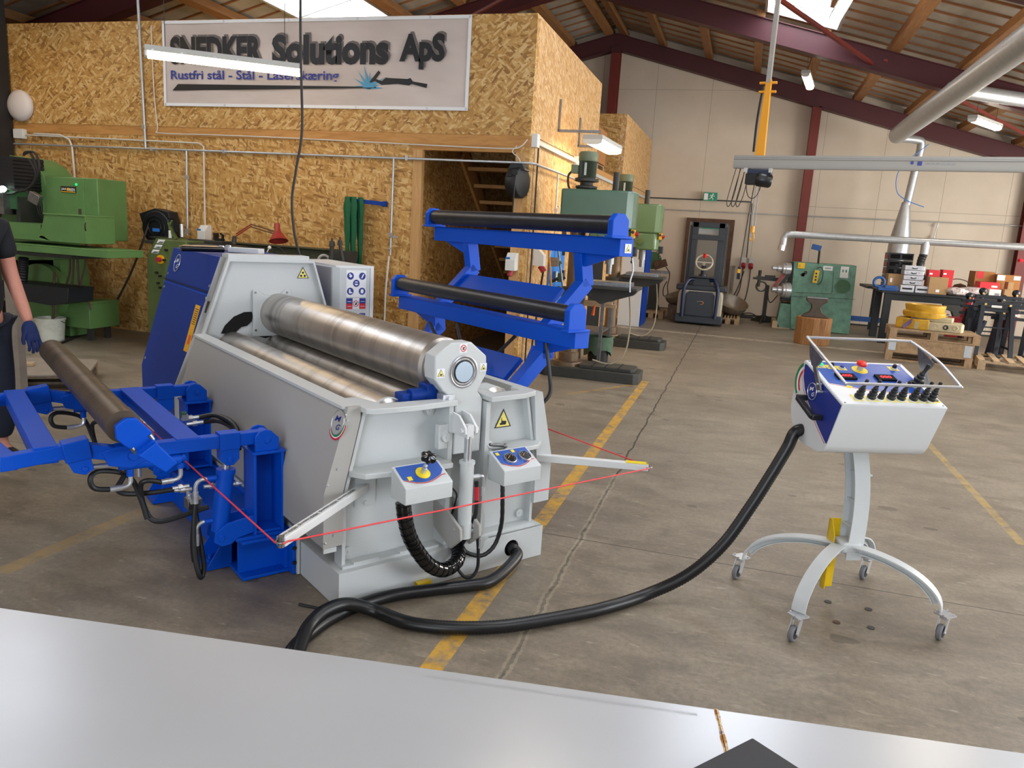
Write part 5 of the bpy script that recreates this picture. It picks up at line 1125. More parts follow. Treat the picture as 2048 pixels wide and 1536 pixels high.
# local: x = to the person's right (towards the machine), facing -y
body = [(0, 0, .92), (0, .0, 1.12), (0, .02, 1.30), (0, .02, 1.43), (0, .0, 1.50), (0, -.02, 1.58), (0, -.03, 1.68),
        (.09, 0, .88), (.12, -.02, .50), (.12, .02, .10), (.13, -.06, .06), (-.09, 0, .88), (-.12, -.06, .50), (-.12, -.02, .10), (-.12, -.12, .06),
        (.19, .02, 1.40), (.235, .02, 1.16), (.25, -.10, .93), (.25, -.14, .86), (-.19, .02, 1.40), (-.25, .0, 1.14), (-.26, -.12, .93), (-.26, -.16, .86)]
be = [(0, 1), (1, 2), (2, 3), (3, 4), (4, 5), (5, 6), (0, 7), (7, 8), (8, 9), (9, 10), (0, 11), (11, 12), (12, 13), (13, 14), (3, 15), (15, 16), (16, 17), (17, 18), (3, 19), (19, 20), (20, 21), (21, 22)]
br = [(.15, .11), (.15, .11), (.17, .12), (.13, .09), .058, (.078, .09), (.07, .085), (.09, .095), .062, .042, .036, (.09, .095), .062, .042, .036, .066, .047, .036, .028, .066, .047, .036, .028]
skin('body', body, be, br, 'skin')
cl = [(0, 0, .80), (0, 0, 1.12), (0, .02, 1.30), (0, .02, 1.44), (0, 0, 1.475), (.185, .02, 1.41), (.225, .02, 1.22), (-.185, .02, 1.41), (-.235, .01, 1.22)]
skin('work_shirt', cl, [(0, 1), (1, 2), (2, 3), (3, 4), (3, 5), (5, 6), (3, 7), (7, 8)], [(.205, .165), (.185, .145), (.19, .14), (.14, .10), .075, .085, .072, .085, .072], 'cloth_black')
tr = [(0, 0, .99), (.095, 0, .86), (.122, -.02, .50), (.122, .02, .13), (-.095, 0, .86), (-.122, -.06, .50), (-.122, -.02, .13)]
skin('trousers', tr, [(0, 1), (1, 2), (2, 3), (0, 4), (4, 5), (5, 6)], [(.20, .16), .118, .088, .078, .118, .088, .078], 'cloth_navy')
for sx, dy in ((.13, 0), (-.12, -.06)):
    skin('shoe', [(sx, .05+dy, .055), (sx, -.05+dy, .05), (sx, -.16+dy, .042)], [(0, 1), (1, 2)], [(.05, .05), (.05, .045), (.045, .034)], 'shoe')
    m = MB(); m.prism([(sx-.05, .10+dy), (sx+.05, .10+dy), (sx+.055, -.12+dy), (sx+.03, -.2+dy), (sx-.03, -.2+dy), (sx-.055, -.12+dy)], 'z', 0, .024); m.build('shoe_sole', 'sole', P_, bevel=.005)
for sx in (.25, -.26):
    wz = .86; pts = [(sx, -.13, .88), (sx, -.16, .82), (sx, -.18, .77)]; ed = [(0, 1), (1, 2)]; rd = [(.036, .036), (.044, .026), (.042, .024)]
    for k, (dx, ln) in enumerate(((-.032, .06), (-.011, .075), (.011, .07), (.031, .055))):
        b0 = len(pts); pts += [(sx+dx, -.19, .755), (sx+dx*1.05, -.205, .755-ln*.5), (sx+dx*1.02, -.19, .755-ln)]; ed += [(2, b0), (b0, b0+1), (b0+1, b0+2)]; rd += [.0115, .0105, .009]
    b0 = len(pts); s_ = -1 if sx > 0 else 1; pts += [(sx+s_*.04, -.165, .80), (sx+s_*.058, -.18, .765), (sx+s_*.055, -.185, .735)]; ed += [(1, b0), (b0, b0+1), (b0+1, b0+2)]; rd += [.014, .012, .010]
    skin('glove', pts, ed, rd, 'glove_blue')
m = MB(); m.sph((0, -.02, 1.70), .098, 20, 12, 1.12); o = m.build('hair', 'hair', P_, sharp=80)
m = MB(); m.sph((.035, -.118, 1.675), .010, 10, 6); m.sph((-.035, -.118, 1.675), .010, 10, 6); m.build('eyes', 'white_decal', P_)
m = MB(); m.prism([(-.012, 1.635), (.012, 1.635), (0, 1.68)], 'y', -.145, -.10); m.build('nose', 'skin', P_, bevel=.004)
m = MB(); m.bx(.15, .21, -.0, .1, 1.28, 1.295); m.X = None; m.bx(.15, .20, .0, .1, 1.26, 1.268)
m.build('sleeve_lettering', 'white_decal', P_)
# ================================================================== LATHE behind the machine
L_ = thing('lathe', 'long dark olive green lathe against the chipboard wall behind the rolling machine', 'lathe', (-5.6, 7.6, 0))
def ll(x, y, Y): p = atY(x, y, Y); return Vector((p.x+5.6, p.y-7.6, p.z))
def lq(mb, name, mt='lathe_green', par=None, **k): return mb.build(name, mt, par or L_, **k)
m = MB()
pr = []
for x, y in ((294, 512), (314, 479), (335, 480), (372, 482), (372, 660), (296, 662)): p = ll(x, y, 7.2); pr.append((p.x, max(p.z, .03)))
m.prism(pr, 'y', -.4, .25); hs = lq(m, 'headstock', bevel=.006)
a, b = ll(296, 512, 7.2), ll(314, 479, 7.2)
m = MB(); m.prism([(a.x, a.z), (b.x, b.z), (b.x-.012, b.z+.012), (a.x-.012, a.z+.008)], 'y', -.4, .1) ; m.build('sloping_panel', 'lathe_green', hs)
for k in range(3):
    c = a+(b-a)*(.14+.3*k); d = a+(b-a)*(.36+.3*k); m = MB()
    for y0, y1, mt in ((-.405, -.401, 0),): m.prism([(c.x+.03, c.z+.01), (d.x+.03, d.z+.01), (d.x+.12, d.z+.01), (c.x+.12, c.z+.01)], 'y', y0, y1)
    m.mi = 1; m.prism([(c.x+.05, c.z+.016), (d.x+.05, d.z-.012), (d.x+.11, d.z-.012), (c.x+.11, c.z+.016)], 'y', -.408, -.405); m.build('scale_plate', ['white_decal', 'dull_steel'], hs, flat=True)
m = MB(); p = ll(322, 519, 7.2); m.cyl((p.x, -.40, p.z), (p.x, -.415, p.z), .05); kb = m.build('stop_ring', 'amber_label', hs); m = MB(); m.cyl((p.x, -.41, p.z), (p.x, -.46, p.z), .026); m.build('stop_button', 'cee_red', kb)
for x, y in ((315, 545), (322, 552), (318, 566), (322, 575), (330, 520), (334, 500)): p = ll(x, y, 7.2); m = MB(); m.cyl((p.x, -.40, p.z), (p.x, -.43, p.z), .014, seg=10); m.build('control_knob', 'black_plastic', hs)
m = MB(); m.bx(-.75, 1.55, -.28, .15, .72, 1.02); m.bx(-.75, 1.55, -.3, .2, 1.02, 1.05); lq(m, 'lathe_bed', 'lathe_dark', bevel=.004)
m = MB(); m.bx(-.9, -.5, -.3, .2, .05, .72); m.bx(1.1, 1.5, -.3, .2, .05, .72); lq(m, 'pedestal', 'lathe_green', bevel=.006)
a, b = ll(476, 486, 7.75), ll(697, 503, 7.75)
m = MB(); m.prism([(a.x-1.2, a.z-.02), (b.x, b.z-.01), (b.x, b.z-.17), (a.x-1.2, b.z-.17)], 'y', .15, .32); m.bx(a.x-1.2, b.x-.2, .10, .34, a.z-.01, a.z+.005); lq(m, 'rear_guard', 'lathe_dark', bevel=.003)
m = MB(); m.bx(b.x-.2, b.x+.01, .1, .34, b.z-.17, b.z); lq(m, 'guard_end', 'cast_dark', bevel=.003)
m = MB(); m.bx(-.95, .15, -.35, .25, 1.19, 1.225); m.bx(-.55, -.1, -.1, .15, 1.225, 1.26); lq(m, 'tool_shelf', 'cast_dark', bevel=.004)
# cluttered tools on the lathe
def tool(name, lb, cat, fn, mt): m = MB(); fn(m); m.build(name, mt, label=lb, cat=cat)
def LW(x, y, Y=7.4): return atY(x, y, Y)
p = LW(345, 460); tool('work_stand', 'thin olive metal bracket standing on the lathe left of the pipe', 'bracket', lambda m: (m.bar(LW(340, 455), LW(353, 478), .03, .03), m.bar(LW(340, 455), LW(337, 445), .02, .02), m.bar(LW(345, 441), LW(340, 450), .02, .02)), 'lathe_green')
tool('indicator', 'small black upright instrument standing on the lathe headstock', 'instrument', lambda m: m.box(LW(353, 451), (.05, .04, .14)), 'black_plastic')
tool('spray_can', 'slim silver can standing on the lathe beside the steel pipe', 'can', lambda m: m.cyl(LW(364, 474), LW(363, 448), .02, seg=14), 'zinc')
tool('white_cup', 'small white cup beside the black hose reel on the lathe', 'cup', lambda m: m.cyl(LW(341, 476), LW(341, 461), .022, seg=14), 'plastic_white')
tool('tool_holder', 'black hooked tool holder standing on the lathe between socket box and red lamp', 'tool', lambda m: (m.bar(LW(432, 480), LW(432, 466), .03, .06, up=(0, 1, 0)), m.bar(LW(432, 479), LW(447, 480), .04, .03), m.bar(LW(445, 479), LW(446, 470), .02, .02), m.bar(LW(446, 471), LW(441, 467), .02, .02)), 'black_plastic')
for (x0, y0, x1, y1, r, lb) in ((664, 492, 661, 520, .035, 'grey round lathe handle with a knob, left one at the lathe end'), (680, 490, 686, 522, .03, 'grey round lathe handle with a steel point, right one at the lathe end')):
    m = MB(); a, b = LW(x1, y1, 7.2), LW(x0, y0, 7.2); m.cyl(a, b, r*.62, seg=14); m.cyl(b, b+Vector((0, 0, .05)), r, r*.7, seg=10); m.cyl(b+Vector((0, 0, .05)), b+Vector((0, 0, .08)), r*.3, seg=8); m.cyl(a-Vector((0, 0, .12)), a, r*.62, seg=14); m.build('machine_lever', 'cast_dark', label=lb, cat='lever')
m = MB(); p = LW(648, 522, 7.2); m.torus(p, (.3, -1, 0), .06, .014, 24, 8); m.cyl(p, p+Vector((0, .1, 0)), .02); m.build('handwheel', 'zinc', L_); bpy.data.objects['handwheel'].location = (5.6, -7.6, 0)
m = MB(); p = LW(539, 495, 7.3); m.sph(p, .02, 12, 8); m.cyl(p, p-Vector((.03, 0, .05)), .006); m.build('lever_knob', 'plastic_white', label='small white ball knob lever rising above the blue cabinet', cat='lever')
m = MB(); m.tube([LW(x, y, 7.3) for x, y in ((548, 505), (552, 497), (560, 496), (567, 503), (571, 509))], .007, sub=5); m.build('coolant_hose', 'black_rubber', label='small curved black hose above the blue drive cabinet', cat='hose')
# red desk lamp on an articulated arm
D_ = thing('desk_lamp', 'dark red articulated desk lamp clamped to the lathe', 'lamp', LW(468, 482, 7.5))
o0 = LW(468, 482, 7.5)
def dl(x, y): return LW(x, y, 7.5)-o0
m = MB(); m.cyl(dl(468, 488), dl(469, 472), .03, .02, seg=12); m.build('lamp_clamp', 'cast_dark', D_)
for dy in (0, 4.): m = MB(); m.cyl(dl(472, 468+dy), dl(503, 448+dy), .007, seg=8); m.build('lower_arm', 'lamp_red', D_)
for dy in (0, 5.): m = MB(); m.cyl(dl(503, 449+dy), dl(546, 462+dy), .006, seg=8); m.build('upper_arm', 'cable_brown', D_)
sh = dl(556, 470); ax = Vector((.28, -.25, -1)).normalized()
m = MB(); m.lathe([(.03, -.13), (.032, -.06), (.04, -.03), (.075, .02), (.105, .07), (.10, .07), (.07, .02), (.03, -.02)], sh, ax, 28); m.build('lamp_shade', 'lamp_red', D_, sharp=60)
# things lying on the blue drive cabinet
def CV(x, y, z): return fl(280+x/8.533, 410+y/8.533, z)
m = MB(); m.X = Matrix.Translation(MO) @ Matrix.Rotation(MR, 4, 'Z'); a, b = mZ(462, 499, 1.33), mZ(523, 503, 1.33); a.z = b.z = 1.33; m.bar(a, b, .10, .036); m.build('white_case', 'smooth_white', label='long flat white case lying on top of the blue cabinet', cat='case', bevel=.004)
m = MB(); m.X = Matrix.Translation(MO) @ Matrix.Rotation(MR, 4, 'Z'); a, b = mZ(362, 497, 1.34), mZ(425, 499, 1.34); m.X = Matrix.Translation(MO) @ Matrix.Rotation(MR, 4, 'Z')
m.lathe([(.010, 0), (.018, .0), (.018, .27), (.012, .27)], a+Vector((0, 0, .0)), b-a, 18); m.build('document_roll', 'black_gloss', label='rolled black plastic folder on the corner of the blue cabinet', cat='folder')
m = MB(); m.X = Matrix.Translation(MO) @ Matrix.Rotation(MR, 4, 'Z'); m.prism([(.30, 3.40), (.58, 3.40), (.60, 3.08), (.34, 3.05)], 'z', 1.312, 1.325); m.prism([(.32, 3.38), (.56, 3.38), (.57, 3.12), (.35, 3.1)], 'z', 1.3255, 1.332); m.build('papers', 'plank_light', label='loose papers and brown card on top of the blue cabinet', cat='papers')
for x, y, lb in ((441, 496, 'left one of two small chrome castors on the blue cabinet'), (455, 495, 'right one of two small chrome castors on the blue cabinet')):
    q = mZ(x, y, 1.335); m = MB(); m.X = Matrix.Translation(MO) @ Matrix.Rotation(MR, 4, 'Z'); m.lathe([(.008, -.008), (.02, -.008), (.02, .008), (.008, .008)], q, (.3, 1, 0), 18); m.bar(q, q+Vector((.02, .01, .012)), .02, .01); m.build('small_castor', 'chrome', label=lb, cat='castor')
# ================================================================== WALL FIXTURES ON THE CHIPBOARD BUILDING
def pipe(name, pts, r, mt, label, cat='pipe', sub=0, clips=(), seg=10, group=None):
    m = MB(); m.tube([Vector(p) for p in pts], r, seg=seg, sub=sub); o = m.build(name, mt, label=label, cat=cat, group=group)
    for c in clips: m = MB(); m.box(c, (.03, .05, .05)); m.torus(c, (1, 0, 0), r+.006, .004, 12, 6); m.build('pipe_clip', 'zinc', o)
    return o
yw = OY-.04
pipe('air_pipe', [(-9.35, yw, 2.305), (-2.30, yw, 2.29), (-2.26, yw+.03, 2.29), (-2.26, 11.2, 2.29)], .013, 'galvanised', 'long steel air pipe running along the chipboard wall and round its corner', clips=[(-7.15, yw+.01, 2.3), (-6.1, yw+.01, 2.3), (-3.72, yw+.01, 2.295)])
pipe('conduit', [(-9.25, yw, 2.42), (-6.45, yw, 2.385), (-6.39, yw, 2.35), (-6.39, yw, 1.42)], .010, 'cable_white', 'thin pale conduit bending down to the blue and white socket box')
pipe('conduit', [(-8.98, yw, 2.44), (-8.55, yw, 2.43), (-8.42, yw, 2.38), (-8.38, yw, 2.3), (-8.36, yw, 1.9)], .013, 'cable_white', 'short pale conduit curving down behind the green milling machine')
pipe('drop_pipe', [(-6.64, yw, 2.3), (-6.65, yw, 1.28)], .013, 'galvanised', 'vertical steel drop pipe above the lathe left of the socket box', clips=[(-6.64, yw, 1.98), (-6.65, yw, 1.33)])
pipe('drop_pipe', [(-3.88, yw, 2.29), (-3.89, yw, 1.22)], .012, 'galvanised', 'vertical steel drop pipe right of the green sling', clips=[(-3.89, yw, 1.45)])
for z in (1.33,): m = MB(); m.cyl((-3.89, yw, 1.30), (-3.89, yw-.05, 1.28), .012); m.box((-3.83, yw-.03, 1.43), (.09, .02, .02)); m.build('tap_valve', 'zinc', label='small metal tap valve on the drop pipe beside the green sling', cat='valve')
pipe('white_conduit', [atY(778, 512, OY-.03), atY(771, 580, OY-.03), atY(768, 655, OY-.03)], .012, 'cable_white', 'slim white pipe running down below the steel drop pipe')
pipe('suspension_pipe', [(-7.28, 6.95, 5.2), (-7.21, 7.2, 3.9), (-7.2, OY-.06, 2.3)][:1]+[(-7.29, OY-.06, 4.6), (-7.23, OY-.06, 2.3)], .016, 'galvanised', 'tall steel pipe rising from the wall pipe up past the banner', clips=[(-7.28, yw, 3.62), (-7.24, yw, 2.55)]) if 0 else pipe('rising_pipe', [(-7.30, yw, 4.75), (-7.24, yw, 2.3)], .016, 'galvanised', 'tall steel pipe rising from the wall pipe up past the banner', clips=[(-7.28, yw, 3.7), (-7.25, yw, 2.56)])
pipe('wall_cable', [(-7.10, yw, 3.72), (-7.09, yw, 3.0), (-7.05, yw, 2.56), (-7.02, yw, 2.49), (-6.3, yw, 2.485), (-5.2, yw, 2.475), (-3.4, yw, 2.44), (-2.6, yw, 2.43), (-2.42, yw, 2.45), (-2.34, yw, 2.53)], .007, 'cable_white', 'thin pale cable stapled along the wooden beam under the banner', 'cable', sub=4)
pipe('wall_cable', [(-2.45, yw, 2.46), (-2.5, yw, 2.40), (-2.42, yw, 2.33), (-2.40, yw, 2.24), (-2.40, yw, 2.12)], .006, 'cable_white', 'short pale cable curling down to the hanging hose reel', 'cable', sub=4)
m = MB(); m.box((-9.22, yw, 2.43), (.16, .07, .12)); m.build('junction_box', 'plastic_white', label='white junction box high at the left end of the wall pipes', cat='box', bevel=.006)
def socket(loc, label, big=1., side=False, blue=True):
    t = thing('socket_box', label, 'socket', loc, math.radians(90) if side else 0)
    m = MB(); m.prism([(.0, -.09), (.0, .10), (-.06, .10), (-.13, .03), (-.13, -.09)], 'x', -.055, .055); m.build('housing', 'plastic_white', t, bevel=.004)
    if blue: m = MB(); m.box((-.03, -.115, .02), (.05, .012, .075), Matrix.Rotation(.5, 3, 'X')); m.build('socket_lid', 'socket_blue', t, bevel=.003)
    else: m = MB(); m.cyl((0, -.08, -.09), (0, -.13, -.15), .035); m.build('plug', 'cee_red', t)
    return t
p = atY(416, 467, OY); socket(p, 'white socket box with blue lid on the chipboard wall above the lathe')
# black hose reel at the left, its hose down to the floor
R1 = thing('hose_reel', 'black hose reel on the chipboard wall left of the lathe tools', 'hose reel', atY(322, 456, OY-.14))
m = MB(); m.lathe([(.10, -.13), (.20, -.125), (.215, -.10), (.215, .07), (.20, .09), (.10, .10)], (0, 0, 0), (0, -1, 0), 36); m.prism([(-.25, .16), (-.02, .235), (.18, .20), (.2, .12), (-.2, .02)], 'y', -.08, .09); m.build('reel_housing', 'black_rubber', R1, bevel=.006)
m = MB(); m.torus((0, -.105, 0), (0, 1, 0), .14, .006, 36, 6); m.torus((0, -.108, 0), (0, 1, 0), .09, .005, 30, 6); m.build('reel_rib', 'black_plastic', R1)
m = MB(); m.prism([(-.03, -.045), (.075, -.045), (.075, -.005), (-.03, -.005)], 'y', -.112, -.106); m.build('reel_label', 'socket_blue', R1)
m = MB(); q = [atY(298, 447, 7.9), atY(283, 490, 7.8), atY(262, 545, 7.7), atY(228, 610, 7.6), atY(196, 645, 7.5), fl(165, 668, .02), fl(135, 681, .015), fl(112, 689, .012)]; m.tube(q, .013, sub=8); m.build('air_hose', 'cable_dark', label='dark air hose sagging from the left hose reel down to the floor', cat='hose')
# second reel hanging in the stair opening
R2 = thing('hose_reel', 'black hose reel hanging on the post right of the stair opening', 'hose reel', atY(1035, 365, OY-.13))
m = MB(); m.lathe([(.06, -.075), (.15, -.07), (.165, -.05), (.165, .05), (.15, .07), (.06, .075)], (0, 0, 0), (1, -.25, 0), 32); m.prism([(-.1, .12), (.1, .12), (.06, .19), (-.06, .19)], 'y', -.08, .1); m.build('reel_housing', 'black_rubber', R2, bevel=.005)
m = MB(); m.cyl((.02, -.17, .09), (.02, -.19, .09), .03); m.box((-.05, -.155, .06), (.06, .012, .02)); m.build('hose_outlet', 'black_plastic', R2)
m = MB(); p = atY(1035, 365, OY-.13); m.tube([p+Vector((.03, -.17, .08)), p+Vector((.02, -.17, -.1)), p+Vector((0, -.12, -.3)), p+Vector((-.01, -.08, -.45))], .008, sub=5); m.build('reel_hose', 'cable_dark', R2); bpy.data.objects[COL.objects[-1].name].location = -p
# sockets by the corner post
p = atY(1027, 524, OY); socket(p, 'white socket box with blue lid and red plug on the corner post'); m = MB(); m.cyl((0, -.07, -.08), (-.01, -.09, -.15), .03); COL.objects[-1]; sb = [o for o in COL.objects if o.name.startswith('socket_box')][-1]; m.build('plug', 'cee_red', sb)
p = atX(1068, 515, OX); s2 = socket((OX, p.y, p.z), 'white socket box with a large red plug on the side wall of the chipboard building', side=True, blue=False)
pipe('socket_cable', [(OX+.12, p.y, p.z-.15), (OX+.10, p.y+.02, p.z-.3), (OX+.06, p.y+.05, p.z-.7), (OX+.08, p.y-.1, .15), (OX+.3, p.y-.3, .012)], .012, 'cable_dark', 'dark cable hanging from the large red plug to the floor', 'cable', sub=6)
# blue hook bar with green slings
m = MB(); a, b = atY(716, 402, OY-.02), atY(770, 408, OY-.02); m.bar(a+Vector((0, -.1, 0)), b, .04, .045); m.box(b, (.05, .03, .06)); m.build('hook_bar', 'dark_blue_paint', label='short blue hook bar fixed to the chipboard wall holding green slings', cat='bar', bevel=.003)
SG = thing('lifting_sling', 'bunch of dark green lifting slings hanging from the blue hook bar', 'sling', a+Vector((0, -.1, 0)))
def ribbon(pts, w, mt, name, par, d=(1, 0, 0)):
    m = MB(); pts, _ = spline([Vector(p) for p in pts], 8); d = Vector(d); vs = []
    for i, p in enumerate(pts): r = w*(1+.15*math.sin(i*.9)); e = Vector((0, .006, 0)); vs += [p-d*r-e, p+d*r-e, p+d*r+e, p-d*r+e]
    n = len(pts); m.add(vs, [(4*i+a, 4*i+(a+1) % 4, 4*i+4+(a+1) % 4, 4*i+4+a) for i in range(n-1) for a in range(4)]+[(3, 2, 1, 0), (4*n-4, 4*n-3, 4*n-2, 4*n-1)]); return m.build(name, mt, par, sharp=70)
for x0, L, w, y in ((-.06, .80, .028, -.03), (-.01, .86, .03, 0), (.03, .72, .025, -.045), (.07, .88, .024, .02), (.10, .95, .02, -.01)):
    ribbon([(x0-.01, y+.02, -L*.5), (x0-.02, y, -.1), (x0, y, .04), (x0+.02, y-.02, -.1), (x0+.015, y-.02, -L*.6), (x0+.01, y-.01, -L)], w, 'sling_green', 'sling_loop', SG)
# banner
BX0, BX1, BZ0, BZ1, BY = -6.95, -3.03, 2.81, 3.77, OY-.035
BN = thing('banner', 'wide white company banner with bold black lettering high on the chipboard wall', 'banner', (BX0, BY, BZ0)); W_, H_ = BX1-BX0, BZ1-BZ0
m = MB(); nx, nz = 60, 14; vs = []
for j in range(nz+1):
    for i in range(nx+1):
        x, z = i/nx, j/nz; e = min(1, 6*min(x, 1-x, z*3, (1-z)*3)); vs.append((x*W_, .012+.006*e*math.sin(x*21+z*6)+.005*e*math.sin(x*9-z*11), z*H_))
m.add(vs, [(j*(nx+1)+i, j*(nx+1)+i+1, (j+1)*(nx+1)+i+1, (j+1)*(nx+1)+i) for j in range(nz) for i in range(nx)]); m.build('cloth', 'banner_cloth', BN, sharp=180)
m = MB()
for a in ((0, .035, 0, H_), (W_-.035, W_, 0, H_), (.035, W_-.035, 0, .035), (.035, W_-.035, H_-.035, H_)): m.bx(a[0], a[1], .0, .004, a[2], a[3])
m.build('hem', 'white_decal', BN)
for x in (.02, W_*.22, W_*.44, W_*.66, W_*.88, W_-.02):
    for z in (.018, H_-.018): m = MB(); m.torus((x, -.001, z), (0, 1, 0), .010, .003, 12, 6); m.build('eyelet', 'zinc', BN)
def bpx(x, y): p = atY(x, y, BY); return p.x-BX0, p.z-BZ0
X_, U_ = (1, 0, 0), (0, 0, 1)
mat('letter_black', '#15171c', .5); mat('letter_shadow', '#6c6460', .6); mat('letter_blue', '#2c3c92', .5); mat('spark_blue', '#4c9cc0', .5)
for txt, x0, x1, y0, y1 in (('SNEDKER', 341, 527, 129, 71), ('Solutions', 544, 782, 130, 66), ('ApS', 798, 895, 139, 66)):
    (u0, v0), (u1, v1) = bpx(x0, (y0)), bpx(x1, y1)
    lettering(txt, 'shadow_letters', 'letter_shadow', BN, (u0+.022, -.0005, v0+.022), X_, U_, u1-u0-.02, v1-v0, .05, .0005)
    lettering(txt, 'headline_letters', 'letter_black', BN, (u0, -.0012, v0), X_, U_, u1-u0-.02, v1-v0, .05, .0005)
(u0, v0), (u1, v1) = bpx(342, 164), bpx(678, 141); lettering('Rustfri stål - Stål - Laserskæring', 'subtitle_letters', 'letter_blue', BN, (u0, -.0008, v0), X_, U_, u1-u0, v1-v0+.0, .02, .0005)
a, b, c, d = bpx(345, 181), bpx(356, 168), bpx(752, 173.5), bpx(752, 176); m = MB(); m.prism([a, b, c, d], 'y', -.0015, -.0005); m.build('printed_line', 'letter_black', BN)
sc = bpx(737, 175); m = MB()
for a, L in ((-2, .19), (12, .15), (28, .23), (50, .18), (68, .13), (85, .17), (105, .25), (128, .22), (152, .21), (175, .17)):
    t = math.radians(a); n_ = (-math.sin(t)*.02, math.cos(t)*.02); m.prism([(sc[0]+n_[0], sc[1]+n_[1]), (sc[0]+math.cos(t)*L, sc[1]+math.sin(t)*L), (sc[0]-n_[0], sc[1]-n_[1])], 'y', -.0012, -.0004)
m.prism([(sc[0]+.07*math.cos(math.radians(a)), sc[1]+.06*math.sin(math.radians(a))) for a in range(0, 181, 20)], 'y', -.0018, -.0004); m.build('spark_print', 'spark_blue', BN, flat=True)
tp = [bpx(x, y) for x, y in ((739, 164), (757, 141), (761, 145), (752, 158), (764, 162), (772, 155), (778, 156), (815, 158), (821, 156), (826, 163), (855, 168), (853, 176), (824, 168), (818, 171), (795, 168), (763, 170), (750, 162), (742, 166))]
m = MB(); m.prism(tp, 'y', -.002, -.0006); m.build('torch_print', 'letter_black', BN, flat=True)
# round white wall lamp
WL = thing('wall_lamp', 'round white unlit wall lamp high on the chipboard wall at the left', 'lamp', atY(44, 212, OY-.02))
m = MB(); m.lathe([(.19, 0), (.195, .03), (.19, .05), (.15, .085), (.08, .105), (.0001, .112)], (0, 0, 0), (0, -1, 0), 40); m.build('lamp_shade', 'balloon', WL, sharp=60)
# ------------------------------------------------------------------ fluorescent lamps
def tube_lamp(a, b, label, w=.10, warm=False, wires=None, group=None, tubes=2):
    a, b = Vector(a), Vector(b); c = (a+b)/2; d = b-a; L = d.length; t = thing('fluorescent_lamp', label, 'lamp', c, math.atan2(d.y, d.x), group)
    m = MB(); m.prism([(-w/2-.012, -.0), (-w/2-.006, .05), (w/2+.006, .05), (w/2+.012, -.0)], 'x', -L/2, L/2); m.build('lamp_housing', 'plastic_grey', t, bevel=.004)
    m = MB(); m.prism([(-w/2, 0), (-w/2+.006, -.04), (-w/4, -.055), (w/4, -.055), (w/2-.006, -.04), (w/2, 0)], 'x', -L/2+.02, L/2-.02); m.build('diffuser', 'tube_glow_warm' if warm else 'tube_glow', t)
    for s in (-1, 1):
        m = MB(); m.prism([(-w/2-.004, -.0), (-w/2+.002, -.042), (-w/4, -.06), (w/4, -.06), (w/2-.002, -.042), (w/2+.004, 0)], 'x', s*(L/2-.02), s*L/2); m.build('end_cap', 'plastic_white', t)
        for q in (.15, .55, .9): m = MB(); m.box((s*L/2*q, -w/2-.01, .006), (.02, .008, .02)); m.build('clip', 'zinc', t)
        if wires: m = MB(); z = rz_(c.x)-c.z-.02; m.cyl((s*L*.38, 0, .05), (s*L*.38, 0, z), .003, seg=6); m.build('hanging_wire', 'cable_dark', t)
    return t
tube_lamp((-5.40, 6.07, 2.97), (-4.29, 6.88, 2.97), 'lit fluorescent lamp hanging on wires in front of the banner', warm=True, wires=True, w=.12)
# bracket lamp on the side wall
a, b = atX(1205, 283, -1.95), None
BL = tube_lamp((-1.86, 9.15, 2.68), (-1.80, 10.25, 2.68), 'lit fluorescent lamp on grey wall brackets above the drill presses', w=.22, warm=True)
for y, z in ((9.3, 2.78), (10.45, 2.74)):
    m = MB(); m.bar((OX+.012, y, z), (OX+.012, y, z+.36), .035, .014, up=(1, 0, 0)); m.bar((OX, y, z), (-1.80, y, z-.0), .035, .03); m.build('wall_bracket', 'dull_steel', label='grey steel angle bracket on the chipboard side wall, '+('nearer' if y < 10 else 'farther')+' of two carrying the lamp', cat='bracket')
# cable channel and boxes on the side wall
m = MB(); m.bx(OX, OX+.05, 8.25, 11.6, 2.50, 2.545); m.bx(OX, OX+.05, 11.6, 17.8, 2.44, 2.485); m.build('cable_channel', 'plastic_grey', label='long pale cable channel along the chipboard side wall', cat='channel')
for y, z in ((8.2, 2.53), (10.3, 2.52)): m = MB(); m.bx(OX, OX+.07, y-.05, y+.05, z-.07, z+.07); m.build('cable_box', 'plastic_white', label='white cable box on the side wall, '+('at the building corner' if y < 9 else 'above the front drill press'), cat='box', bevel=.005)
pipe('drop_pipe', [(OX+.04, 8.32, 2.5), (OX+.04, 8.32, .1)], .009, 'cable_dark', 'thin dark vertical pipe down the chipboard corner')
pipe('drop_pipe', [(OX+.05, 9.25, 2.29), (OX+.05, 9.25, 1.75)], .011, 'galvanised', 'short steel drop pipe on the side wall with a tap behind the front drill press', clips=[(OX+.05, 9.25, 1.85)])
pipe('thin_hose', [(OX+.08, 9.2, 1.9), (OX+.15, 9.05, 1.86), (OX+.15, 8.95, 1.7), (OX+.1, 8.9, 1.3)], .008, 'cable_white', 'thin pale hose looping beside the side wall tap', 'hose', sub=6)
m = MB(); m.bar((OX+.03, 9.9, 1.3), (OX+.03, 9.9, 2.1), .03, .05, up=(1, 0, 0)); m.build('saw_blade', 'cast_dark', label='dark vertical steel strip hanging on the side wall behind the front drill press', cat='strip')
m = MB(); m.torus((OX+.1, 10.4, 1.95), (1, 0, 0), .22, .05, 30, 8); m.build('coiled_strap', 'purple_strap', label='coiled dark purple strap hanging on the side wall', cat='strap')
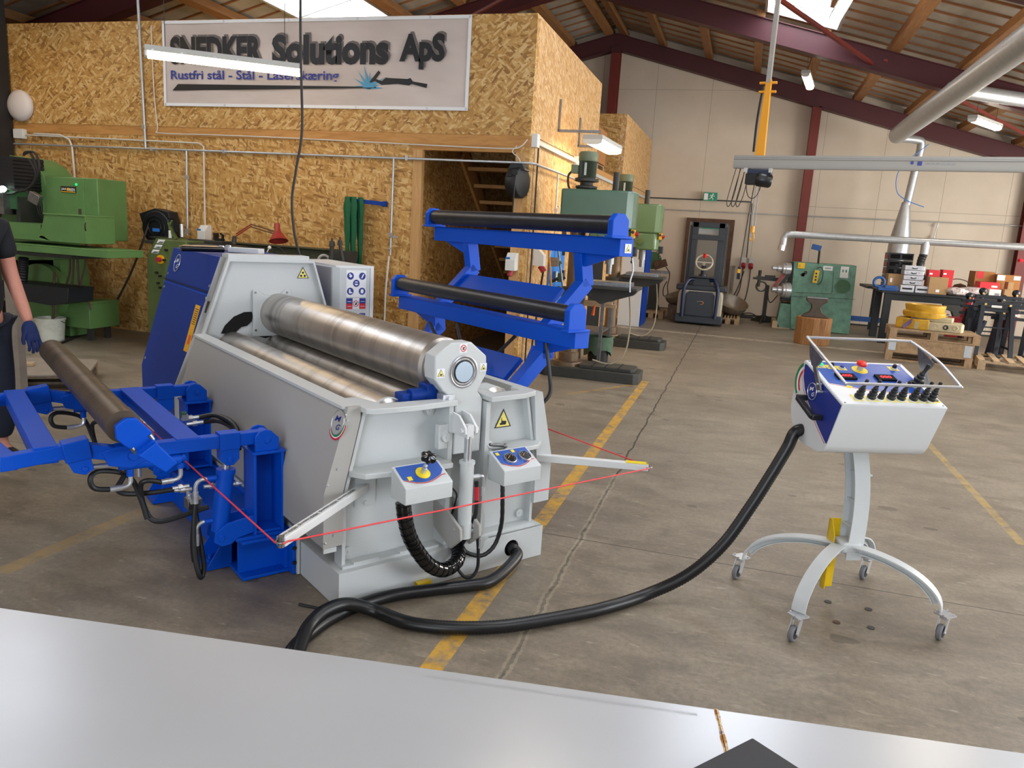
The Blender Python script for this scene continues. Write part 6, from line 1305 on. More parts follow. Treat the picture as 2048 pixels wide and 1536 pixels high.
# hanging black cable in front of the banner
m = MB(); m.tube([Vector((-3.70, 5.9, 5.8)), Vector((-3.70, 5.9, 3.4)), atY(602, 130, 5.9), atY(604, 260, 5.9), atY(592, 340, 5.9), atY(584, 400, 5.9), atY(588, 460, 5.9), atY(598, 505, 5.9), atY(612, 545, 5.9), atY(622, 600, 5.9)], .011, sub=8); m.build('hanging_cable', 'cable_dark', label='thick black power cable hanging from the roof past the banner', cat='cable')
# loft: box, pallet
pallet((-2.85, 12.6, 2.58), math.radians(90), 'wooden pallet stored up in the loft gap of the chipboard building')
m = MB(); m.bx(-3.2, -2.42, 12.15, 13.1, 2.726, 3.25); m.build('cardboard_box', 'cardboard_brown', label='large brown cardboard box on the pallet in the loft gap', cat='box'); 
m = MB(); m.bx(-3.15, -2.6, 13.2, 13.22, 2.58, 3.55); m.build('cardboard_flap', 'cardboard', label='dark cardboard sheet standing behind the box in the loft gap', cat='cardboard')
# ================================================================== DRILL PRESSES
def drill(loc, paint, label, s=1.):
    t = thing('drill_press', label, 'drill press', loc)
    m = MB(); m.prism([(-1.0, .0), (.0, .0), (.06, .06), (.06, .38), (0, .44), (-1.0, .44), (-1.08, .3), (-1.08, .12)], 'z', 0, .115); m.prism([(-.62, .06), (-.04, .06), (.0, .10), (.0, .34), (-.04, .38), (-.62, .38)], 'z', .115, .155)
    b = m.build('base_plate', 'cast_dark', t, bevel=.006)
    for k in range(3): m = MB(); m.bx(-.48+.15*k, -.466+.15*k, .055, .385, .15, .158); m.build('slot', 'dark_slot', b)
    m = MB(); m.lathe([(.17, .10), (.16, .16), (.115, .17), (.115, .26), (.105, .27)], (-.78, .22, 0), (0, 0, 1), 28); m.cyl((-.78, .22, .2), (-.78, .22, 1.75), .085, seg=28); m.build('column', 'rusty_steel', t)
    m = MB(); m.cyl((-.78, .22, .80), (-.78, .22, 1.0), .125, seg=28); m.prism([(-.72, .98), (-.45, .84), (-.1, .96), (-.05, 1.02), (-.72, 1.02)], 'y', .13, .31); m.box((-.35, .22, 1.03), (.62, .46, .035)); m.build('table_arm', 'cast_dark', t, bevel=.006)
    m = MB(); m.box((-.36, .22, 1.068), (.46, .34, .045)); m.build('drill_table', 'dull_steel', t, bevel=.004)
    m = MB(); c = [(-.95, -.0), (-.23, -.0), (-.17, .05), (-.15, .15), (-.15, .3), (-.19, .42), (-.26, .45), (-.95, .45)]
    m.prism(c, 'z', 1.66, 2.06); hd = m.build('gear_head', paint, t, bevel=.02)
    m = MB(); m.prism([(-.62, .02), (-.22, .02), (-.17, .1), (-.17, .35), (-.24, .43), (-.62, .43)], 'z', 1.42, 1.66); m.build('spindle_housing', paint, t, bevel=.02)
    m = MB(); m.cyl((-.40, .22, 1.28), (-.40, .22, 1.42), .05, seg=20); m.cyl((-.40, .22, 1.17), (-.40, .22, 1.28), .03, .035, seg=16); m.build('drill_spindle', 'dull_steel', t)
    m = MB(); m.lathe([(.10, 2.06), (.12, 2.08), (.12, 2.10), (.07, 2.11), (.07, 2.14), (.13, 2.15), (.13, 2.18), (.10, 2.19)], (-.72, .2, 0), (0, 0, 1), 24); m.build('motor_flange', 'cast_dark', t)
    m = MB(); n_ = 30; vs = []
    for z in (2.19, 2.36):
        for k in range(n_*2): r = .098 if k % 2 else .086; vs.append((-.72+r*math.cos(PI*k/n_), .2+r*math.sin(PI*k/n_), z))
    m.add(vs, [(k, (k+1) % 60, 60+(k+1) % 60, 60+k) for k in range(60)]); mo = m.build('motor', 'motor_dark', t, flat=True)
    m = MB(); m.lathe([(.10, 2.36), (.105, 2.37), (.105, 2.44), (.09, 2.46), (.0001, 2.465)], (-.72, .2, 0), (0, 0, 1), 28); m.build('motor_cap', 'motor_cap_green', mo)
    m = MB(); m.box((-.84, .12, 2.27), (.07, .09, .09)); m.build('terminal_box', 'motor_cap_green', mo, bevel=.004)
    m = MB(); m.bx(-.735, -.71, .095, .102, 2.21, 2.34); m.build('motor_plate', 'plastic_grey', mo)
    m = MB(); m.tube([(-.87, .12, 2.25), (-.91, .12, 2.2), (-.9, .1, 2.1), (-.88, .1, 2.06)], .012, sub=5); m.build('motor_cable', 'cable_dark', mo)
    m = MB(); m.cyl((-.40, .22, 2.06), (-.40, .22, 2.26), .035, seg=16); m.build('spindle_cover', 'cast_dark', t)
    for x, z, r in ((-.55, 1.58, .035), (-.42, 1.54, .045), (-.50, 1.47, .04)): m = MB(); m.cyl((x, .02, z), (x, -.03, z), r, seg=18); m.build('gear_knob', 'lathe_green', t)
    m = MB(); m.box((-.15, .1, 1.62), (.04, .07, .09)); m.build('switch_block', 'amber_label', t); m = MB(); m.cyl((-.13, .1, 1.62), (-.09, .1, 1.62), .02); m.build('stop_button', 'cee_red', t)
    for k in range(3):
        a = k*2.1+.4; m = MB(); q = Vector((-.18, .22, 1.52)); e = q+Vector((.03, math.cos(a)*.2, math.sin(a)*.2)); m.cyl(q, e, .008, seg=8); m.sph(e, .018, 10, 6); m.build('feed_lever', 'cast_dark', t)
    m = MB(); m.box((-.14, .2, 1.43), (.06, .1, .1)); m.build('control_box', 'black_plastic', t, bevel=.004)
    m = MB(); m.tube([(-.2, .4, 1.05), (-.17, .42, .9), (-.14, .42, .6), (-.16, .35, .3), (-.3, .3, .16), (-.5, .2, .2)], .009, sub=6); m.build('coolant_hose', 'hose_beige', t)
    return t
drill((-1.03, 8.27, 0), 'press_green', 'tall dark green pillar drill press, the nearer of two, behind the raised blue rollers')
drill((-1.04, 11.1, 0), 'press_green_light', 'lighter green pillar drill press standing behind the nearer one')
m = MB(); m.lathe([(.12, 0), (.155, .30), (.15, .30), (.11, .01)], (-1.66, 9.55, 0), (0, 0, 1), 24); m.build('waste_bin', 'black_rubber', label='black round bin on the floor between the two drill presses', cat='bin')
m = MB(); rnd = random.Random(3); vs = []; n_ = 16
for j, (r, z) in enumerate(((.13, .33), (.165, .34), (.175, .27), (.17, .18))):
    for k in range(n_): a = 2*PI*k/n_; q = r*(1+.10*rnd.random()); vs.append((-1.66+q*math.cos(a), 9.55+q*math.sin(a), z-(.10*rnd.random() if j == 3 else 0)))
m.add(vs, [(j*n_+k, j*n_+(k+1) % n_, (j+1)*n_+(k+1) % n_, (j+1)*n_+k) for j in range(3) for k in range(n_)]); m.build('bin_bag', 'green_bag', label='crumpled grey green bag hanging over the black bin', cat='bag', sharp=80)
# metal rack legs and shelf between the presses
RK = thing('steel_rack', 'grey steel rack standing between the two drill presses', 'rack', (-1.75, 9.2, 0))
for x, y in ((-.18, -.1), (.18, -.1), (-.18, .5), (.18, .5)): m = MB(); m.bx(x-.02, x+.02, y-.02, y+.02, 0, .95); m.build('leg', 'dull_steel', RK)
for z in (.42, .90): m = MB(); m.bx(-.18, .18, -.1, .5, z, z+.02); m.build('shelf', 'dull_steel', RK)
m = MB(); m.bx(-1.95, -1.45, 9.35, 9.40, .72, .76); m.bx(-1.93, -1.5, 9.34, 9.39, .76, .79); m.build('wooden_batten', 'plank_light', label='short pale wooden battens resting on the rack beside the drill press', cat='wood')
m = MB(); m.cyl((-1.72, 9.3, .62), (-1.70, 9.28, .74), .02, .012); m.build('orange_nozzle', 'orange_plastic', label='small orange plastic nozzle on the steel rack', cat='nozzle')
# leaning poles and tools against the side wall
for i, (y, x1, mt, lb) in enumerate(((9.05, -2.05, 'beam_pine', 'wooden broom handle leaning on the side wall, nearest the red plug'), (9.5, -1.95, 'dull_steel', 'grey pole leaning on the side wall behind the wooden handle'), (10.2, -2.0, 'rust_brown', 'brown rod leaning on the side wall beyond the tool rack'))):
    m = MB(); m.cyl((x1, y-.1, 0.0), (OX+.03, y, 1.5), .014, seg=10); m.build('leaning_pole', mt, label=lb, cat='pole')
TRK = thing('tool_rack', 'wall rack of small dark and blue tools on the chipboard side wall', 'rack', (OX, 9.5, 1.0))
m = MB(); m.bx(.005, .02, -.25, .55, -.3, .42); m.build('back_panel', 'socket_blue', TRK)
rnd = random.Random(5)
for k in range(12):
    y, z = -.2+.14*(k % 5), -.22+.2*(k//5); m = MB()
    if k % 3 == 0: m.cyl((.06, y, z), (.06, y, z+.13), .028, seg=12)
    elif k % 3 == 1: m.box((.07, y, z+.05), (.09, .09, .11))
    else: m.cyl((.03, y, z), (.12, y+.02, z+.05), .02, seg=10)
    m.build('small_tool', ['cast_dark', 'black_plastic', 'dull_steel', 'lathe_green'][k % 4], TRK)
struct(MB().bx(OX+.001, OX+.008, 12.0, 13.1, .02, 2.0), 'doorway_shade', 'dark_slot', flat=True)  # flat dark sheet on the wall stands for an unlit doorway
# white and blue locker
LK = thing('locker', 'tall white metal cabinet with blue front beside the farther drill press', 'cabinet', (-2.12, 13.95, 0))
m = MB(); m.bx(0, .40, 0, .8, 0, 1.5); lk = m.build('cabinet_body', 'smooth_white', LK, bevel=.004)
m = MB(); m.bx(.401, .42, .01, .79, .01, 1.49); m.build('cabinet_front', 'dark_blue_paint', LK); m = MB(); m.bx(.42, .43, .1, .12, .6, .75); m.build('door_handle', 'black_plastic', LK)
# bench drill on a stand, pallet beneath
pallet((-1.72, 16.2, 0), math.radians(90), 'small wooden pallet on the floor below the rusty bench machine', L=.9, W=.5)
BD = thing('bench_machine', 'old rusty green bench machine on a pedestal by the back wall', 'machine', (-1.75, 16.2, .144))
m = MB(); m.prism([(-.16, 0), (.16, 0), (.1, .1), (.09, .75), (-.09, .75), (-.1, .1)], 'y', -.12, .12); m.build('pedestal', 'cast_dark', BD, bevel=.006)
m = MB(); m.bx(-.3, .28, -.15, .15, .75, .80); m.build('machine_table', 'dull_steel', BD)
m = MB(); m.box((.08, 0, .93), (.26, .18, .15), Matrix.Rotation(-.4, 3, 'Y')); m.cyl((.02, -.1, .95), (.02, .1, .95), .07, seg=16); m.build('machine_head', 'rust_brown', BD, bevel=.005)
m = MB(); m.lathe([(.18, -.02), (.18, .02)], (-.08, .0, 1.0), (0, 1, 0), 24); m.bar((0, 0, 1.1), (.07, 0, 1.25), .02, .03); m.bar((-.1, 0, 1.1), (.0, 0, 1.2), .02, .02); m.build('saw_guard', 'mill_green_dark', BD)
m = MB(); m.tube([(.2, -.1, .9), (.3, -.12, .75), (.28, -.12, .5), (.3, -.1, .35), (.22, -.1, .3), (.2, -.1, .45), (.26, -.1, .6)], .01, sub=6); m.build('power_cable', 'cable_dark', BD)
# ------------------------------------------------------------------ pedestrian stacker truck in front of the door
FK = thing('stacker_truck', 'grey electric pallet stacker with steering wheel parked in front of the back door', 'truck', (-.75, 15.3, 0))
def fk(mb, name, mt, par=None, **k): return mb.build(name, mt, par or FK, **k)
m = MB(); m.prism([(-.42, .05), (.42, .05), (.42, .16), (.42, .58), (.36, .72), (-.36, .72), (-.42, .58)], 'y', -.1, .5); fk(m, 'body', 'truck_cream', bevel=.02)
m = MB(); m.bx(-.45, .45, -.14, .5, .03, .20); m.bx(-.47, .47, -.12, .5, .66, .76); fk(m, 'bumper', 'truck_grey', bevel=.02)
m = MB(); m.prism([(-.27, .17), (.27, .17), (.27, .58), (.22, .64), (-.22, .64), (-.27, .58)], 'y', -.17, -.09); bd_ = fk(m, 'rear_hatch', 'truck_grey', bevel=.015)
m = MB(); m.tube([(.02, -.175, .40), (.07, -.175, .425), (.06, -.175, .455), (.02, -.175, .465)], .006, sub=5); m.build('emblem', 'truck_orange', bd_); m = MB(); m.tube([(.02, -.175, .465), (-.02, -.175, .46), (-.05, -.175, .452)], .003, sub=4); m.build('emblem_tail', 'truck_cream', bd_)
for s in (-1, 1):
    m = MB(); m.tube([(s*.31, -.17, .15), (s*.32, -.18, .6), (s*.30, -.17, .75), (s*.24, -.1, .86), (s*.15, -.05, .87)], .036, seg=12, sub=6); fk(m, 'guard_rail', 'truck_navy')
    m = MB(); m.bx(s*.25-.055 if s > 0 else s*.25-.055, s*.25+.055, .42, .54, .2, 1.96); m.bx(s*.33-.03, s*.33+.03, .46, .58, .1, 1.90); fk(m, 'mast_rail', 'truck_grey', bevel=.004)
    m = MB(); m.bx(s*.22-.07, s*.22+.07, .5, .78, .03, .09); fk(m, 'fork', 'truck_grey', bevel=.01)
m = MB(); m.bx(-.33, .33, .42, .54, 1.86, 1.96); m.bx(-.31, .31, .40, .44, 1.62, 1.72); fk(m, 'mast_crossbar', 'truck_grey', bevel=.006)
m = MB(); m.box((0, .05, .80), (.34, .25, .20)); m.box((0, -.02, .92), (.46, .3, .03)); fk(m, 'control_deck', 'truck_grey', bevel=.01)
m = MB(); m.cyl((0, .05, .93), (0, .02, 1.14), .045, seg=18); m.cyl((0, .05, .93), (0, .05, .97), .08, seg=18); fk(m, 'steering_column', 'truck_grey')
m = MB(); m.torus((0, -.0, 1.20), (0, -.9, .45), .155, .018, 30, 10); m.bar((-.14, 0, 1.20), (.14, 0, 1.20), .03, .02); m.bar((0, 0, 1.20), (0, .03, 1.07), .05, .02); sw = fk(m, 'steering_wheel', 'truck_cream'); m = MB(); m.cyl((0, -.03, 1.29), (0, -.05, 1.36), .032); m.build('steering_knob', 'red_plastic', sw)
m = MB(); m.bx(-.24, .25, .60, .602, 1.74, 1.84); m.build('paper_sheet', 'plastic_white', FK)
m = MB(); m.lathe([(.03, 0), (.2, .04), (.3, .14), (.34, .26), (.33, .26), (.28, .13), (.18, .05)], (-.02, 0, 0), (0, 0, 1), 28); o = m.build('metal_bowl', 'bowl_steel', label='large dull metal bowl leaning by the wall right of the stacker truck', cat='bowl', sharp=60); o.location = (-.20, 16.55, .17); o.rotation_euler = (.35, .25, 0)
m = MB(); m.lathe([(.03, 0), (.12, .03), (.2, .12), (.22, .22), (.21, .22), (.1, .04)], (0, 0, 0), (0, 0, 1), 28); o = m.build('metal_bowl', 'bowl_steel', label='smaller dull metal bowl left of the stacker truck', cat='bowl', sharp=60); o.location = (-1.22, 16.0, .30); o.rotation_euler = (.2, -.3, 0)
m = MB(); m.bx(-1.4, -1.05, 15.85, 16.15, 0, .30); m.build('wooden_block', 'pallet_dark', label='dark block under the smaller metal bowl', cat='block')
pallet((-.2, 16.3, 0), math.radians(90), 'yellow tinted short pallet under the large metal bowl', L=.8, W=.45)
# exit sign
p = atY(1421, 394, 18.1); ES = thing('exit_sign', 'green and white running man exit sign hanging above the back door', 'sign', (p.x, 18.0, p.z))
m = MB(); m.box((0, 0, 0), (.30, .03, .185)); m.build('sign_box', 'exit_green', ES); m = MB(); m.bx(-.135, -.05, -.017, -.0155, -.07, .07); m.build('door_pictogram', 'white_decal', ES)
m = MB(); m.cyl((.055, -.0155, .055), (.055, -.018, .055), .017, seg=14)
for a, b, w in (((.045, .035), (.025, -.015), .03), ((.045, .03), (.075, .01), .012), ((.075, .01), (.095, .02), .012), ((.04, .03), (.005, .035), .012), ((.005, .035), (-.01, .01), .012), ((.027, -.015), (.06, -.03), .016), ((.06, -.03), (.06, -.07), .014), ((.022, -.015), (.0, -.045), .016), ((.0, -.045), (-.03, -.045), .014)):
    m.bar((a[0], -.0165, a[1]), (b[0], -.0165, b[1]), .002, w, up=(0, 1, 0)) if 0 else m.prism([(a[0]-w/2, a[1]), (a[0]+w/2, a[1]), (b[0]+w/2, b[1]), (b[0]-w/2, b[1])] if abs(a[1]-b[1]) > abs(a[0]-b[0]) else [(a[0], a[1]-w/2), (b[0], b[1]-w/2), (b[0], b[1]+w/2), (a[0], a[1]+w/2)], 'y', -.018, -.0155)
m.build('running_man', 'white_decal', ES, flat=True)
# pipes and cables on the back wall
pipe('air_pipe', [(OX, 18.08, 2.25), (7.9, 18.08, 2.29)], .012, 'galvanised', 'long thin steel air pipe across the whole back wall')
pipe('conduit', [(OX, 18.1, 2.50), (-.05, 18.1, 2.51), (.0, 18.1, 2.47), (.02, 18.1, 1.27)], .013, 'truck_grey', 'grey conduit along the back wall bending down to red sockets')
for x, lb in ((-.03, 'left'), (.13, 'right')):
    t = thing('power_socket', lb+' one of two red power sockets on the back wall', 'socket', (x, 18.13, 1.17)); m = MB(); m.box((0, -.04, .05), (.11, .08, .16)); m.build('housing', 'plastic_grey', t, bevel=.006); m = MB(); m.cyl((0, -.06, -.02), (0, -.14, -.09), .05); m.build('plug', 'cee_red', t)
pipe('power_cable', [(-.03, 18.0, 1.05), (-.05, 18.0, .6), (-.14, 18.0, .3), (-.05, 17.95, .22), (.08, 17.95, .35), (.13, 18.0, .7), (.13, 18.0, 1.05)], .011, 'cable_dark', 'dark cable hanging in a loop between the two red wall sockets', 'cable', sub=6)
pipe('power_cable', [(.0, 18.0, 1.0), (-.1, 18.0, .6), (-.22, 17.95, .3), (-.25, 17.9, .12), (-.1, 17.75, .02), (.15, 17.8, .09), (.3, 17.8, .08), (.45, 17.7, .01), (.8, 17.6, .01)], .011, 'cable_dark', 'dark cable running from the red sockets down onto the floor', 'cable', sub=6)
m = MB(); m.bx(-.30, .30, 17.55, 17.9, 0, .03); m.build('floor_mat', 'black_rubber', label='narrow black mat on the floor below the red sockets', cat='mat')
m = MB(); m.bx(-.42, -.36, 18.1, 18.148, .75, 1.35); o = m.build('notice_board', 'board_grey', label='tall narrow worn board on the wall right of the back door', cat='board'); o.location = (.16, 0, -.25)
# ------------------------------------------------------------------ light crane beam with hoist
JA, JB = Vector((-.21, 8.0, 2.36)), fl(2048, 330, 2.36); jd = (JB-JA).normalized(); JL = 5.2
CR = thing('crane_beam', 'long light grey crane beam hanging from the roof at the right', 'crane', JA, math.atan2(jd.y, jd.x))
m = MB(); m.prism([(-.025, -.06), (-.010, -.06), (-.010, -.045), (.010, -.045), (.010, -.06), (.025, -.06), (.032, -.035), (.026, .02), (.032, .024), (.032, .06), (-.032, .06), (-.032, .024), (-.026, .02), (-.032, -.035)], 'x', 0, JL); m.build('beam_profile', 'crane_grey', CR)
m = MB(); m.bx(0, JL, -.034, -.032, .036, .04); m.build('beam_line', 'dull_steel', CR)
lg = 1.55; m = MB(); m.cyl((lg, -.03, .005), (lg, -.034, .005), .014); m.box((lg+.06, -.0315, -.0), (.035, .004, .035)); m.build('beam_logo', 'navy_decal', CR); lettering('ABUS', 'beam_lettering', 'dull_steel', CR, (lg+.13, -.062, -.01), (1, 0, 0), (0, 0, 1), .22, .022) if 0 else None
m = MB()
for k in range(6): m.box((lg+.12+.04*k, -.031, -.0), (.028, .003, .008))
m.build('beam_print', 'dull_steel', CR)
# suspension strut, yellow hanger
hx = .235; m = MB(); m.bar((hx, 0, .72), (hx, 0, 2.9), .05, .04, up=(1, 0, 0)); m.build('suspension_rod', 'crane_grey', CR)
m = MB(); m.prism([(hx-.045, .06), (hx+.045, .06), (hx+.028, .75), (hx-.022, .75)], 'y', -.02, .02); m.box((hx, 0, .72), (.16, .03, .02)); m.box((hx, 0, .64), (.16, .03, .02)); m.build('yellow_hanger', 'crane_yellow', CR, bevel=.003)
m = MB(); m.tube([(hx-.05, .03, .7), (hx-.07, .03, .4), (hx-.07, .03, .1)], .012, sub=4); m.build('hanger_strap', 'cable_dark', CR)
hz_ = -.06; m = MB(); m.box((hx+.02, 0, hz_-.03), (.22, .10, .045)); h1 = m.build('hoist_trolley', 'truck_navy', CR, bevel=.005)
m = MB(); m.box((hx-.1, -.07, hz_-.02), (.03, .02, .04)); m.box((hx+.13, -.07, hz_-.02), (.03, .02, .04)); m.build('trolley_wheel', 'plastic_grey', h1)
m = MB(); m.lathe([(.05, 0), (.065, .02), (.065, .13), (.05, .15)], (hx, -.06, hz_-.10), (.9, .3, -.1), 20); m.box((hx-.04, 0, hz_-.10), (.12, .12, .10)); m.build('hoist_motor', 'black_plastic', h1, bevel=.004)
m = MB(); m.cyl((hx+.0, 0, hz_-.15), (hx+.0, 0, -.60), .005, seg=6); m.cyl((hx+.03, 0, hz_-.15), (hx+.03, 0, -.60), .004, seg=6); m.build('hoist_chain', 'dull_steel', h1)
m = MB(); m.cyl((hx+.015, 0, -.60), (hx+.015, 0, -.66), .018); m.tube([(hx+.015, 0, -.66), (hx+.033, 0, -.69), (hx+.028, 0, -.73), (hx, 0, -.73), (hx-.005, 0, -.71)], .006, sub=4); m.build('load_hook', 'crane_yellow', h1)
m = MB(); m.tube([(hx-.02, .02, hz_-.1), (hx-.04, .02, -.45), (hx-.06, .02, -.8), (hx-.07, .02, -1.0)], .005, sub=5); m.build('control_cable', 'cable_dark', h1)
m = MB(); m.box((hx-.07, .02, -1.06), (.035, .03, .12)); pe = m.build('control_pendant', 'black_plastic', h1, bevel=.004); m = MB(); m.box((hx-.07, .003, -1.04), (.025, .008, .04)); m.build('pendant_face', 'amber_label', pe)
for k in range(4):
    m = MB(); x = .03+.045*k; m.tube([(x, -.02, -.06), (x-.03, -.02, -.22), (x-.055, -.02, -.38), (x-.03, -.02, -.42), (x+.01, -.02, -.3), (x+.04, -.02, -.06)] if k < 3 else [(x, -.02, -.06), (x-.02, -.03, -.2), (x+.01, -.02, -.32), (x+.07, -.01, -.33), (x+.11, 0, -.24), (x+.10, 0, -.15)], .004, sub=6); m.build('festoon_cable', 'cable_dark', CR)
m = MB(); m.bar((JL-.3, 0, .06), (JL-.3, 0, 1.6), .06, .06, up=(1, 0, 0)); m.build('suspension_rod', 'crane_grey', CR)
# ------------------------------------------------------------------ ventilation ducts
def spiral_duct(name, pts, r, label, seg=24):
    m = MB(); P_ = [Vector(p) for p in pts]; out = []
    for a, b in zip(P_, P_[1:]):
        n_ = max(2, int((b-a).length/.05)); out += [a+(b-a)*k/n_ for k in range(n_)]
    out.append(P_[-1]); m.tube(out, r, seg=seg, ridge=.012); return m.build(name, 'galvanised', label=label, cat='duct', sharp=80)
d0, d1 = fl(1787, 276, 3.75), None
DZ = 3.75; dx = d0.x
spiral_duct('ventilation_duct', [(dx, 16.3, DZ), (dx+.0, -4.0, DZ)], .155, 'large round spiral ventilation duct running under the roof towards the viewer')
D2 = MB(); D2.lathe([(.155, 0), (.15, .05), (.09, .12)], (dx, 16.3, DZ), (0, 1, 0), 24); D2.tube([(dx, 16.38, DZ), (dx, 16.5, DZ), (dx+.1, 16.6, DZ-.02), (dx+.42, 16.8, DZ-.02), (dx+.52, 16.85, DZ-.1), (dx+.50, 16.95, DZ-.6), (dx+.46, 17.0, DZ-1.2), (dx+.44, 17.0, 2.55)], .075, seg=16, sub=6)
D2.lathe([(.075, 0), (.20, .75), (.21, 1.1), (.17, 1.12), (.17, 1.5)], (dx+.44, 17.0, 2.58), (0, 0, -1), 24); D2.build('extraction_pipe', 'galvanised', label='steel extraction pipe with wide funnel coming down the back wall', cat='pipe')
pipe('blue_hose', [(dx+.62, 16.7, DZ-.1), (dx+.2, 16.7, 3.2), (dx+.2, 16.8, 2.8), (dx+.4, 16.85, 2.62), (dx+.75, 16.9, 2.5)], .008, 'socket_blue', 'thin pale blue hose tied around the extraction pipe', 'hose', sub=6)
b0, b1 = fl(1900, 178, 3.92), fl(2048, 200, 3.92)
spiral_duct('branch_duct', [b0, b1+(b1-b0)*.1], .10, 'smaller spiral duct branching off to the right under the roof')
f0, f1 = atY(1573, 468, 15.2), atY(2048, 494, 15.2)
FE = thing('fume_pipe', 'horizontal polished fume extraction pipe above the workbench', 'pipe', (0, 0, 0))
m = MB(); m.tube([f0+Vector((-.04, 0, -.20)), f0+Vector((-.035, 0, -.08)), f0+Vector((.0, 0, -.01)), f0+Vector((.10, 0, .0)), f1, f1+(f1-f0)*.6], .062, seg=18); m.build('main_pipe', 'galvanised', FE, sharp=60)
m = MB(); q = f0+Vector((-.045, 0, -.20)); m.cyl(q, q+Vector((-.01, 0, -.10)), .066, seg=18); m.build('pipe_nozzle', 'chrome', FE)
j = f0+(f1-f0)*.606; m = MB(); m.cyl(j, j+Vector((0, 0, -.22)), .07, seg=18); m.build('pipe_socket', 'galvanised', FE)
m = MB(); m.tube([j+Vector((0, 0, -.2)), j+Vector((-.03, 0, -.36)), j+Vector((-.01, 0, -.55)), j+Vector((.05, .02, -.66))], .06, sub=8, ridge=.14, seg=14); m.build('flexible_hose', 'black_rubber', FE)
pipe('wall_rod', [(3.74, 18.08, 2.28), (3.70, 18.08, 1.95)], .010, 'galvanised', 'short vertical rod with two taps hanging from the wall air pipe', clips=[(3.73, 18.05, 2.2), (3.70, 18.05, 1.96)])
# lamps on the right, then unseen ones further forward added for brightness
tube_lamp((.62, 14.6, 4.50), (.78, 15.8, 4.50), 'lit fluorescent lamp under the roof right of the crane strut', w=.13, wires=True)
tube_lamp((3.15, 14.1, 3.75), (3.75, 15.0, 3.72), 'lit fluorescent lamp under the roof at the far right', w=.13, wires=True)
p = fl(1672, 40, 4.55); tube_lamp((p.x-.02, p.y, 4.55), (p.x+.05, p.y-1.4, 4.55), 'lit fluorescent lamp beside the right roof window at the top edge', w=.13, wires=True)
for k, (x, y) in enumerate(((1.9, 6.4), (-1.2, 5.0), (3.2, 4.6), (1.2, .8), (-4.6, 1.2), (-3.0, -3.0), (3.0, -3.0), (-7.6, 3.6), (-8.6, 6.6))):
    z = rz_(x)-.75; tube_lamp((x, y-.7, z), (x, y+.7, z), 'unseen fluorescent lamp added under the roof to brighten the hall', w=.13, wires=True, group='unseen added fluorescent lamps', warm=x < -4)
# ================================================================== RIGHT BACKGROUND
def bxp(x0, y0, x1, y1, Y):  # pixel rectangle on plane Y -> x0, x1, z0, z1
    a, b = atY(x0, y1, Y), atY(x1, y0, Y); return a.x, b.x, a.z, b.z
# turquoise section bending machine
BM = thing('bending_machine', 'worn turquoise metal bending machine with steel spindles, behind the anvil', 'machine', (0, 15.9, 0))
def bq(mb, name, mt='machine_turq', par=None, **k): return mb.build(name, mt, par or BM, **k)
YB_ = 15.9
def q2(x, y): p = atY(1500+x/3.737, 430+y/3.737, YB_); return (p.x, max(p.z, .01))
m = MB(); m.prism([q2(x, y) for x, y in ((330, 350), (798, 380), (740, 893), (300, 862), (305, 600))], 'y', 0, .7); body_ = bq(m, 'machine_body', bevel=.01)
m = MB(); m.prism([q2(x, y) for x, y in ((230, 660), (310, 668), (305, 858), (215, 850), (200, 800))], 'y', .05, .6); bq(m, 'lower_cabinet', bevel=.01)
m = MB(); m.prism([q2(x, y) for x, y in ((300, 360), (345, 350), (315, 640), (230, 650), (250, 520), (290, 500))], 'y', .1, .55); bq(m, 'side_casting', 'cast_dark', bevel=.01)
(cx, cz), (rx, _) = q2(693, 536), q2(752, 536); r = rx-cx
m = MB(); m.cyl((cx, -.004, cz), (cx, .05, cz), r, seg=32); bq(m, 'round_opening', 'mill_green_dark', body_)
m = MB(); m.torus((cx, -.003, cz), (0, 1, 0), r, .008, 32, 6); bq(m, 'opening_rim', 'machine_turq', body_)
for x, y, R, L in ((250, 400, .115, .26), (245, 560, .15, .30)):
    px, pz = q2(x, y); m = MB(); m.lathe([(.10*R/.12, 0), (R, .0), (R, .10), (R*.9, .11), (R*.9, .15), (R*.55, .17), (R*.55, .24), (R*.35, .25), (R*.35, .34)], (px+.12, .0, pz), (-1, -.25, 0), 28); bq(m, 'roller_spindle', 'zinc')
a, b = Vector((*q2(175, 540)[:1], .05, q2(175, 540)[1])), Vector((q2(290, 395)[0], .05, q2(290, 395)[1])); m = MB(); m.bar(a, b, .05, .05); bq(m, 'red_lever', 'lamp_red'); m = MB(); m.bar(a+Vector((.1, .03, 0)), b+Vector((.1, .03, 0)), .06, .06); bq(m, 'lever_frame', 'cast_dark')
px, pz = q2(289, 398); m = MB(); m.cyl((px, .0, pz-.05), (px, .0, pz+.05), .035); bq(m, 'red_cap', 'red_plastic')
px, pz = q2(110, 480); m = MB(); m.bar((px-.16, .2, pz+.01), (px+.3, .2, pz), .06, .07); m.cyl((px-.1, .2, pz-.16), (px-.1, .2, pz+.16), .03); m.cyl((px-.22, .2, pz), (px-.16, .2, pz), .02); m.box((px+.1, .2, pz+.05), (.2, .1, .05)); bq(m, 'screw_clamp', 'cast_dark')
px, pz = q2(383, 378); m = MB(); m.box((px, -.02, pz), (.13, .05, .11)); sb_ = bq(m, 'switch_box', 'yellow_paint', body_, bevel=.004); m = MB(); m.cyl((px, -.04, pz), (px, -.07, pz), .025); m.build('switch_knob', 'amber_label', BM)
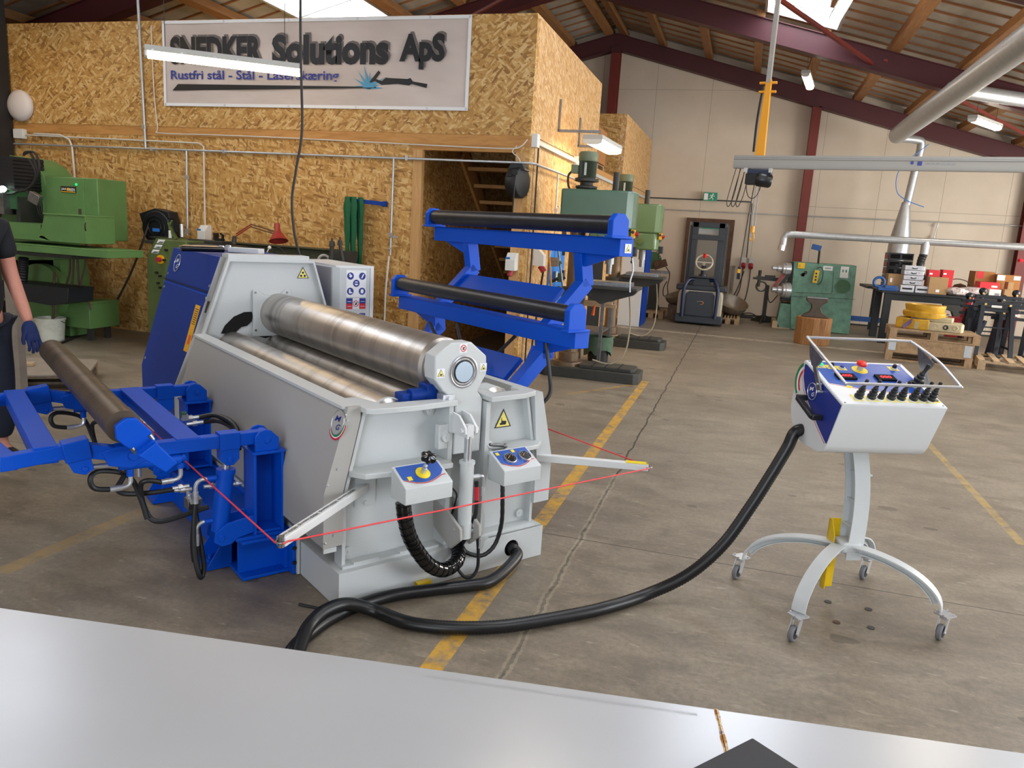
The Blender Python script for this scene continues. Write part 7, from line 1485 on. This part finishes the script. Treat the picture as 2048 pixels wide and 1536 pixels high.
for x0, y0, x1, y1 in ((545, 385, 620, 412), (672, 388, 742, 450), (670, 453, 735, 468)):
    (a0, b0), (a1, b1) = q2(x0, y1), q2(x1, y0); m = MB(); m.bx(a0, a1, -.005, .0, b0, b1); pl = bq(m, 'machine_label', 'plastic_white', body_)
    if y0 == 388:
        for k in range(2): m = MB(); m.box((a0+(a1-a0)*(.3+.4*k), -.007, (b0+b1)/2), (.03, .003, .05)); bq(m, 'label_mark', 'machine_turq')
    elif y0 == 385:
        m = MB(); m.box(((a0+a1)/2, -.007, (b0+b1)/2), ((a1-a0)*.7, .003, .03)); bq(m, 'label_mark', 'dull_steel')
m = MB()
for x, y in ((400, 445), (415, 430), (392, 448)): px, pz = q2(x, y); m.cyl((px, -.004, pz), (px, .0, pz), .035, seg=14)
bq(m, 'worn_patch', 'cast_dark', body_)
for pts in (((340, 578), (600, 590), (612, 585), (625, 420)), ((310, 608), (785, 630))):
    m = MB(); m.tube([Vector((q2(x, y)[0], -.001, q2(x, y)[1])) for x, y in pts], .004, seg=6); bq(m, 'panel_seam', 'cast_dark', body_)
(px, pz), (p2, z2) = q2(507, 390), q2(520, 265); m = MB(); m.bar((px, .02, pz), (p2, .0, z2), .03, .03); bq(m, 'lamp_arm', 'cast_dark'); px, pz = q2(497, 243); m = MB(); m.box((px, 0, pz), (.17, .10, .10), Matrix.Rotation(.2, 3, 'Y')); bq(m, 'blue_lamp', 'bench_blue', bevel=.006)
px, pz = q2(490, 460); m = MB(); m.box((px, -.05, pz), (.09, .06, .24), Matrix.Rotation(.08, 3, 'Y')); cp_ = bq(m, 'control_pendant', 'yellow_paint', bevel=.004)
for dz in (-.06, 0, .06): m = MB(); m.cyl((px, -.08, pz+dz), (px, -.09, pz+dz), .018); m.build('pendant_button', 'black_plastic', cp_) if 0 else bq(m, 'pendant_button', 'black_plastic')
m = MB(); m.tube([Vector((q2(x, y)[0], -.04, q2(x, y)[1])) for x, y in ((500, 400), (530, 390), (545, 430), (530, 500), (500, 520))], .007, sub=6); bq(m, 'pendant_cable', 'cable_dark')
m = MB(); m.tube([Vector((q2(x, y)[0], .1, q2(x, y)[1])) for x, y in ((210, 600), (160, 655), (140, 640), (135, 600))], .01, sub=6); bq(m, 'looped_cable', 'cable_dark')
pallet((1.35, 16.3, 0), 0, 'low wooden pallet under the turquoise bending machine', L=1.4, W=.7, mt='plank_light')
BM.location.z = .0
# tripod stand left of it
TS = thing('roller_stand', 'dark steel stand with spread feet holding the clamp end left of the turquoise machine', 'stand', (.50, 16.9, 0))
m = MB(); m.bx(-.04, .04, -.04, .04, .05, .78); m.build('pole', 'cast_dark', TS)
for a in (0, 2.1, 4.2): m = MB(); m.prism([(.0, .0), (.33, .0), (.33, .02), (.03, .16), (0, .16)], 'y', -.015, .015); o = m.build('leg', 'cast_dark', TS); o.rotation_euler = (0, 0, a+.3)
m = MB(); m.torus((-.12, 0, .75), (0, 1, 0), .10, .02, 20, 8); m.build('ring', 'dull_steel', TS)
# anvil on stump
AN = thing('anvil', 'small rusty anvil standing on the tree stump', 'anvil', (1.22, 13.75, .455))
m = MB(); m.prism([(-.22, 0), (.22, 0), (.17, .05), (.10, .09), (.07, .16), (.09, .22), (.17, .27), (.17, .32), (-.17, .32), (-.17, .27), (-.09, .22), (-.07, .16), (-.10, .09), (-.17, .05)], 'y', -.08, .08); m.build('anvil_body', 'anvil_iron', AN, bevel=.012)
m = MB(); m.prism([(-.165, -.09), (.165, -.09), (.165, .09), (-.165, .09)], 'z', .32, .335); m.build('anvil_face', 'dull_steel', AN)
m = MB(); m.lathe([(.28, 0), (.29, .1), (.285, .3), (.29, .455)], (1.22, 13.78, 0), (0, 0, 1), 9, a0=.25); m.build('tree_stump', 'stump_wood', label='hewn wooden tree stump carrying the anvil', cat='stump', sharp=30, bevel=.01)
# ------------------------------------------------------------------ workbench and its load
BY0, BZT = 14.9, .86
WB = thing('workbench', 'long dark steel workbench along the right background loaded with boxes', 'workbench', (0, BY0, 0))
bx0 = atY(1765, 578, BY0).x; bz0 = atY(1765, 578, BY0).z; bz1 = atY(2040, 604, BY0).z; BZT = (bz0+bz1)/2
m = MB(); m.bx(bx0, bx0+3.4, 0, 1.2, BZT-.04, BZT); m.bx(bx0+.06, bx0+3.3, .05, .13, BZT-.16, BZT-.04); m.build('bench_top', 'bench_dark', WB, bevel=.004)
for x in (bx0+.12, bx0+3.2):
    for y in (.08, 1.1): m = MB(); m.bx(x-.06, x+.06, y-.05, y+.05, 0, BZT-.04); m.build('leg', 'bench_dark', WB)
m = MB(); m.prism([(bx0+1.0, BZT-.16), (bx0+1.5, BZT-.16), (bx0+1.45, BZT-.4), (bx0+1.2, BZT-.4), (bx0+1.15, BZT-.28), (bx0+1.02, BZT-.24)], 'y', .0, .12); m.build('bench_vice', 'cast_dark', WB, bevel=.006)
m = MB(); m.bx(bx0-.35, bx0+.5, 1.9, 1.95, .2, .30); m.build('blue_rail', 'bench_blue', label='low blue steel rail behind the turquoise machine and the bench', cat='rail'); COL.objects[-1].location = (0, BY0, 0)
SBN = thing('side_bench', 'thin dark bench reaching behind the turquoise machine by the back wall', 'bench', (2.5, 17.0, 0))
m = MB(); m.bx(-.15, .6, -.5, .6, .88, .93); m.build('bench_top', 'bench_dark', SBN)
for x in (.35, .1): m = MB(); m.bx(x, x+.06, .4, .46, 0, .88); m.build('leg', 'bench_blue' if x > .2 else 'bench_dark', SBN)
def boxat(x0, y0, x1, y1, Y, dep, name, mt, label, cat='box', **k):
    a, b, c, d = bxp(x0, y0, x1, y1, Y); m = MB(); m.bx(a, b, Y, Y+dep, max(c, BZT+.001) if k.pop('rest', True) else c, d); return m.build(name, mt, label=label, cat=cat, bevel=.003, **k)
# black stack of storage boxes
a, b, c, d = bxp(1767, 507, 1829, 577, 15.5); hN = (d-BZT)/5
for k in range(5):
    t = thing('storage_case', 'black storage case, number '+'one two three four five'.split()[k]+' from the bottom of the black stack', 'case', (a, 15.5, BZT+hN*k), group='stack of black storage cases')
    t['label'] = ['black storage case at the bottom of the black stack', 'black storage case second from the bottom of the black stack', 'black storage case in the middle of the black stack', 'black storage case second from the top of the black stack', 'black storage case topmost on the black stack'][k]
    m = MB(); m.bx(0, (b-a), 0, .4, 0, hN*.94); m.build('case_body', 'black_plastic', t, bevel=.006)
    for q in (.08, .55): m = MB(); m.bx((b-a)*q, (b-a)*(q+.38), -.008, 0, hN*.2, hN*.75); m.build('case_door', 'black_gloss', t)
    m = MB(); m.bx(-.004, .0, .05, .35, hN*.2, hN*.6); m.build('red_latch', 'cee_red', t)
# silver tool cases in a stack
a, b, c, d = bxp(1806, 531, 1851, 559, 15.0)
n_ = 4; top = atY(1830, 531, 15.0).z; base_ = BZT+.13; h = (top-base_)/n_
for k in range(n_):
    t = thing('tool_case', ['silver tool case lowest of the four wide ones on the bench', 'silver tool case second from the bottom of the four wide ones', 'silver tool case third from the bottom of the four wide ones', 'silver tool case topmost of the four wide ones'][k], 'case', (a+.004*(k % 2), 15.0, base_+h*k), group='silver tool cases')
    m = MB(); m.bx(0, b-a, 0, .3, 0, h*.93); m.build('case_shell', 'case_silver', t, bevel=.008)
    m = MB(); m.tube([((b-a)*.38, -.0, h*.5), ((b-a)*.42, -.03, h*.35), ((b-a)*.58, -.03, h*.35), ((b-a)*.62, 0, h*.5)], .008, sub=3); m.build('handle', 'black_plastic', t)
    for q in (.2, .8): m = MB(); m.box(((b-a)*q, -.004, h*.5), (.03, .008, .03)); m.build('latch', 'chrome', t)
for k in range(2):
    x = a-.03+k*.24; t = thing('tool_case', 'small silver tool case under the stack, '+('left' if k == 0 else 'right')+' one of two', 'case', (x, 14.95, BZT), group='silver tool cases'); m = MB(); m.bx(0, .22, 0, .32, 0, .12); m.build('case_shell', 'case_silver', t, bevel=.006); m = MB(); m.bx(.03, .19, -.004, 0, .045, .075); m.build('case_print', 'black_decal', t)
def carton(x0, y0, x1, y1, Y, dep, mt, label, lab=None, zb=None):
    a, b, c, d = bxp(x0, y0, x1, y1, Y); zb = BZT if zb is None else zb; t = thing('cardboard_box' if 'card' in mt else 'tool_box', label, 'box', (a, Y, zb)); m = MB(); m.bx(0, b-a, 0, dep, 0, d-zb); m.build('box_body', mt, t, bevel=.003)
    if lab: m = MB(); m.bx((b-a)*lab[0], (b-a)*lab[1], -.003, 0, (d-zb)*lab[2], (d-zb)*lab[3]); m.build('box_label', lab[4], t)
    return t, b-a, d-zb
carton(1773, 549, 1806, 578, 15.1, .3, 'cardboard', 'small brown carton on the bench between the black and silver stacks', (.15, .3, .5, .75, 'white_decal'))
zr = BZT+.18
for i, (x0, x1) in enumerate(((1854, 1881), (1882, 1909))):
    t, w, h = carton(x0, 541, x1, 567, 15.2, .25, 'milw_red', 'red tool box on the bench, '+('left' if i == 0 else 'right')+' one of the pair behind the brown carton', (.45, .7, .1, .22, 'black_decal'))
    m = MB(); m.bx(w*.08, w*.35, -.003, 0, h*.80, h*.87); m.build('box_print', 'white_decal', t)
carton(1856, 556, 1898, 581, 14.92, .22, 'cardboard', 'plain brown carton on the bench in front of the red tool boxes', (.4, .6, .12, .28, 'white_decal'))
carton(1957, 566, 2000, 586, 15.1, .3, 'milw_red', 'flat red tool box on the bench right of the plastic wrapped goods', (.6, .9, .6, .75, 'white_decal'), zb=BZT+.05)
carton(1977, 580, 2003, 592, 14.95, .2, 'plastic_white', 'small white box lying below the flat red tool box', (.5, .9, .3, .6, 'dull_steel'))
t, w, h = carton(1945, 545, 1992, 580, 15.6, .4, 'cardboard_brown', 'big brown carton with red shipping mark at the back of the bench', (.08, .42, .72, 1.0, 'red_decal'))
t, w, h = carton(1988, 552, 2043, 590, 15.5, .4, 'cardboard_brown', 'big brown carton with white labels at the right end of the bench', (.0, .33, .75, .98, 'white_decal')); m = MB(); m.bx(w*.7, w*.98, -.003, 0, h*.8, h*.97); m.build('box_label', 'white_decal', t)
carton(2012, 565, 2028, 592, 15.2, .2, 'cardboard', 'narrow pale carton standing in front of the right brown carton')
carton(2006, 580, 2026, 600, 14.95, .2, 'cardboard', 'small pale carton at the front edge of the bench by the trestles')
# plastic-wrapped goods: crumpled heaps
rnd = random.Random(11)
for i, (x, y, rx_, rz2, lb) in enumerate(((1915, 571, .20, .07, 'crumpled clear plastic bag with red contents on the bench, upper one'), (1945, 574, .24, .08, 'crumpled clear plastic bag on the bench beside the flat red box'), (1912, 580, .20, .05, 'crumpled clear plastic bag on the bench, front one below the others'))):
    p = atY(x, y, 15.0+.05*i); m = MB(); vs = []; sg, rg = 22, 9
    for j in range(rg+1):
        for k in range(sg):
            a1, a2 = PI*j/rg, 2*PI*k/sg; q = 1+.22*(rnd.random()-.5); vs.append((p.x+rx_*math.sin(a1)*math.cos(a2)*q, p.y+.16*math.sin(a1)*math.sin(a2)*q, max(BZT+.002, BZT+rz2+rz2*math.cos(a1)*q)))
    m.add(vs, [(j*sg+k, j*sg+(k+1) % sg, (j+1)*sg+(k+1) % sg, (j+1)*sg+k) for j in range(rg) for k in range(sg)]); m.build('plastic_bag', 'clear_bag', label=lb, cat='bag', sharp=15)
p = atY(1930, 552, 15.5); m = MB(); m.tube([(p.x-.35, 15.6, BZT+.02), (p.x-.25, 15.6, BZT+.2), (p.x-.1, 15.6, BZT+.27), (p.x+.1, 15.6, BZT+.22), (p.x+.15, 15.6, BZT+.05)], .008, sub=5); m.build('bent_tube', 'cable_brown', label='thin bent brown tube arching over the bench behind the plastic bags', cat='tube')
p = atY(1925, 560, 15.4); m = MB(); m.lathe([(.0001, 0), (.17, .0), (.15, .09), (.09, .17), (.0001, .20)], (p.x, 15.5, BZT), (0, 0, 1), 16); m.build('leather_pouch', 'rust_brown', label='dark brown leather heap on the bench left of the red marked carton', cat='pouch')
# blue clamp on the bench end
p = atY(1758, 566, 14.95); m = MB(); m.torus((p.x, 14.95, BZT+.14), (0, 1, 0), .085, .025, 22, 8); m.bar((p.x, 14.95, BZT+.03), (p.x+.32, 14.95, BZT+.03), .06, .055); m.box((p.x+.2, 14.95, BZT+.065), (.2, .08, .06)); m.build('blue_clamp', 'bench_blue', label='blue round clamp tool on the left end of the bench', cat='clamp', bevel=.004)
# ------------------------------------------------------------------ pallets with the yellow gearbox
c0, s0 = (2.82, 13.0), math.radians(-8)
pallet((c0[0], c0[1], 0), s0, 'lower wooden pallet under the wooden collar with the yellow gearbox', L=1.15, W=.85)
m = MB(); m.X = Matrix.Translation((c0[0], c0[1], .144)) @ Matrix.Rotation(s0, 4, 'Z')
for a in ((-.57, .57, -.42, -.40), (-.57, .57, .40, .42), (-.57, -.55, -.40, .40), (.55, .57, -.40, .40)): m.bx(*a, 0, .19)
PC = m.build('pallet_collar', 'pallet_wood', label='wooden pallet collar between the two stacked pallets', cat='collar')
for sx in (-.5, .5): m = MB(); m.X = Matrix.Translation((c0[0], c0[1], .144)) @ Matrix.Rotation(s0, 4, 'Z'); m.bx(sx-.05, sx+.05, -.425, -.42, .01, .18); m.build('corner_hinge', 'galvanised', PC)
pallet((c0[0]+.02, c0[1]+.02, .334), s0+.06, 'upper wooden pallet directly under the yellow gearbox', L=1.2, W=.8)
GB = thing('gearbox', 'yellow and cream machine housing with round flange lying on stacked pallets', 'gearbox', (c0[0], c0[1]-.05, .478), s0)
m = MB(); m.prism([(-.42, -.12), (-.2, -.22), (.38, -.2), (.42, -.1), (.42, .22), (-.3, .25)], 'z', 0, .13); m.prism([(-.3, -.12), (.25, -.14), (.3, .18), (-.25, .2)], 'z', .13, .20); m.build('housing', 'gear_cream', GB, bevel=.015)
m = MB(); m.prism([(-.5, -.1), (-.18, -.225), (-.05, -.225), (-.2, .24), (-.45, .22)], 'z', .0, .16); m.build('painted_side', 'gear_yellow', GB, bevel=.015)
m = MB(); m.lathe([(.28, 0), (.30, .04), (.30, .08), (.26, .10), (.28, .16), (.28, .19), (.2, .19), (.18, .1)], (-.12, .06, .18), (0, 0, 1), 32); m.build('round_flange', 'gear_yellow', GB)
for x in (.05, .17, .30): m = MB(); m.torus((x, -.208, .07), (0, 1, 0), .028, .01, 16, 6); m.cyl((x, -.2, .07), (x, -.207, .07), .024, seg=14); m.build('port', 'cast_dark' if x == .17 else 'gear_cream', GB)
m = MB(); m.bar((-.4, -.24, .02), (-.15, -.1, .26), .01, .05); m.bar((-.15, -.1, .27), (.2, .0, .25), .05, .02); m.build('lashing_strap', 'purple_strap', GB)
# red bag, dark crutch-like machine behind
m = MB(); m.X = Matrix.Translation((3.55, 14.35, 0)); m.prism([(-.20, .0), (.2, .0), (.22, .5), (.12, .62), (-.18, .60)], 'y', 0, .16); m.prism([(-.02, .60), (.1, .62), (.14, .95), (.06, .95)], 'y', 0, .1); m.build('red_bag', 'cee_red', label='dark red bag hanging under the bench beside the trestles', cat='bag', bevel=.02)
# navy roller trestles
def trestle(loc, rz, label, h=.9, w=1.0):
    t = thing('roller_trestle', label, 'trestle', loc, rz, None)
    for s in (-1, 1):
        for q in (-1, 1): m = MB(); m.bar((s*w*.42, q*.22, 0), (s*w*.36, q*.05, h-.18), .045, .06, up=(1, 0, 0)); m.build('leg', 'trestle_navy', t)
        m = MB(); m.bar((s*w*.41, -.2, .12), (s*w*.41, .2, .12), .03, .03); m.build('leg_brace', 'trestle_navy', t)
        m = MB(); m.sph((s*w*.40, 0, h+.03), .055, 14, 8); m.cyl((s*w*.40, 0, h-.08), (s*w*.40, 0, h), .03); m.build('ball_head', 'trestle_navy', t)
        m = MB(); m.cyl((s*w*.40, -.03, h+.0), (s*w*.40, -.07, h), .016, seg=8); m.build('brass_bolt', 'gold_bolt', t)
        m = MB(); m.cyl((s*w*.30, -.03, h-.16), (s*w*.30, -.06, h-.16), .018, seg=8); m.build('brass_bolt', 'gold_bolt', t)
    m = MB(); m.bar((-w*.40, 0, h*.45), (w*.40, 0, h*.45), .02, .02); m.build('lower_rod', 'trestle_navy', t)
    for z in (h-.04, h-.13, h-.24): m = MB(); m.bx(-w*.56, w*.56, -.035, .035, z-.03, z+.015); m.build('cross_beam', 'trestle_navy', t, bevel=.004)
    m = MB(); m.bx(-.08, .06, -.040, -.035, h-.205, h-.17); m.build('trestle_label', 'plastic_white', t); return t
def trestle_between(x0, y0, x1, y1, Y, zb, label):
    a, b = atY(x0, y0, Y), atY(x1, y1, Y+.02); c = (a+b)/2; w = (b-a).length/.8
    return trestle((c.x, c.y, zb), 0, label, c.z-zb-.03, w)
trestle_between(1967, 579, 2031, 590, 13.3, .144, 'navy roller trestle standing on the wide pallet, nearest the viewer')
trestle_between(1940, 588, 2006, 600, 14.1, 0, 'navy roller trestle behind the nearest one on the floor')
trestle_between(2003, 600, 2068, 606, 13.65, 0, 'navy roller trestle at the right edge beside the others')
m = MB(); m.X = Matrix.Translation((3.5, 13.3, 0)); m.bar((-.05, 0, 0), (.12, .0, .66), .04, .05, up=(0, 1, 0)); m.bar((.0, .1, 0), (-.02, .3, .85), .07, .09, up=(1, 0, 0)); m.bar((-.12, .2, .1), (.1, .3, .8), .09, .07, up=(0, 1, 0)); m.build('folded_stand', 'trestle_navy', label='folded dark grey stand leaning left of the roller trestles', cat='stand')
pallet((4.3, 12.95, 0), math.radians(80), 'wide slatted pallet on the floor below the navy trestles', L=1.1, W=1.6, mt='plank_light', nb=9)
m = MB(); m.sph((0, 0, 0), .03, 12, 8); o = m.build('signal_lamp', 'led_red', label='small glowing red lamp on the red post at the right edge', cat='lamp'); o.location = atY(2043, 521, 17.85)
